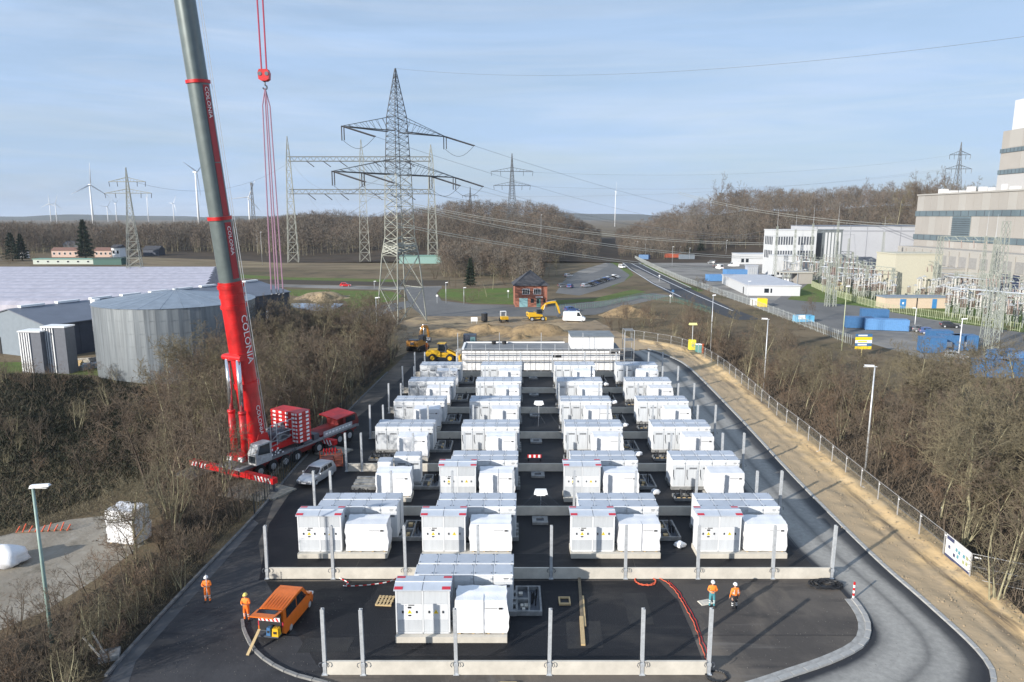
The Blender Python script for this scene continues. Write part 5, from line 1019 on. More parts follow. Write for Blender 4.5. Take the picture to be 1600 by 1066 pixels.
b = MB(); b.rod((0, 0, TH_ + 1.65), (0, 0, TH_ + 2.0), .5, n=16); b.build('roof_vent', GALV, tk)
b = MB(); a0 = R(186); x, y = (TR + .55) * math.cos(a0), (TR + .55) * math.sin(a0); b.rod((x, y, 0), (x, y, TH_ + .3), .75, n=14); b.build('stand_pipe', SIGNW, tk)
# two louvred towers
for k, (x0, x1, yt, yb, lb) in enumerate(((37, 72, 519, 586, 'left hand white louvred vent tower before the warehouse'), (73, 110, 512, 584, 'right hand white louvred vent tower next to the tank'))):
    p = G(x0, yb); sc = (p.y * _c + CAM_H * _s) / FPX; W_ = (x1 - x0) * sc; hh = HT(yt, p.y); t = thing('vent_tower', lb, 'vent tower', (p.x, p.y, 0), R(-4))
    b = MB(); b.box(0, W_, 0, 2.4, 0, hh, 0); b.build('casing', mat('tower_shade_grey', (.11, .12, .145), .6, .15), t)  # shade of the face turned from the sun put into the casing colour
    for q in range(5): b = MB(); b.box(.05 + q * W_ * .11, .05 + q * W_ * .11 + .16, -.16, 0, .2, hh - .1); b.build('louvre_fin', SIGNW, t)
    b = MB(); b.box(-.1, W_ + .1, -.2, 2.5, hh, hh + .22); b.build('cap', SIGNW, t)
# pile of stones / pipes between
for k, (px, py) in enumerate(((118, 571), (131, 567), (142, 575), (150, 566), (135, 577))):
    t = thing('material_stack', ['timber stack by the tank foot', 'pale block stack by the tank foot', 'steel pipe stack by the tank foot', 'grey pallet stack by the tank foot', 'blue grey sheet stack by the tank foot'][k], 'stack', G(px, py), .3 * k)
    for q in range(4): b = MB(); b.box(-1.2, 1.2, -.6 + q * .3, -.35 + q * .3, 0, .5 + .2 * ((q + k) % 3)); b.build('bundle', [WOOD, CONC, GALV, CONCD, CLADL][k], t)
# polytunnel field
FILM = mat('tunnel_film', (.42, .40, .45), .4, .2, .5)
tm_ = {}
nt = 11
for k in range(nt):
    Y = 200 + k * 12; xl, xr = -250 - k * 2.5, -88 - k * 4.6; 
    b = MB(); pr = [(-5.7, 0), (-5.6, 1.7), (-4.2, 2.7), (-2, 3.3), (0, 3.5), (2, 3.3), (4.2, 2.7), (5.6, 1.7), (5.7, 0)]
    rings = [[(x, Y + a, z) for a, z in pr] for x in np.linspace(xl, xr, 12)]; b.loft(rings)
    o = b.build('polytunnel', FILM, None, False); tag(o, ['nearest', 'second', 'third', 'fourth', 'fifth', 'sixth', 'seventh', 'eighth', 'ninth', 'tenth', 'farthest'][k] + ' of the pale plastic polytunnels counted from the warehouse', 'polytunnel', 'polytunnel rows')
# far farm buildings
def house(label, px0, px1, pyb, h, depth, wallm, roofm, name='farm_building', wins=4, flat=False):
    p = G(px0, pyb); q = G(px1, pyb); W_ = q.x - p.x; t = thing(name, label, 'building', (p.x, p.y, 0))
    b = MB(); b.box(0, W_, 0, depth, 0, h); b.build('wall', wallm, t)
    if flat: b = MB(); b.box(-.3, W_ + .3, -.3, depth + .3, h, h + .4); b.build('roof', roofm, t)
    else: b = MB(); b.add([(-.4, -.4, h), (W_ + .4, -.4, h), (W_ + .4, depth + .4, h), (-.4, depth + .4, h), (-.4, depth / 2, h + depth * .28), (W_ + .4, depth / 2, h + depth * .28)], [(3, 2, 1, 0), (0, 1, 5, 4), (2, 3, 4, 5), (1, 2, 5), (3, 0, 4)]); b.build('roof', roofm, t)
    for k in range(wins):
        x = W_ * (k + .5) / wins; f_ = MB(); f_.box(x - .7, x + .7, -.06, -.005, h * .35, h * .75); w_ = f_.build('window', SIGNW, t); f_ = MB(); f_.box(x - .6, x + .6, -.08, -.062, h * .38, h * .72); f_.build('pane', GLASS, w_)
    return t
PINK = mat('render_pink', (.55, .40, .33), .9, .1); GREENS = mat('sheet_green', (.16, .30, .24), .6, .15); TERR = mat('roof_brownred', (.20, .11, .085), .8, .2)
house('pale pink farmhouse with low roof left of the dark conifer', 81, 123, 402, 4.2, 7, PINK, TERR, wins=5)
house('long pink farm wing right of the dark conifer', 148, 176, 402, 4.2, 7, PINK, TERR, wins=4)
house('white farm block at the end of the pink wing', 175, 188, 402, 6.0, 7, SIGNW, ROOFD, wins=2)
house('long pale green shed in front of the farm', 52, 146, 413, 2.6, 6, mat('shed_pale', (.48, .52, .46), .7, .1), GREENS, 'farm_shed', 6, True)
house('dark green shed beside the lattice pylon', 146, 190, 414, 3.2, 6, mat('shed_dark', (.05, .12, .10), .7, .1), mat('shed_roof_dark', (.04, .09, .08), .7, .1), 'farm_shed', 0, True)
house('grey barn roof behind the farmhouse', 100, 122, 395, 5.5, 10, CLADL, ROOFG, 'barn', 0)
house('dark barn left of the straw field', 224, 248, 400, 4, 9, CLAD, ROOFD, 'barn', 0)
house('white low hut at the left edge of the farm', 30, 38, 404, 4, 5, SIGNW, ROOFD, 'hut', 1)
house('long green hall seen behind the main pylon', 624, 690, 412, 4, 8, mat('hall_green', (.22, .36, .33), .6, .1), GREENS, 'green_hall', 0, True)
# brick house with hipped roof
p = G(805, 480); q = G(855, 480); W_ = q.x - p.x; t = thing('brick_house', 'red brick house with dark hipped roof at the road', 'house', (p.x, p.y, 0), R(3)); H_ = HT(446, p.y); D_ = 9.5
b = MB(); b.box(0, W_, 0, D_, 0, H_); b.build('wall', BRICK, t)
b = MB(); b.add([(-.6, -.6, H_), (W_ + .6, -.6, H_), (W_ + .6, D_ + .6, H_), (-.6, D_ + .6, H_), (W_ * .48, D_ * .45, H_ + 4.0), (W_ * .52, D_ * .55, H_ + 4.0)], [(3, 2, 1, 0), (0, 1, 4), (1, 2, 5, 4), (2, 3, 5), (3, 0, 4, 5)]); b.box(-.62, W_ + .62, -.62, D_ + .62, H_ - .15, H_ - .004); rf = b.build('roof', ROOFD, t)
for k, x in enumerate((2.1, W_ - 3.9)):
    b = MB(); b.box(x - .1, x + 2.1, -.05, -.005, H_ * .58, H_ * .84); f_ = b.build('window', SIGNW, t)
    for s_ in range(4): b = MB(); b.box(x + .02 + s_ * .51, x + .44 + s_ * .51, -.08, -.052, H_ * .60, H_ * .82); b.build('pane', GLASS, f_)
b = MB(); b.box(1.2, 3.6, -.06, -.005, 0, 2.6); b.build('garage_door', mat('door_teal', (.22, .38, .40), .6, .1), t)
b = MB(); b.box(6.2, 7.4, -.06, -.005, 0, 2.5); dr_ = b.build('door', mat('door_green', (.10, .22, .20), .6, .1), t); b = MB(); b.box(6.3, 6.9, -.08, -.062, 1.0, 2.3); b.build('pane', GLASS, dr_)
b = MB(); b.box(5.9, 7.9, -1.0, 0, 2.9, 3.05); b.build('porch_roof', SIGNW, t); b = MB(); b.box(4.5, 5.4, -.06, -.005, 1.2, 2.4); b.box(8.2, 8.7, -.06, -.005, 1.4, 2.3); b.split('small_window', GLASS, t)
# building shell with scaffold
s0 = G(722, 582); sx1 = 19.0; SY = 118.0; sx0 = AT(722, 580, SY).x; sx1 = AT(968, 575, SY).x; W_ = sx1 - sx0; SH = HT(548, SY)
t = thing('building_shell', 'white block building shell with flat grey roof behind the yard', 'building', (sx0, SY, 0))
b = MB(); n = 6
for i in range(n): pass
nb = int(W_ / 2.4); rows = 3; BLK = mat('white_block', (.82, .81, .80), .9, .08, .8); bh = SH / rows
for r in range(rows):
    for i in range(nb + 1):
        x0 = max(0, (i - .5 * (r % 2)) * 2.4); x1 = min(W_, (i + 1 - .5 * (r % 2)) * 2.4)
        if x1 - x0 < .1: continue
        b = MB(); b.box(x0 + .015, x1 - .015, rnd.uniform(-.015, .01), .3, r * bh + .015, (r + 1) * bh - .01); b.build('wall_block', BLK, t)
b = MB(); b.box(.05, W_ - .05, .1, 6.5, 0, SH - .02); b.build('inner_wall', CONCD, t)
b = MB(); b.box(-.1, W_ + .1, -.15, 6.6, SH, SH + .2); rf = b.build('roof', mat('roof_felt', (.20, .205, .21), .8, .2, .5), t); b = MB(); b.box(.3, W_ - 9, 6.3, 6.6, SH + .2, SH + .38); b.box(0, .35, 0, 6.2, SH + .2, SH + .36); b.split('parapet', BLK, rf)
bx0 = AT(892, 545, SY + 1).x - sx0; bx1 = AT(958, 545, SY + 1).x - sx0
b = MB(); b.box(bx0, bx1, .6, 6.2, SH + .2, SH + 2.2); b.build('roof_box', BLK, t); b = MB(); b.box(bx0 - .1, bx1 + .1, .5, 6.6, SH + 2.2, SH + 2.4); b.build('box_roof', mat('roof_felt2', (.20, .22, .23), .8, .2, .5), t)
for x, zz in ((bx0 - 3.2, 2.2), (bx0 + 6.5, 2.8)): b = MB(); b.box(x, x + 1.5, -.03, -.016, zz, zz + .5); b.build('opening', INK, t)
rr = random.Random(3); b = MB(); [b.rod((x := rr.uniform(2, W_ - 11), y := rr.uniform(4, 6), SH + .25), (x, y, SH + .75), .4, n=12) for k in range(2)]; b.split('coil', BLACK, t)
sc_ = thing('scaffold', 'steel tube scaffold along the white building shell', 'scaffold', (sx0, SY - 1.3, 0))
for i in range(nb + 2):
    x = -.6 + i * (W_ + 1.2) / (nb + 1)
    for y in (0, .8): b = MB(); b.rod((x, y, 0), (x, y, SH + (1.2 if (i % 3) else 3.2)), .035, n=5); b.build('standard', GALV, sc_)
for z in (1.9, SH - .35): b = MB(); b.box(-.6, W_ + .6, .05, .5, z, z + .05); b.build('platform', mat('deck_wood', (.25, .22, .19), .8, .2), sc_)
for z in (2.9, SH + .6): b = MB(); b.rod((-.6, 0, z), (W_ + .6, 0, z), .025, n=5); b.build('rail', GALV, sc_)
t = thing('scaffold_tower', 'narrow scaffold stair tower at the right end of the shell', 'scaffold', (sx1 + .8, SY, 0))
for x in (0, 1.6):
    for y in (0, 2.5): b = MB(); b.rod((x, y, 0), (x, y, SH + 3.5), .04, n=5); b.build('standard', GALV, t)
for z in range(1, 5): b = MB(); b.box(0, 1.6, 0, 2.5, z * 1.7, z * 1.7 + .06); b.build('platform', CONCD, t)
# pair of concrete pieces and props near loader
t = thing('precast_pile', 'white precast elements lying behind the wheel loader', 'precast', G(720, 553)); [MB().box(-2 + k * 1.1, -1 + k * 1.1, -.5, .6, 0, .5 + .3 * (k % 2)).build('element', CONC, t) for k in range(4)]
t = thing('site_cabin', 'tiny dark cabin with teal window beside the loader', 'cabin', G(734, 541)); MB().box(-1.3, 1.3, 0, 2, 0, 2.3).build('cabin', CLAD, t); MB().box(.1, 1.1, -.02, -.004, .8, 1.9).build('window', mat('win_teal', (.12, .22, .24), .2, 0), t)
t = thing('white_board', 'white notice board by the road behind the heaps', 'sign', G(741, 506)); MB().box(-.8, .8, 0, .08, .6, 1.6).build('board', SIGNW, t); MB().rod((-.6, .04, 0), (-.6, .04, .6), .05, n=5).rod((.6, .04, 0), (.6, .04, .6), .05, n=5).split('leg', GALV, t)
t = thing('dark_tank', 'dark cylindrical tank by the road behind the heaps', 'tank', G(757, 503)); MB().rod((0, 0, .2), (0, 0, 2.2), .8, n=14).build('drum', BLACK, t); MB().rod((0, 0, 2.2), (0, 0, 2.45), .8, .3, n=14).build('lid', STEELD, t)

# ------------------------------------------------------------------ lattice steelwork
def lattice(b, c, levels, r, diag=.6, rot=0.0, rd=None):
    """four legs through (z, half width) levels with cross bracing"""
    rd = rd or r * .6; cs, sn = math.cos(rot), math.sin(rot)
    def cor(z, h): return [Vector((c[0] + cs * x - sn * y, c[1] + sn * x + cs * y, c[2] + z)) for x, y in ((-h, -h), (h, -h), (h, h), (-h, h))]
    prev = None
    for z, h in levels:
        cur = cor(z, h)
        if prev:
            for i in range(4):
                j = (i + 1) % 4; b.rod(prev[i], cur[i], r, n=4, caps=False); b.rod(prev[i], cur[j], rd, n=3, caps=False); b.rod(prev[j], cur[i], rd, n=3, caps=False)
                b.rod(cur[i], cur[j], rd, n=3, caps=False)
        prev = cur
def lv(z0, h0, z1, h1, n, pw=1.0): return [(z0 + (z1 - z0) * (i / n) ** pw, h0 + (h1 - h0) * (i / n) ** pw) for i in range(n + 1)]
PYD = mat('pylon_dark', (.10, .105, .11), .6, .2); PYL = mat('pylon_green_grey', (.33, .335, .29), .6, .2, .5); INSD = mat('insulator_dark', (.05, .05, .055), .35, .1)
pc = Vector((-27.6, 175.0, 0)); PT = HT(107, 175); adir = Vector((.707, .707, 0)); rot = R(45)
z_a1, z_a2 = HT(206, 175), HT(273, 175); z_a1t, z_a2t = HT(183, 175), HT(249, 175)
py = thing('lattice_pylon', 'tall lattice pylon with two dark crossarms standing behind the yard', 'pylon', pc)
b = MB(); zw = HT(372, 175)
lattice(b, (0, 0, 0), [(0, 4.4), (8.5, 3.8), (16.5, 3.2)] + lv(16.5, 3.2, zw, 2.6, 3)[1:], .16, rd=.085, rot=rot); b.build('lower_tower', PYL, py)
b = MB(); lattice(b, (0, 0, 0), lv(zw, 2.6, z_a2, 2.25, 6), .13, rd=.065, rot=rot); b.build('middle_tower', PYL, py)
b = MB(); lattice(b, (0, 0, 0), lv(z_a2, 2.25, z_a1t, 1.7, 9), .10, rd=.048, rot=rot); b.build('upper_tower', PYD, py)
b = MB(); lattice(b, (0, 0, 0), lv(z_a1t, 1.7, PT, .08, 8), .10, rd=.05, rot=rot); b.build('peak', PYD, py)
b = MB(); lattice(b, (0, 0, 0), lv(HT(395, 175), 2.9, HT(384, 175), 2.85, 1), .3, rot=rot); b.box(-2.6, 2.6, -.1, .1, HT(394, 175), HT(388, 175)); b.build('climb_guard', PYL, py)
arms = []
for (zb, zt, hl, nm) in ((z_a1, z_a1t, 15.2, 'crossarm'), (z_a2, z_a2t, 18.2, 'crossarm')):
    for s_ in (-1, 1):
        b = MB(); n = 8; tip_ = adir * (s_ * hl) + Vector((0, 0, zb)); pr = Vector((-.707, .707, 0))
        for k in range(n):
            f0, f1 = k / n, (k + 1) / n
            for w_ in (-1, 1):
                base_ = adir * (s_ * 1.6) + pr * (w_ * 1.5) + Vector((0, 0, zb)); topb = adir * (s_ * 1.4) + pr * (w_ * 1.3) + Vector((0, 0, zt))
                b.rod(base_.lerp(tip_, f0), base_.lerp(tip_, f1), .13, n=4, caps=False); b.rod(topb.lerp(tip_, f0), topb.lerp(tip_, f1), .07, n=4, caps=False); b.rod(base_.lerp(tip_, f0), topb.lerp(tip_, f1), .05, n=3, caps=False)
            b.rod((adir * (s_ * 1.6) + pr * 1.5 + Vector((0, 0, zb))).lerp(tip_, f0), (adir * (s_ * 1.6) - pr * 1.5 + Vector((0, 0, zb))).lerp(tip_, f1), .05, n=3, caps=False)
        b.build(nm, PYD, py)
        for fr in ((.98, .55) if hl > 16 else (.98,)):
            p = adir * (s_ * hl * fr) + Vector((0, 0, zb)); arms.append((p + pc, s_, zb))
            b = MB(); [b.rod(p + pr * o_, p + pr * o_ + Vector((0, 0, -3.1)), .13, n=6) for o_ in (-.5, .5)]; b.split('insulator_string', INSD, py)
            e_ = p + Vector((7.5, -1.5, -2.4)); b = MB(); [b.rod(p + pr * o_, e_ + pr * o_, .13, n=6) for o_ in (-.3, .3)]; b.split('strain_insulator', INSD, py); arms[-1] = arms[-1] + (e_ + pc,)
            b = MB(); q0 = p + Vector((0, 0, -3.1)); b.path([q0.lerp(e_, u) + Vector((0, 0, -2.2 * math.sin(math.pi * u))) for u in np.linspace(0, 1, 9)], .045, 4); b.build('jumper', INSD, py)
# second generation of pylons farther off
def pylon(label, px, pyb, pyt, armrows, Y=None, m=PYL, rr_=.12, rot_=.3, grp=None):
    p = G(px, pyb) if Y is None else Vector((AT(px, 338, Y).x, Y, 0)); h = HT(pyt, p.y); t = thing('lattice_pylon', label, 'pylon', p, 0, grp); b = MB(); lattice(b, (0, 0, 0), lv(0, h * .065, h * .55, h * .028, 7) + lv(h * .55, h * .028, h, .1, 9)[1:], rr_, rd=rr_ * .55, rot=rot_); b.build('tower', m, t)
    for pyr, half in armrows:
        z = HT(pyr, p.y); sc = p.y / FPX; hw = half * sc; b = MB()
        for s_ in (-1, 1):
            for o_ in (-.6, .6): b.rod((0, o_, z), (s_ * hw, 0, z), rr_, n=4); b.rod((0, o_, z + h * .04), (s_ * hw, 0, z), rr_ * .7, n=4)
            for k in range(6): b.rod((s_ * hw * k / 6, 0, z), (s_ * hw * (k + .5) / 6, 0, z + h * .04 * (1 - k / 6)), rr_ * .5, n=3)
        b.build('crossarm', m, t)
        for fr in (-1, -.55, .55, 1): b = MB(); b.rod((hw * fr, 0, z), (hw * fr * .97, 0, z - h * .045), rr_ * .9, n=5); b.build('insulator_string', INSD, t)
    return t
pylon('slim lattice pylon standing beyond the polytunnels', 212, 429, 262, [(284, 28), (302, 36)], rr_=.14)
pylon('hazy lattice pylon right of the main one', 800, 402, 240, [(268, 32), (290, 28)], Y=520, rr_=.16, m=PYD)
pylon('pylon above the far trees near the power plant', 1490, 400, 222, [(242, 16), (264, 20)], Y=700, rr_=.22, m=PYD)
pylon('faint lattice pylon near the tall pylon', 735, 410, 292, [(306, 12)], Y=640, rr_=.16, m=PYD)
# three masts with two truss beams
GY = 405.0
gt = thing('line_gantry', 'three lattice masts carrying two long horizontal trusses', 'gantry', (AT(455, 338, GY).x, GY, 0))
xm = [AT(px, 338, GY).x - AT(455, 338, GY).x for px in (455, 568, 675)]
for x, pt_ in zip(xm, (213, 218, 226)):
    b = MB(); h = HT(pt_, GY); zt_ = HT(250, GY); lattice(b, (x, 0, 0), lv(0, 2.9, zt_, 1.1, 10) + lv(zt_, 1.1, h, .06, 3)[1:], .17, rd=.085, rot=.2); b.build('mast', PYL, gt)
for pz_ in (252, 303):
    z = HT(pz_, GY); b = MB(); n = 44
    for o_ in (-.7, .7): b.rod((xm[0], o_, z), (xm[2], o_, z), .24, n=4); b.rod((xm[0], o_, z + 2.4), (xm[2], o_, z + 2.4), .24, n=4)
    for k in range(n): x0 = xm[0] + (xm[2] - xm[0]) * k / n; x1 = xm[0] + (xm[2] - xm[0]) * (k + 1) / n; b.rod((x0, -.7, z + (2.4 if k % 2 else 0)), (x1, -.7, z + (0 if k % 2 else 2.4)), .16, n=3)
    b.build('truss_beam', mat('truss_grey', (.22, .23, .22), .6, .2), gt)
    for k in range(6): x = xm[0] + (xm[2] - xm[0]) * (.13 + .115 * k + (.12 if k > 2 else 0)); b = MB(); b.rod((x, -.7, z), (x + 5.5, -6, z - 3.4), .26, n=5); b.build('strain_insulator', INSD, gt)
# conductors
WIRE = mat('conductor', (.42, .42, .38), .5, .1, metal=.3); WIRED = mat('conductor_dark', (.15, .16, .17), .5, .1)
def wire(p, q, sag, r, label, m=WIRE, grp='overhead conductors', twin=0):
    t = thing('power_line', label, 'power line', p, 0, grp) if twin else None; p = Vector(p); q = Vector(q)
    for k in range(2 if twin else 1):
        o_ = Vector((0, 0, -twin * k)); b = MB(); b.path([p.lerp(q, u) + Vector((0, 0, -4 * sag * u * (1 - u))) + o_ - (p if twin else Vector()) for u in np.linspace(0, 1, 25)], r, 4)
        if twin: b.build('conductor', m, t)
        else: tag(b.build('power_line', m), label, 'power line', grp)
ends = [(1180, 352, 560), (1290, 345, 560), (1440, 352, 420), (1225, 352, 420), (1330, 348, 420), (1400, 340, 420)]
for k, (p, s_, zb, e_) in enumerate(arms):
    q = AT(*ends[k % 6]); wire(e_, q, 7 + k, .032, 'thin overhead wire from the tall pylon towards the substation', WIRED if k < 3 else WIRE)
wire(pc + Vector((0, 0, PT)), AT(1640, 52, 90), 3, .022, 'earth wire from the tall pylon peak running right out of view', WIRED)
for k, (a, q, sg, lb) in enumerate((((560, 300, 300), (1205, 380, 330), 5, 'pale twin conductor sagging across the road to the substation'), ((1060, 300, 520), (1430, 352, 330), 4, 'pale twin conductor in front of the wooded hill'), ((640, 322, 260), (1200, 402, 330), 4, 'lower twin conductor behind the main pylon'), ((600, 345, 250), (1190, 425, 330), 3, 'lowest twin conductor near the brick house roof'))):
    wire(AT(*a), AT(*q), sg, .10, lb, WIRE, 'overhead conductors', 1.2 if k == 1 else .8)
for k, (a, q) in enumerate((((800, 268, 520), (1490, 242, 700)), ((800, 290, 520), (1490, 264, 700)), ((735, 306, 640), (1490, 262, 690)), ((455, 252, 405), (600, 276, 180)), ((480, 303, 405), (590, 300, 180)), ((520, 303, 405), (640, 300, 180)), ((212, 285, 323), (455, 252, 405)))):
    wire(AT(*a), AT(*q), 9, .045, 'faint far wire spanning between distant pylons', WIRED, 'far wires')

# ------------------------------------------------------------------ wind turbines
TW = mat('turbine_white', (.74, .75, .76), .5, .05)
def turbine(label, px, pyh, D, blade, yaw, ph, grp='distant wind turbines'):
    p = AT(px, pyh, D); t = thing('wind_turbine', label, 'wind turbine', (p.x, D, 0), yaw, grp); h = p.z
    b = MB(); b.rod((0, 0, 0), (0, 0, h), blade * .055, blade * .03, n=12); b.build('tower', TW, t, True)
    b = MB(); b.box(-blade * .03, blade * .03, -blade * .06, blade * .10, h - blade * .03, h + blade * .035, 0, blade * .005, 0); b.build('nacelle', TW, t)
    b = MB(); b.rod((0, -blade * .06, h), (0, -blade * .10, h), blade * .035, blade * .012, n=10); b.build('hub', TW, t)
    for k in range(3):
        a = ph + k * 2 * math.pi / 3; dx, dz = math.sin(a), math.cos(a); pxv, pzv = math.cos(a), -math.sin(a); b = MB(); rg = []
        for f_, ch in ((.02, .022), (.12, .042), (.3, .036), (.7, .02), (1, .005)):
            c_ = Vector((dx * blade * f_, -blade * .08, h + dz * blade * f_)); rg.append([c_ + Vector((pxv, 0, pzv)) * (blade * ch), c_ + Vector((0, blade * .01, 0)), c_ - Vector((pxv, 0, pzv)) * (blade * ch * .6), c_ - Vector((0, blade * .01, 0))])
        b.loft(rg); b.build('blade', TW, t)
turbine('large white wind turbine with its rotor facing sideways', 140, 289, 1400, 42, R(55), .05)
turbine('white wind turbine partly behind the crane boom', 305, 269, 1200, 38, R(80), .9)
turbine('wind turbine right of the crane boom with mast behind', 388, 308, 1500, 38, R(30), .4)
turbine('lone wind turbine above the dip in the woods', 962, 299, 1800, 22, R(86), .1)
for k, (px, pyh) in enumerate(((77, 318), (86, 318), (167, 323), (180, 318), (229, 308), (270, 318))):
    turbine('tiny far wind turbine on the left horizon', px, pyh, 3400, 46, R(20 + 25 * k), .3 * k, 'tiny far turbines')
t = thing('lattice_tower', 'thin dark tower beside the turbine right of the boom', 'mast', (AT(396, 338, 1500).x, 1500, 0)); b = MB(); h = HT(290, 1500); lattice(b, (0, 0, 0), lv(0, 4, h, 1.2, 8), .7, rot=.3); b.build('shaft', PYD, t); MB().box(-2, 2, -2, 2, h, h + 6).build('head', PYD, t)

# ------------------------------------------------------------------ power plant and works buildings on the right
BEIGE = mat('panel_beige', (.355, .33, .30), .75, .08, .05); BEIGE2 = mat('panel_beige_light', (.385, .365, .335), .75, .07, .05); BAND = mat('band_slate', (.13, .17, .19), .4, .2, .1)
OFFW0 = mat('stack_white', (.60, .60, .60), .6, .05)
pp = thing('power_plant', 'huge beige power plant hall with dark window bands', 'power plant', (0, 0, 0))
PXW = 182.0; y_n, y_f = 205.0, 322.0; top_m = HT(306, 320)
b = MB(); b.box(PXW, PXW + 90, y_n, y_f, 0, top_m); b.build('main_hall', BEIGE, pp)
zb1, zb2 = HT(330, 320), HT(338, 320); zc1, zc2 = HT(366, 320), HT(374, 320)
for z0, z1 in ((zb2, zb1), (zc2, zc1)):
    b = MB(); b.box(PXW - .35, PXW + .0, y_n, y_f + .3, z0, z1); bd = b.build('window_band', BAND, pp)
    for k in range(24): b = MB(); yy = y_n + 2 + k * 4.85; b.box(PXW - .42, PXW - .36, yy, yy + .25, z0 + .1, z1 - .1); b.build('mullion', STEELD, bd)
for k in range(24):
    yy = y_n + k * 4.85
    for z0, z1 in ((zb1 + .1, top_m - .2), (zc1 + .1, zb2 - .1), (9, zc2 - .1)): b = MB(); b.box(PXW - .12, PXW, yy + .06, yy + 4.79, z0, z1); b.build('facade_panel', BEIGE if (k * 7 + int(z0)) % 3 else BEIGE2, pp)
yl = 283.0
b = MB(); b.box(PXW - .5, PXW - .13, yl, yl + 11.5, zc1 + .12, zb2 - .12); lv_ = b.build('louvre_field', BAND, pp)
for k in range(8): b = MB(); z = zc1 + .7 + k * (zb2 - zc1 - 1) / 8; b.box(PXW - .75, PXW - .5, yl, yl + 11.5, z, z + .18); b.build('louvre_blade', STEELD, lv_)
b = MB(); b.box(PXW - .5, PXW + 90, y_n, y_f, top_m, top_m + .6); b.build('roof_edge', BEIGE2, pp)
ux = 196.0; ut = HT(205, 290); b = MB(); b.box(ux, ux + 70, 180, 291, top_m, ut); b.build('upper_hall', BEIGE, pp)
for pa_, pb2 in ((233, 239.5), (266, 273)):
    b = MB(); b.box(ux - .35, ux, 180, 291.3, HT(pb2, 290), HT(pa_, 290)); bd = b.build('window_band', BAND, pp)
    for k in range(14): b = MB(); yy = 262 + k * 2.1; b.box(ux - .42, ux - .36, yy, yy + .2, HT(pb2, 290) + .1, HT(pa_, 290) - .1); b.build('mullion', STEELD, bd)
b = MB(); b.box(ux - .2, ux, 180, 291.2, top_m + .6, HT(274, 290)); b.build('pale_skirt', mat('skirt_white', (.43, .42, .41), .7, .05), pp)
for k in range(7): b = MB(); yy = 235 + k * 7.4; b.box(ux - .1, ux, yy + .05, yy + 7.3, HT(265, 290), HT(240.5, 290)); b.build('facade_panel', BEIGE2 if k % 2 else BEIGE, pp)
for k in range(7): b = MB(); yy = 235 + k * 7.4; b.box(ux - .1, ux, yy + .05, yy + 7.3, HT(232, 290), ut - .2); b.build('facade_panel', BEIGE if k % 2 else BEIGE2, pp)
b = MB(); b.box(226, 262, 296, 330, top_m, HT(150, 318)); b.build('stack_house', OFFW0, pp)
b = MB(); rr = random.Random(8)
for k in range(14): yy = 225 + k * 6.5; b.box(PXW + 3, PXW + 3 + rr.uniform(1, 3), yy, yy + rr.uniform(1, 4), top_m + .6, top_m + .6 + rr.uniform(.8, 2.4))
b.split('roof_plant', OFFW0, pp)
b = MB(); b.box(PXW - 9, PXW - .5, 215, 318, 0, 13); b.build('annex', BEIGE2, pp)
b = MB(); b.box(PXW - 9.2, PXW - 9.0, 215, 318, 6.5, 10.5); an_ = b.build('annex_band', mat('annex_grey', (.30, .29, .28), .6, .2), pp)
for k in range(16): b = MB(); yy = 218 + k * 6.2; b.box(PXW - 9.5, PXW - 9.2, yy, yy + 1.1, .5, 12.4); b.build('pilaster', BEIGE2, pp)
b = MB(); b.box(PXW - 9.4, PXW - 9.0, 240, 250, 0, 6); b.build('dark_gate', mat('gate_navy', (.03, .04, .09), .5, .1), pp)


# cream hall, white halls, offices
def block(name, label, x, y, w_, d, h, m, roofm=None, wins=(), cat='building', winm=GLASS, rz=0, left=()):
    t = thing(name, label, cat, (x, y, 0), rz); MB().box(0, w_, 0, d, 0, h).build('wall', m, t); MB().box(-.2, w_ + .2, -.2, d + .2, h, h + .35).build('roof', roofm or m, t)
    for (x0, x1, z0, z1, nn) in wins:
        for k in range(nn): a = x0 + (x1 - x0) * k / nn; e_ = a + (x1 - x0) / nn * .62; MB().box(a, e_, -.06, -.004, z0, z1).build('window', winm, t)
    for (y0, y1, z0, z1, nn) in left:
        for k in range(nn): a = y0 + (y1 - y0) * k / nn; e_ = a + (y1 - y0) / nn * .62; MB().box(-.06, -.004, a, e_, z0, z1).build('window', winm, t)
    return t
HALLW = mat('hall_white', (.46, .47, .50), .6, .06, .1); OFFW = mat('office_white', (.56, .57, .58), .6, .04)
p = AT(1270, 395, 352); block('works_hall', 'long white works hall below the wooded hill', p.x, 352, 70, 30, HT(354, 352), HALLW, ROOFG, [(0, 70, 1, HT(370, 352) * .2 + 1, 1)], winm=HALLW)
t = bpy.data.objects['works_hall']
for k in range(9): x = 1 + k * 8.3; MB().box(x, x + .35, -.12, -.004, 0, HT(354, 352) - .1).build('facade_joint', mat('joint_grey', (.33, .34, .37), .6, .1), t)
MB().box(0, 70, -.1, -.003, HT(362, 352), HT(360, 352)).build('facade_line', MATS['joint_grey'], t)
p = AT(1207, 400, 315); h = HT(360, 315); block('office_block', 'white office block with two rows of windows', p.x, 315, 19, 12, h, OFFW, None, [(1, 9, h * .38, h * .55, 7), (11, 18.5, h * .38, h * .55, 6), (1, 9, h * .68, h * .86, 7), (11, 18.5, h * .68, h * .86, 6)], winm=STEELD, left=[(1, 11, h * .38, h * .55, 5), (1, 11, h * .68, h * .86, 5)])
block('office_annex', 'low white annex at the foot of the office block', p.x - 2, 306, 12, 8, h * .45, OFFW, None, [(1, 11, 1, 2.4, 6)])
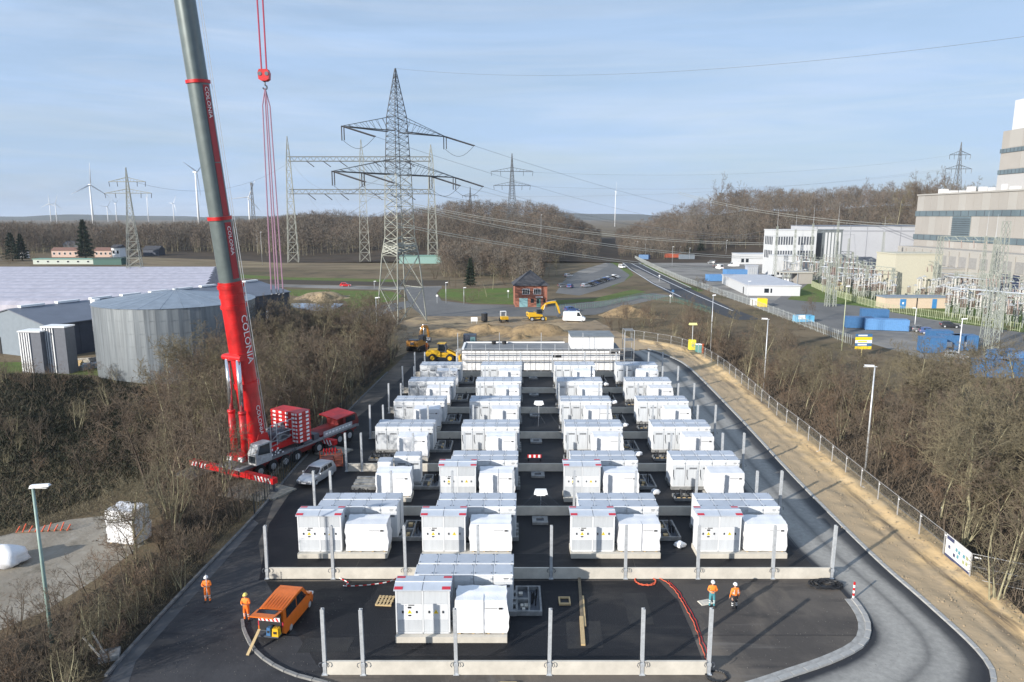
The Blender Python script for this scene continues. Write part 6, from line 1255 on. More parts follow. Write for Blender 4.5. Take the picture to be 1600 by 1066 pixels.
p = AT(1290, 400, 318); block('glass_stair', 'dark glazed stair hall beside the office block', p.x - 2, 316, 8, 8, h * 1.0, mat('glassy', (.16, .18, .19), .25, .2, .4), None, [(0.3, 7.8, .5, h - 1, 5)], winm=OFFW)
p = G(1155, 413); block('white_hall', 'white shed hall at the far end of the works yard', p.x, p.y, 26, 14, HT(398, p.y), OFFW, None, [(1, 6, 1, 3, 2)])
p = G(1168, 432); block('grey_tank_block', 'grey ribbed steel silo block in the works yard', p.x, p.y, 4.4, 4, HT(416, p.y), mat('silo_grey', (.42, .44, .48), .5, .15), None, [(.2, 4.2, .3, 3.6, 4)], winm=GALV)
def prefab(): 
    a, c_, e_ = G(1128, 443), G(1167, 462), G(1231, 458); ud3 = (c_ - a); ud3.z = 0; L3 = ud3.length; ud3.normalize(); t = thing('prefab_hall', 'low white prefab building with flat roof and dark door', 'building', (a.x, a.y, 0), math.atan2(ud3.y, ud3.x))
    W3 = 17; h3 = 3.3; MB().box(0, L3, 0, W3, 0, h3).build('wall', OFFW, t); MB().box(-.3, L3 + .3, -.3, W3 + .3, h3, h3 + .3).build('roof', mat('roof_pale', (.50, .51, .54), .7, .1, .3), t)
    MB().box(L3 * .86, L3 * .86 + 1.2, -.05, -.004, 0, 2.4).build('door', INK, t); MB().box(L3, L3 + .05, 5.5, 7, 1, 2.4).box(L3, L3 + .05, 7.5, 8, 1, 2.4).split('window', GLASS, t)
prefab()
def container(label, px, pyb, w_, d, h, m, rz, grp='steel containers in the works yard', stripe=False):
    p = G(px, pyb); t = thing('steel_container', label, 'container', p, rz, grp); b = MB(); n = int(w_ / .4); b.box(0, w_, 0, d, .12, h)
    b.build('box', m, t)
    b = MB(); [b.box(.1 + k * .4, .3 + k * .4, -.04, -.002, .25, h - .2) for k in range(n)]; [b.box(-.04, -.002, .1 + k * .4, .3 + k * .4, .25, h - .2) for k in range(int(d / .4))]; b.build('corrugation', m, t)
    b = MB(); [b.box(x, x + .16, y, y + .16, 0, h + .03) for x in (-.05, w_ - .11) for y in (-.05, d - .11)]; b.split('corner_post', m, t); MB().box(-.04, w_ + .04, -.04, d + .04, h, h + .06).build('roof', m, t)
    if stripe: MB().box(.5, w_ * .5, -.07, -.045, .8, 1.8).build('panel', SIGNW, t)
BLUEL = mat('blue_roof', (.11, .26, .50), .5, .1); WREDC = mat('container_red', (.45, .10, .05), .6, .15)
container('blue container at the left of the blue group in the works yard', 1322, 513, 6, 2.5, 2.6, BLUE, R(-12)); container('blue container standing upright behind the blue group', 1346, 505, 6, 2.5, 3.4, BLUE, R(-14)); container('long pale blue container right of the blue group', 1352, 516, 9, 2.5, 2.6, BLUEL, R(-16)); container('light blue site box by the works road', 1244, 504, 4.5, 2, 1.6, mat('site_cyan', (.15, .45, .68), .5, .1), R(3), stripe=True)
container('flat blue container roof beside the white prefab', 1108, 440, 12, 5, 2.6, BLUEL, R(3)); container('second blue container behind the white prefab', 1135, 432, 14, 5, 2.8, BLUEL, R(2)); container('blue box at the corner of the white prefab', 1228, 460, 3, 2.2, 2.3, BLUE, R(5)); container('white and yellow skip box on the works road', 1174, 478, 4, 2, 2.0, PWHITE, R(-5)); container('yellow container end beside the white skip box', 1186, 480, 2.2, 2.2, 2.4, YELS, R(-5))
container('rust red container at the far works yard', 1040, 404, 9, 3, 3, WREDC, 0); container('grey container beside the rust red one', 1062, 406, 9, 3, 3, CLADL, 0); container('blue container by the palisade at the far yard', 998, 406, 6, 3, 3, BLUE, R(-30))
for k, (px, py) in enumerate(((1440, 552), (1468, 548), (1490, 548), (1452, 540))): container(['first', 'second', 'third', 'rear'][k] + ' blue recycling container with white panel behind the trees', px, py, 4.2, 2.4, 3.0, BLUE, R(-10), stripe=k != 0)
for k, (px, py) in enumerate(((1524, 590), (1548, 586), (1572, 592), (1590, 580), (1560, 575))): container('blue container glimpsed through the trees at the right edge', px, py, 5, 2.4, 2.8, [BLUE, BLUEL][k % 2], R(-15 + 8 * k), 'blue containers behind the trees', False)
# cream kiosk with blue doors, cream hall, canopy
p = G(1382, 482); t = block('kiosk', 'beige switch house with blue doors at the works road', p.x, p.y, 18, 5, 3.0, mat('kiosk_beige', (.60, .48, .36), .8, .08), mat('kiosk_roof', (.22, .26, .30), .7, .1)); MB().box(4.3, 6.0, -.06, -.004, 0, 2.7).box(13.5, 14.8, -.06, -.004, 0, 2.7).split('door', mat('door_blue', (.05, .22, .48), .5, .1), t); MB().box(9.0, 9.3, -.05, -.004, 0, 3).build('joint', INK, t); MB().box(4.9, 5.4, -.075, -.062, 1.2, 1.8).build('door_sign', SIGNW, t)
p = G(1394, 466); block('cream_hall', 'cream switchgear hall in the middle of the substation', p.x, p.y, 15, 12, HT(398, p.y), mat('cream', (.50, .47, .37), .8, .08), None)
p = G(1463, 450); block('substation_hall', 'pale long switch hall at the foot of the power plant', p.x, p.y + 10, 40, 8, 6, BEIGE2, None, [(0.5, 39, .8, 4.8, 8)], winm=mat('hall_shade', (.25, .24, .24), .7, .2))
p = G(1307, 455); block('yellow_kiosk', 'small yellow ochre cable kiosk by the palisade', p.x, p.y, 4, 3, 2.5, mat('ochre', (.60, .50, .25), .8, .1), None)
p = G(1222, 444); t = thing('canopy', 'open carport canopy with beige side room', 'canopy', p); MB().box(0, 12, 0, 7, 4.2, 4.6).build('roof', mat('canopy_roof', (.45, .43, .38), .7, .1), t); [MB().box(x, x + .2, y, y + .2, 0, 4.2).build('post', GALV, t) for x in (.1, 5.8) for y in (.1, 6.6)]; MB().box(6.2, 11.8, .4, 6.5, 0, 4.19).build('side_room', BEIGE, t); MB().box(2.2, 3.4, 2, 4, 0, 1.8).build('white_unit', SIGNW, t)
# ------------------------------------------------------------------ substation steel
SUBM = mat('substation_steel', (.34, .36, .315), .6, .2, .5); PORC = mat('porcelain', (.58, .55, .50), .35, .15); BROWNP = mat('porcelain_brown', (.16, .10, .08), .35, .15)
def sub_gantry(label, pts, h, wd=.8, r=.09, beam=True):
    t = thing('substation_gantry', label, 'gantry', pts[0])
    o_ = Vector(pts[0])
    for p in pts: b = MB(); lattice(b, Vector(p) - o_, lv(0, wd, h, wd * .6, max(5, int(h / 1.6))), r, rd=r * .6, rot=.2); b.build('column', SUBM, t)
    for p, q in zip(pts[:-1], pts[1:]):
        if not beam: continue
        p = Vector(p) - o_; q = Vector(q) - o_; b = MB(); n = max(6, int((q - p).length / 1.2))
        for dz in (0, 1.2): b.rod(p + Vector((0, 0, h - 1.2 + dz)), q + Vector((0, 0, h - 1.2 + dz)), r, n=4)
        for k in range(n): b.rod(p.lerp(q, k / n) + Vector((0, 0, h - 1.2 + (1.2 if k % 2 else 0))), p.lerp(q, (k + 1) / n) + Vector((0, 0, h - 1.2 + (0 if k % 2 else 1.2))), r * .7, n=3)
        b.build('beam', SUBM, t)
        for k in range(4): c_ = p.lerp(q, (k + .7) / 4.6); b = MB(); b.rod(c_ + Vector((0, 0, h - 1.2)), c_ + Vector((0, -.4, h - 3.4)), .14, n=6); b.build('insulator_string', BROWNP, t)
sub_gantry('lattice double column at the left side of the substation', [G(1292, 479), G(1302, 479)], HT(411, G(1292, 479).y), .5)
sub_gantry('tall lattice gantry spanning in front of the power plant', [G(1460, 470), G(1548, 476)], HT(370, G(1500, 473).y), .9)
sub_gantry('tall lattice mast nearest the right edge', [G(1548, 556)], HT(346, G(1548, 556).y), .75, .07, False)
sub_gantry('lattice mast left of the one nearest the right edge', [G(1536, 545)], HT(440, G(1536, 545).y), .6, .07, False)
sub_gantry('low gantry in the rear left of the substation', [G(1282, 440), G(1345, 446), G(1400, 452)], 9, .5)
sub_gantry('middle gantry before the cream hall', [G(1318, 456), G(1352, 462), G(1392, 468)], 10, .5)
sub_gantry('gantry in the right part of the substation', [G(1490, 470), G(1540, 476), G(1600, 486)], 9, .5)
sub_gantry('front right gantry of the substation', [G(1560, 520), G(1625, 532)], 9, .5)
sub_gantry('rear gantry below the office block', [G(1215, 420), G(1270, 424), G(1330, 428)], 10, .5)
rr = random.Random(31)
for k in range(12):
    px = rr.uniform(1235, 1590); py = 436 + (px - 1235) * .13 + rr.uniform(-6, 14); d_ = rr.uniform(22, 45); n0 = len(bpy.data.objects)
    sub_gantry('slim portal frame standing among the switchgear rows', [G(px, py), G(px + d_, py + d_ * .12)], rr.uniform(7, 12), .28, .06); bpy.data.objects['substation_gantry' if k < 0 else [o.name for o in bpy.data.objects if o.name.startswith('substation_gantry')][-1]]['group'] = 'slim portal frames'
for px, top in ((1216, 326), (1245, 332), (1272, 320), (1311, 315), (1384, 338), (1330, 352), (1545, 330), (1560, 335)):
    Y = 300 if px < 1500 else 200; t = thing('lightning_mast', f'slender lightning mast {["before the office block", "right of the office front", "at the office end", "above the white hall", "beside the power plant corner", "between hall and substation", "before the plant facade", "at the right before the plant"][(1216, 1245, 1272, 1311, 1384, 1330, 1545, 1560).index(px)]}', 'mast', (AT(px, 338, Y).x, Y, 0)); h = HT(top, Y); b = MB(); lattice(b, (0, 0, 0), lv(0, .6, h * .75, .25, 10), .06, rot=.3); b.build('lattice_shaft', SUBM, t); MB().rod((0, 0, h * .75), (0, 0, h), .07, .02, n=5).build('spike', GALV, t)
# apparatus: posts with ribbed insulators, copied individually
def app_meshes(kind):
    b = MB(); h0 = (2.4, 2.8, 2.2)[kind]; b.rod((-.35, 0, 0), (-.35, 0, h0), .08, n=5); b.rod((.35, 0, 0), (.35, 0, h0), .08, n=5); b.box(-.6, .6, -.25, .25, h0, h0 + .2); b.rod((-.35, 0, .2), (.35, 0, h0), .05, n=4); st = b.mesh('support', SUBM)
    b = MB(); n = 9; hh = (2.4, 3.2, 1.8)[kind]
    for x in (0,):
        for k in range(n): b.rod((x, 0, h0 + .2 + hh * k / n), (x, 0, h0 + .2 + hh * (k + .6) / n), .20, .09, n=7)
    ins = b.mesh('insulator', PORC if kind != 2 else BROWNP)
    b = MB(); b.rod((-.8, 0, h0 + hh + .25), (.8, 0, h0 + hh + .25), .10, n=6); b.box(-.25, .25, -.2, .2, h0 + hh + .2, h0 + hh + .65); hd_ = b.mesh('terminal', GALV); return st, ins, hd_
APP = [app_meshes(k) for k in range(3)]; rr = random.Random(21)
zones = [((1225, 436), (1290, 440), 5, 9), ((1285, 446), (1380, 456), 8, 13), ((1335, 462), (1395, 472), 5, 9), ((1420, 462), (1500, 474), 6, 12), ((1500, 472), (1610, 490), 7, 14), ((1480, 492), (1610, 512), 5, 12), ((1300, 432), (1420, 440), 5, 13)]
kk = 0
for (a, c_, nr, nc) in zones:
    for i in range(max(3, nr // 2 + 1)):
        for j in range(nc):
            px = a[0] + (c_[0] - a[0]) * j / (nc - 1) + rr.uniform(-2, 2); py = a[1] + (c_[1] - a[1]) * (j / (nc - 1)) + i * 4.2 - 6; k = (kk + i) % 3; kk += 1
            t = thing('switchgear_post', 'grey switchgear post with ribbed insulators among the substation rows', 'insulator', G(px, py), rr.uniform(-.2, .2), 'switchgear posts of the substation'); s_ = rr.uniform(.85, 1.25); t.scale = (s_, s_, s_)
            put('support', APP[k][0], t); [put('insulator', APP[k][1], t, (x_, 0, 0)) for x_ in ((0,), (-.4, .4), (-.45, 0, .45))[k]]; put('terminal', APP[k][2], t)
for k in range(5):
    p = G(1316 + k * 26, 448 + k * 2.5); t = thing('transformer', ['first', 'second', 'third', 'fourth', 'fifth'][k] + ' dark power transformer in the substation row', 'transformer', p, .1, 'power transformers'); MB().box(0, 4.2, 0, 3, .3, 3.6).build('tank', mat('transformer_grey', (.13, .14, .14), .5, .2), t); b = MB(); [b.box(.2 + q * .45, .35 + q * .45, -.6, 0, .6, 3.2) for q in range(9)]; b.split('radiator', MATS['transformer_grey'], t); b = MB(); [b.rod((.8 + q * 1.2, 1.5, 3.6), (.8 + q * 1.2, 1.2, 5.6), .2, .1, n=7) for q in range(3)]; b.split('bushing', BROWNP, t); MB().rod((.3, 2.4, 4.2), (3.9, 2.4, 4.2), .4, n=10).build('conservator', MATS['transformer_grey'], t)
for k, (a, c_, z) in enumerate((((1285, 446), (1400, 456), 7), ((1290, 452), (1400, 462), 6), ((1480, 470), (1620, 488), 7.5), ((1480, 490), (1620, 508), 7), ((1225, 434), (1340, 438), 7), ((1420, 460), (1520, 474), 8))):
    p, q = G(*a), G(*c_); b = MB(); [b.rod((p.x, p.y + o_, z), (q.x, q.y + o_, z + .2), .10, n=6) for o_ in (0, 1.6, 3.2)]; tag(b.build('busbar', GALV), ['rear left', 'front left', 'rear right', 'front right', 'office side', 'middle'][k] + ' run of tubular busbars in the substation', 'busbar', 'busbars')
# palisade round the substation
PALM = mat('palisade_pale', (.44, .47, .30), .6, .15)
def palisade(label, px_pts, h, step, m):
    P_ = resample([Vector((*G(*q)[:2], 0)) for q in px_pts], step); t = thing('palisade_fence', label, 'fence', P_[0]); b = MB(); bp = MB()
    for i, p in enumerate(P_):
        q = p - P_[0]; bp.box(q.x - .05, q.x + .05, q.y - .05, q.y + .05, 0, h) if i % 4 == 0 else b.box(q.x - .03, q.x + .03, q.y - .02, q.y + .02, .1, h)
    b.build('pales', m, t)['kind'] = 'stuff'; bp.build('fence_posts', m, t)['kind'] = 'stuff'; b = MB()
    for z in (.35, h - .3): b.path([(p - P_[0]) + Vector((0, .03, z)) for p in P_[::4]], .03, 4)
    b.build('rail', m, t)
palisade('pale green palisade fence along the front of the substation', [(1268, 448), (1300, 462), (1380, 486), (1460, 498), (1600, 520)], 2.2, .55, PALM)
palisade('concrete palisade fence running beside the highway', [(992, 405), (1030, 424), (1068, 441), (1110, 456), (1180, 481), (1240, 504), (1330, 540)], 2.2, .9, mat('palisade_grey', (.42, .44, .42), .7, .15))
palisade('green mesh fence at the road in front of the brick house', [(868, 486), (930, 482), (1000, 466), (1060, 474), (1110, 490)], 1.8, .8, mat('mesh_green', (.10, .20, .15), .6, .15))
palisade('dark fence along the left edge of the yard', [(398, 805), (470, 718), (540, 645), (580, 600), (612, 566), (622, 552)], 2.0, .7, mat('fence_black', (.04, .045, .045), .6, .15))
# ------------------------------------------------------------------ lamp posts, signs
def lamp(label, px, pyb, pyt, m=GALV, arm=(1.1, 0), r=.09, grp=None):
    p = G(px, pyb); h = HT(pyt, p.y); t = thing('lamp_post', label, 'lamp post', p, 0, grp); MB().rod((0, 0, 0), (0, 0, h), r, r * .6, n=8).build('pole', m, t, True)
    b = MB(); b.add([(-.15, -.16, h - .02), (arm[0], arm[1] - .14, h + .08), (arm[0], arm[1] + .14, h + .08), (-.15, .16, h - .02), (-.1, -.1, h + .16), (arm[0] - .05, arm[1] - .08, h + .2), (arm[0] - .05, arm[1] + .08, h + .2), (-.1, .1, h + .16)], [(3, 2, 1, 0), (4, 5, 6, 7), (0, 1, 5, 4), (1, 2, 6, 5), (2, 3, 7, 6), (3, 0, 4, 7)]); b.build('lamp_head', SIGNW, t)
    MB().box(.2, arm[0] - .1, -.1, .1, h - .03, h + .02).build('lens', mat('lens', (.6, .6, .58), .2, 0), t); return t
GRNP = mat('pole_green', (.26, .36, .32), .5, .15, 2)
lamp('green lamp post at the left foreground beside the dusty track', 83, 1016, 762, GRNP, (.95, .1), .13)
lamp('grey lamp post among the trees right of the ring road', 1352, 736, 573, GALV, (-1.0, 0), .11)
lamp('lamp post in the tree belt beyond the light tower', 1193, 612, 499, GALV, (-.9, 0), .10); lamp('thin lamp post near the ring road bend', 1110, 552, 462, GALV, (.5, 0), .09); lamp('lamp post on the lane by the main pylon', 590, 548, 466, GALV, (.8, 0), .08)
lamp('green lamp post in the works yard hedge', 1315, 548, 448, PALM, (.6, 0), .1); lamp('lamp post behind the blue recycling containers', 1498, 552, 499, SIGNW, (.9, 0), .12); lamp('floodlight pole in the works yard', 1429, 512, 482, SIGNW, (-.9, 0), .1)
for k, (px, pb_, pt2) in enumerate(((410, 414, 363), (403, 398, 360), (90, 390, 362), (120, 388, 358), (160, 390, 362), (1050, 418, 386), (995, 402, 378), (1008, 402, 375), (1134, 402, 376), (697, 474, 442), (725, 476, 450), (1062, 402, 386), (1077, 406, 388), (845, 402, 336), (1168, 474, 440), (585, 452, 440))): lamp('thin street lamp in the far background', px, pb_, pt2, GALV, (.7, 0), .09, 'far street lamps')
t = thing('direction_sign', 'blue and yellow works sign board rising above the trees', 'sign', (AT(1347, 560, 130).x, 130, 0)); hz0, hz1 = HT(546, 130), HT(522, 130); wd = 1.55
MB().rod((-.2, 0, 0), (-.2, 0, hz0), .09, n=6).build('post', mat('post_yellow', (.6, .5, .2), .6, .1), t); n = 5; cols = [BLUE, YELS, SIGNW, BLUE, YELS]
for k in range(5): z1 = hz1 - (hz1 - hz0) * k / 5; z0 = hz1 - (hz1 - hz0) * (k + 1) / 5 + .03; o = MB().box(-wd, wd, -.05, .05, z0, z1).build('panel', cols[k], t); MB().box(-wd * .7, wd * .4, -.06, -.051, z0 + .15, z1 - .15).build('print_line', SIGNW if k in (0, 3) else (YELS if k == 2 else YELS), o)
for k, (px, py, lb) in enumerate(((1051, 466, 'round blue traffic sign beside the highway'), (1047, 474, 'small white traffic sign by the highway fork'), (1030, 440, 'white marker sign on the highway verge'), (683, 474, 'small white road sign at the junction'), (794, 466, 'white board sign on the grass left of the brick house'))):
    p = G(px, py); t = thing('road_sign', lb, 'sign', p); MB().rod((0, 0, 0), (0, 0, 2.6), .05, n=6).build('post', GALV, t); b = MB(); b.rod((0, -.05, 2.3), (0, -.09, 2.3), .45 if k == 0 else .4, n=16 if k == 0 else 4); b.build('disc', BLUE if k == 0 else SIGNW, t)
# film wrapped load and white bag at the left track
p = G(190, 852); t = thing('wrapped_load', 'tall film wrapped load standing among the bare bushes', 'wrapped load', p, R(-12)); wm = put('film_cover', WRAPS[2], t, (-1.25, 0, .1)); wm.scale = (.82, 1.0, 1.25); put('skid', XP, t, (-1.2, 0, 0)).scale = (.78, 1, 1)
t_ = G(6, 883); bag(t_, 'white tarpaulin heap on the dusty track at the left edge', 71, 1.9)
t = thing('orange_barrier', 'fallen orange mesh barrier at the edge of the dusty track', 'barrier', G(65, 832), .1); b = MB(); [b.rod((-2 + k * .5, 0, .05), (-1.8 + k * .5, .3, .5 + .2 * (k % 2)), .05, n=4) for k in range(9)]; b.build('mesh', HOSE, t); MB().rod((-2, 0, .06), (2.3, .2, .1), .05, n=5).build('rail', mat('rail_wood', (.22, .15, .09), .9, .2), t)
t = thing('trestle', 'dark timber trestle at the lower left kerb end', 'trestle', G(158, 1030), .4); MB().rod((-.9, .6, 1.3), (.2, -.4, .05), .06, n=5).rod((-.5, .9, 1.4), (.3, 0, .05), .06, n=5).split('strut', CONC, t); MB().box(-.1, 1.0, -.5, .5, 0, .3).build('block', CONCD, t)
# ------------------------------------------------------------------ vegetation
def seg_mesh(name, segs, m):
    """tapered three-sided twigs from (p0, p1, r0, r1)"""
    A = np.array([s_[0] for s_ in segs]); B_ = np.array([s_[1] for s_ in segs]); r0 = np.array([s_[2] for s_ in segs])[:, None]; r1 = np.array([s_[3] for s_ in segs])[:, None]
    d = B_ - A; d /= np.linalg.norm(d, axis=1, keepdims=True) + 1e-9; ref = np.where(np.abs(d[:, 2:3]) > .9, np.array([[1., 0, 0]]), np.array([[0, 0, 1.]])); a = np.cross(d, ref); a /= np.linalg.norm(a, axis=1, keepdims=True) + 1e-9; c = np.cross(d, a)
    V = []
    for P_, r in ((A, r0), (B_, r1)):
        for k in range(3): t = 2 * math.pi * k / 3; V.append(P_ + r * (a * math.cos(t) + c * math.sin(t)))
    V = np.stack(V, 1).reshape(-1, 3); o = (np.arange(len(segs)) * 6)[:, None]
    F = np.concatenate([o + np.array([[k, (k + 1) % 3, 3 + (k + 1) % 3, 3 + k]]) for k in range(3)], 1).reshape(-1, 4)
    return npmesh(name, V, F, m, smooth=True)
def grow(seed, H_, spread=.55, stems=1, dens=1.0, twig_r=.012, up=.35, r_base=None):
    rr = random.Random(seed); trunk, crown = [], []
    def rv(): return Vector((rr.gauss(0, 1), rr.gauss(0, 1), rr.gauss(0, 1)))
    def branch(p, d, L_, r, lev):
        n = 4 if lev < 2 else 3; pts = [p]; q = p
        for i in range(n):
            d = (d + rv() * (.10 + .05 * lev) + Vector((0, 0, up * .16))).normalized(); q2 = q + d * (L_ / n); ra = r * (1 - .75 * i / n); rb = r * (1 - .75 * (i + 1) / n)
            (trunk if lev == 0 else crown).append((tuple(q), tuple(q2), max(ra, twig_r), max(rb, twig_r * .7))); q = q2; pts.append(q)
        if lev >= 4: return
        k = int([9, 6, 5, 3][lev] * dens * rr.uniform(.8, 1.2)) if lev < 4 else 0
        for i in range(k):
            f = rr.uniform(.28 if lev == 0 else .15, 1.0); j = min(int(f * n), n - 1); bp = pts[j].lerp(pts[j + 1], f * n - j)
            axd = (pts[j + 1] - pts[j]).normalized(); pe = axd.cross(rv()).normalized(); nd = (axd * rr.uniform(.5, .9) + pe * rr.uniform(.5, 1.0) * (spread / .55)).normalized()
            branch(bp, nd, L_ * rr.uniform(.38, .62) * (1.15 - .45 * f), r * (1 - .7 * f) * .55, lev + 1)
    for s_ in range(stems):
        a = rr.uniform(0, 6.28); o_ = Vector((math.cos(a), math.sin(a), 0)) * (.25 * s_ ** .5 if stems > 1 else 0); tl = (.0 if stems == 1 else rr.uniform(.15, .5)); h = H_ * (1 if s_ == 0 else rr.uniform(.6, 1.0))
        branch(o_, Vector((math.cos(a) * tl, math.sin(a) * tl, 1)).normalized(), h * .85, r_base or h * .011 + .02, 0)
    return trunk, crown
def plant_variants(n, seed0, m_tr, m_cr, **kw):
    out = []
    for k in range(n):
        a, c = grow(seed0 + k, **kw); out.append((seg_mesh('trunk', a, m_tr), seg_mesh('crown', c, m_cr)))
    return out
TREES = plant_variants(3, 10, BARK, TWIG, H_=8, twig_r=.014, dens=1.0) + plant_variants(2, 20, BARKG, TWIGG, H_=8, twig_r=.015, dens=1.0, spread=.65)
THICK = plant_variants(2, 30, BARK, TWIGR, H_=6, stems=5, dens=.62, twig_r=.013) + plant_variants(2, 40, BARK, TWIG, H_=6, stems=5, dens=.62, twig_r=.013) + plant_variants(1, 50, BARKG, TWIGG, H_=6, stems=5, dens=.62, twig_r=.013)
BIG = plant_variants(2, 60, BARKG, TWIGG, H_=13, dens=1.25, twig_r=.018, spread=.7, r_base=.24)
def inpoly(P_, poly):
    x, y = P_[:, 0], P_[:, 1]; r = np.zeros(len(P_), bool); n = len(poly)
    for i in range(n):
        x0, y0 = poly[i][:2]; x1, y1 = poly[(i + 1) % n][:2]; c = ((y0 > y) != (y1 > y)) & (x < (x1 - x0) * (y - y0) / (y1 - y0 + 1e-12) + x0); r ^= c
    return r
def scatter(poly, dist, seed):
    rs = np.random.RandomState(seed); A = np.array([p[:2] for p in poly]); lo, hi = A.min(0), A.max(0); P_ = rs.uniform(lo, hi, (int((hi - lo).prod() / dist ** 2 * 6), 2)); P_ = P_[inpoly(P_, poly)]; out = []
    cell = {}
    for p in P_:
        k = (int(p[0] / dist), int(p[1] / dist)); ok = True
        for i in (-1, 0, 1):
            for j in (-1, 0, 1):
                for q in cell.get((k[0] + i, k[1] + j), ()):
                    if (q[0] - p[0]) ** 2 + (q[1] - p[1]) ** 2 < dist * dist: ok = False
        if ok: cell.setdefault(k, []).append(p); out.append(p)
    return out
def tree(name, var, loc, s_, label, grp, seed, cat='tree'):
    rr = random.Random(seed); t = thing(name, label, cat, loc, rr.uniform(0, 6.28), grp); t.scale = (s_ * rr.uniform(.85, 1.15), s_ * rr.uniform(.85, 1.15), s_); put('trunk', var[0], t); put('crown', var[1], t); return t
RB = [Vector((p.x + 1.7, p.y + 1.0, 0)) for p in FENCE[8:]] + [G(1560, 950), G(1760, 1010), G(1900, 800)] + gp((1760, 735), (1600, 706), (1440, 650), (1330, 618), (1240, 585), (1180, 560), (1110, 530), (1060, 522))
pts = scatter(RB, 2.35, 1); print('right belt', len(pts))
for k, p in enumerate(pts):
    rr = random.Random(k); fx = (p[0] - 30); far = p[1] > 84; big = rr.random()
    fd = min((Vector((p[0], p[1], 0)) - q).length for q in FENCE)
    xr = 1.25 if p[0] > .58 * p[1] + 2 else 1
    if big < .42 * xr: tree('bare_tree', TREES[rr.randrange(5)], (p[0], p[1], 0), rr.uniform(.7, 1.08) * xr, 'leafless tree in the dense brown belt right of the ring road', 'bare trees of the right belt', k)
    else: tree('bare_shrub', THICK[[0, 0, 1, 1, 2, 3, 4][rr.randrange(7)]], (p[0], p[1], 0), rr.uniform(.75, 1.15), 'leafless shrub in the dense brown belt right of the ring road', 'bare shrubs of the right belt', k + 500, 'shrub')
for k, (px, py, s_, lb) in enumerate(((1512, 852, .86, 'big pale barked bare tree beside the site banner'), (1415, 690, .9, 'tall forked bare tree with pale trunk in the belt'), (1448, 700, .8, 'second pale forked tree beside the tallest one'), (1560, 780, .85, 'spreading bare tree at the right edge of the view'), (1640, 880, .8, 'bare tree right of the banner fence'), (1300, 620, .6, 'slim pale bare tree behind the lamp post'), (1480, 640, .75, 'bare tree in front of the blue recycling containers'), (1540, 660, .85, 'bare tree veiling the blue containers'), (1585, 670, .85, 'last bare tree veiling the blue containers'))):
    tree('bare_tree', BIG[k % 2], G(px, py), s_, lb, None, 900 + k)
LB_ = [Vector((p.x - 1.1, p.y - .4, 0)) for p in KLEFT[2:]] + gp((600, 520), (540, 520), (470, 528), (420, 545), (330, 590), (270, 640), (250, 700), (225, 760), (250, 800), (262, 850), (200, 930), (120, 985), (40, 1030), (-60, 1100), (100, 1110))
crx = CIi
LIT = layered('leaf_litter', (.062, .050, .034), [((.035, .030, .022), .3, .42, .6, .85, U, 0), ((.10, .082, .052), .8, .55, .7, .6, U, 0)], .95, .8, 3)
sheet('leaf_litter', LB_, .0035, LIT); sheet('leaf_litter', RB, .0035, LIT)
pts = scatter(LB_, 2.0, 2); print('left belt', len(pts))
for k, p in enumerate(pts):
    q = CIi @ Vector((p[0], p[1], 0))
    if -1.5 < q.x < 20 and -6 < q.y < 5.2: continue
    if 5 < q.y < 9 and -1 < q.x < 2.2: continue
    rr = random.Random(k + 77); near = p[1] < 52; v_ = rr.random()
    dk = min((Vector((p[0], p[1], 0)) - w_).length for w_ in KLEFT); wl = (Vector((p[0], p[1], 0)) - G(190, 852)).length
    s_ = rr.uniform(.55, .9) if near else rr.uniform(.75, 1.1)
    if p[1] < 60 and dk < 2.4: s_ *= .75
    if wl < 5 and p[1] < G(190, 852).y + .5: s_ *= .7
    if wl < 2.0: continue
    if p[1] > 82: s_ = rr.uniform(.9, 1.3)
    elif p[1] > 52 and dk > 3: s_ *= 1.12
    if v_ < .35: tree('bare_tree', TREES[rr.randrange(5)], (p[0], p[1], 0), s_, 'leafless tree in the thicket between crane and steel tank', 'bare trees of the left thicket', k + 2000)
    else: tree('bare_shrub', THICK[rr.randrange(5)], (p[0], p[1], 0), s_ * 1.05, 'leafless shrub in the thicket left of the yard', 'bare shrubs of the left thicket', k + 3000, 'shrub')
for k, (px, py, s_, lb) in enumerate(((215, 880, .62, 'pale branched bare tree in front of the film wrapped load'), (310, 645, .85, 'tall bare tree in front of the steel tank'), (355, 640, .7, 'slim bare tree left of the crane boom'), (450, 640, .75, 'tall bare tree behind the crane counterweight'))): tree('bare_tree', BIG[k % 2], G(px, py), s_, lb, None, 950 + k)
LF = gp((235, 862), (160, 915), (80, 968), (0, 1000), (-70, 1020), (-70, 1130), (140, 1090), (285, 925), (325, 880))
for k, p in enumerate(scatter(LF, 1.55, 6)):
    rr = random.Random(k + 6000); tree('bare_shrub', THICK[rr.randrange(5)], (p[0], p[1], 0), rr.uniform(.38, .72), 'leafless shrub between the dusty track and the yard kerb', 'shrubs beside the dusty track', k, 'shrub')
sheet('leaf_litter', LF, .0045, LIT)
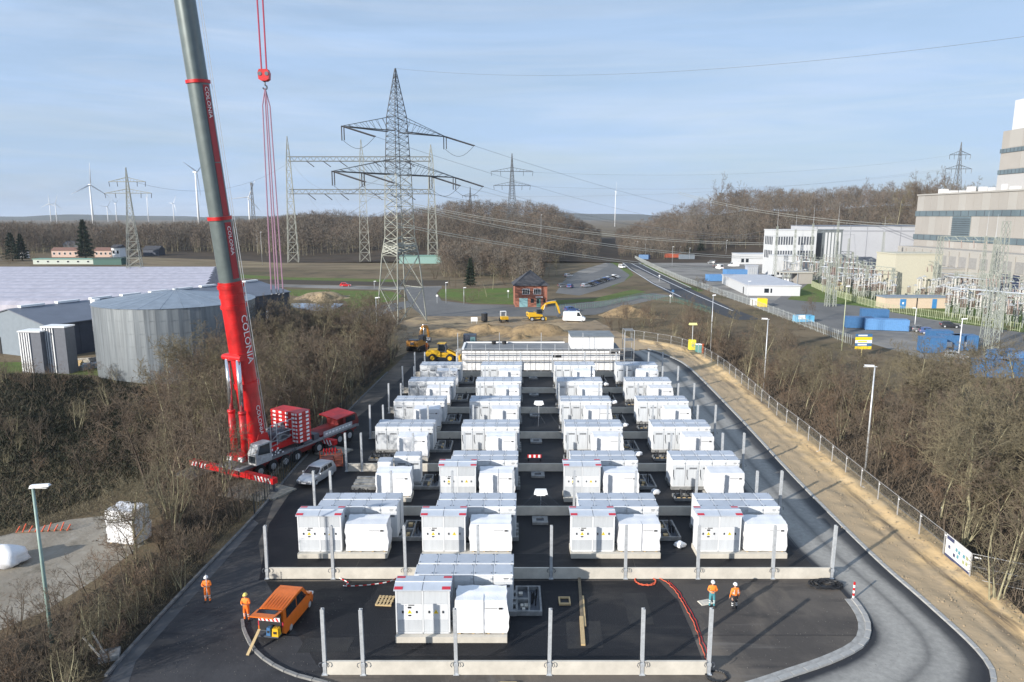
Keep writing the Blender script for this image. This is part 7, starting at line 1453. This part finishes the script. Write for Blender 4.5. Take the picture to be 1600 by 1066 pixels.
# uncountable undergrowth and brambles
def undergrowth(name, poly, n, seed, hmin, hmax, m, label, zf=None, tilt=.5, wd=.02):
    rs = np.random.RandomState(seed); A = np.array([p[:2] for p in poly]); lo, hi = A.min(0), A.max(0); P_ = rs.uniform(lo, hi, (n * 3, 2)); P_ = P_[inpoly(P_, poly)][:n]; n = len(P_)
    z = np.array([zf(x, y) for x, y in P_]) if zf else np.zeros(n); L_ = rs.uniform(hmin, hmax, n) * (.6 + .8 * rs.rand(n)); d = np.stack([rs.normal(0, tilt, n), rs.normal(0, tilt, n), np.ones(n)], 1); d /= np.linalg.norm(d, axis=1, keepdims=True)
    a = rs.normal(0, 1, (n, 3)); a = np.cross(a, d); a /= np.linalg.norm(a, axis=1, keepdims=True); p0 = np.concatenate([P_, z[:, None] - .05 + rs.uniform(0, .5, n)[:, None] * hmax], 1); p0[: n // 2, 2] = z[: n // 2] - .05
    tip = p0 + d * L_[:, None]; w_ = wd * rs.uniform(.6, 1.6, n)[:, None]; V = np.stack([p0 - a * w_, p0 + a * w_, tip], 1).reshape(-1, 3); F = np.arange(3 * n).reshape(-1, 3)
    stuff(put(name, npmesh(name, V, F, m)), label, 'undergrowth'); return
undergrowth('undergrowth', RB, 60000, 3, .3, 1.0, TWIG, 'tangle of dry brown undergrowth below the right tree belt', None, .9)
undergrowth('undergrowth', LB_, 55000, 4, .3, 1.3, TWIG, 'tangle of dry undergrowth in the left thicket')
BK = gp((-150, 640), (-150, 592), (-40, 600), (30, 588), (90, 601), (150, 596), (205, 612), (250, 606), (300, 630), (270, 690), (240, 740), (120, 790), (0, 830), (-160, 850))
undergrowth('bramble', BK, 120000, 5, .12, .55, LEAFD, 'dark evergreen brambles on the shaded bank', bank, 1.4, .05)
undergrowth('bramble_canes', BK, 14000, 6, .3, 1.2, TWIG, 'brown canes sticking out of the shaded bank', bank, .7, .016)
for nm, poly, n, sd_, m_, lb in (('dry_grass', gp((930, 500), (960, 470), (1060, 474), (1120, 500), (1110, 540), (985, 526)), 16000, 7, TWIGG, 'dry scrub on the mound beyond the shell'), ('verge_grass', [Vector((p.x - .4, p.y, 0)) for p in KLEFT] + [Vector((p.x - 3, p.y, 0)) for p in reversed(KLEFT)], 20000, 8, TWIGG, 'dry grass along the left kerb'), ('fence_grass', [Vector((p.x + .2, p.y, 0)) for p in FENCE[8:]] + [Vector((p.x + 2.6, p.y + 1, 0)) for p in reversed(FENCE[8:])], 16000, 9, TWIGG, 'dry grass along the site fence')):
    undergrowth(nm, poly, n, sd_, .1, .5, m_, lb, None, .6, .012)
for k in range(26):
    rr = random.Random(k + 4000); px, py = rr.uniform(950, 1090), rr.uniform(492, 530); tree('bare_shrub', THICK[rr.randrange(5)], G(px, py), rr.uniform(.5, .85), 'low leafless shrub on the mound behind the light tower', 'shrubs behind the light tower', k, 'shrub')
for k in range(46):
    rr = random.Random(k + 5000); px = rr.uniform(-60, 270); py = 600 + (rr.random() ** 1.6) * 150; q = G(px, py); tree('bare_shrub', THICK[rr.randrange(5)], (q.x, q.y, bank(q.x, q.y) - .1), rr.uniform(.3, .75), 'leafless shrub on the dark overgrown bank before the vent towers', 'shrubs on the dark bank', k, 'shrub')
undergrowth('bank_grass', gp((-150, 760), (0, 740), (120, 730), (235, 745), (150, 800), (0, 840), (-150, 860)), 22000, 12, .15, .6, TWIGG, 'dry grass at the foot of the dark bank', bank, .8, .014)
# conifers
def conifer(label, px, pyb, pyt, wide=.3, m=NEED):
    p = G(px, pyb); h = HT(pyt, p.y); rs = np.random.RandomState(int(px)); t = thing('conifer', label, 'conifer', p); MB().rod((0, 0, 0), (0, 0, h * .97), h * .02, .02, n=7).build('trunk', BARK, t); n = 4200
    f = rs.rand(n) ** .8 * .94 + .05; f = 1 - f * .97; rad = h * wide * .5 * (1 - f) ** .8 * (.75 + .25 * np.sin(f * 60)) * rs.uniform(.3, 1.08, n); a = rs.uniform(0, 6.28, n); c = np.stack([rad * np.cos(a), rad * np.sin(a), f * h + .06 * h * .3], 1)
    d = np.stack([np.cos(a), np.sin(a), np.full(n, -.25)], 1) + rs.normal(0, .35, (n, 3)); d /= np.linalg.norm(d, axis=1, keepdims=True); s2 = np.cross(d, rs.normal(0, 1, (n, 3))); s2 /= np.linalg.norm(s2, axis=1, keepdims=True); L_ = h * .035 * rs.uniform(.6, 1.5, n)[:, None]; V = np.stack([c - s2 * L_ * .3, c + s2 * L_ * .3, c + d * L_], 1).reshape(-1, 3)
    put('crown', npmesh('crown', V, np.arange(3 * n).reshape(-1, 3), m), t)
conifer('tall dark conifer towering over the farm', 134, 404, 341, .5); conifer('dark conifer at the left edge near the farm hut', 20, 408, 362, .75); conifer('second dark conifer beside the farm hut', 35, 407, 364, .6); conifer('dark green conifer left of the brick house', 735, 448, 402, .5); conifer('small conifer at the end of the highway woods', 1095, 398, 372, .7); conifer('small conifer left of the works hall', 1075, 398, 376, .8)
for k, (px, py, s_) in enumerate(((712, 450, 1.2), (703, 448, 1.35), (748, 466, .7), (760, 464, .7), (770, 452, 1.1), (790, 446, 1.2), (728, 472, .55), (738, 470, .6), (680, 436, 1.2), (800, 440, 1.3), (858, 436, 1.2), (842, 436, 1.3), (820, 436, 1.3), (870, 430, 1.1), (1090, 455, .6), (1110, 462, .6), (1100, 448, .7), (1128, 470, .6), (15, 412, 1.2), (55, 410, 1.0), (8, 410, 1.1), (1272, 500, .8), (1258, 505, .7), (1300, 392, 1.3), (1345, 392, 1.4), (1352, 394, 1.2))):
    tree('bare_tree', (TREES + THICK)[k % 10], G(px, py), s_, 'bare tree standing by the roads and yards beyond the site', 'scattered bare trees by the roads', k + 7000)
# the woods behind: one uncountable mass per side
def woodland(name, P_, hs, seed, label, m):
    rs = np.random.RandomState(seed); n = len(P_); z0 = np.array([hz(x, y) for x, y in P_]); K = 185
    f = rs.rand(n, K) ** .75; ht = hs[:, None] * (.12 + .92 * f); rad = hs[:, None] * .27 * (1.05 - np.abs(f - .45) * 1.3) * np.sqrt(rs.rand(n, K)); a = rs.uniform(0, 6.283, (n, K))
    c = np.stack([P_[:, 0:1] + rad * np.cos(a), P_[:, 1:2] + rad * np.sin(a), z0[:, None] + ht], 2)
    d = np.stack([np.cos(a) * .55, np.sin(a) * .55, np.full((n, K), .75)], 2) + rs.normal(0, .5, (n, K, 3)); d /= np.linalg.norm(d, axis=2, keepdims=True); s2 = np.cross(d, rs.normal(0, 1, (n, K, 3))); s2 /= np.linalg.norm(s2, axis=2, keepdims=True)
    L_ = (hs[:, None] * .12 * rs.uniform(.6, 1.5, (n, K)))[:, :, None]; wd = (.075 * rs.uniform(.6, 1.8, (n, K)))[:, :, None]
    V = np.stack([c - s2 * wd, c + s2 * wd, c + d * L_], 2).reshape(-1, 3)
    tw = (hs * .004)[:, None]; b0 = np.stack([P_[:, 0], P_[:, 1], z0 - .5], 1); tp = np.stack([P_[:, 0] + rs.normal(0, .5, n), P_[:, 1], z0 + hs * .8], 1); o_ = np.array([1., 0, 0]); V2 = np.stack([b0 - o_ * tw, b0 + o_ * tw, tp], 1).reshape(-1, 3)
    V = np.concatenate([V, V2]); F = np.arange(len(V)).reshape(-1, 3); mi = np.concatenate([np.repeat(rs.randint(0, 3, n), K), np.full(n, 3)])
    stuff(put(name, npmesh(name, V, F, m + [BARKG], mi)), label, 'woodland')
WM = [mat('wood_brown', (.148, .120, .092), .95, .3, .05), mat('wood_grey', (.150, .130, .106), .95, .3, .05), mat('wood_russet', (.150, .114, .086), .95, .3, .05)]
rs = np.random.RandomState(11)
def region(n, x0, x1, y0, y1, cond): P_ = np.stack([rs.uniform(x0, x1, n), rs.uniform(y0, y1, n)], 1); return P_[cond(P_[:, 0], P_[:, 1])]
Pl = np.concatenate([region(1900, -480, -150, 500, 660, lambda x, y: y > 0), region(1500, -190, 80, 415, 680, lambda x, y: (x < .124 * y) & (x > -.36 * y) & ~((x < -40) & (y < 455))), region(1100, -60, 40, 262, 415, lambda x, y: (x < .045 * y) & (x > -.10 * y) & ~((x < 0) & (y < 300)))])
hl = rs.uniform(11, 19, len(Pl)); hl[Pl[:, 1] < 420] *= .68
cor = lambda P_: np.clip(.35 + np.abs(P_[:, 0] - .134 * P_[:, 1]) / 75, .45, 1)
hl *= cor(Pl) * (1 + .16 * np.sin(Pl[:, 0] * .045) * np.sin(Pl[:, 0] * .017 + 1)); 
woodland('woodland', Pl, hl, 1, 'bare brown wood covering the background left of the highway', WM)
Pr = region(2100, 60, 470, 425, 690, lambda x, y: (x > .146 * y) & ~((y < 470) & (x > .25 * y)))
woodland('woodland', Pr, rs.uniform(11, 20, len(Pr)) * cor(Pr), 2, 'bare brown wood on the hill behind the works', WM)
for k, (px, top) in enumerate(((1118, 286), (1145, 292), (1360, 290), (1375, 293), (1402, 292), (1445, 284), (1460, 280), (1478, 276), (1496, 278))):
    Y = 600 if px < 1400 else 430; t = tree('bare_tree', TREES[k % 5], (AT(px, 338, Y).x, Y, 0), 1, 'tall bare tree rising above the wooded skyline', 'skyline trees', k + 8000); h = HT(top, Y); t.scale = (h / 11, h / 11, h / 8.2)
# ------------------------------------------------------------------ air
HZM = bpy.data.materials.new('haze'); HZM.use_nodes = True; n_, l_ = HZM.node_tree.nodes, HZM.node_tree.links; n_.remove(n_['Principled BSDF']); pv = n_.new('ShaderNodeVolumePrincipled'); pv.inputs['Color'].default_value = (.80, .88, 1.0, 1); pv.inputs['Density'].default_value = .00006; pv.inputs['Anisotropy'].default_value = 0; l_.new(pv.outputs[0], n_['Material Output'].inputs['Volume'])
if USE_HAZE:
    o = MB().box(-6000, 6000, -250, 9500, -1, 150).build('haze', HZM); stuff(o, 'thin pale winter haze over the whole plain', 'haze')
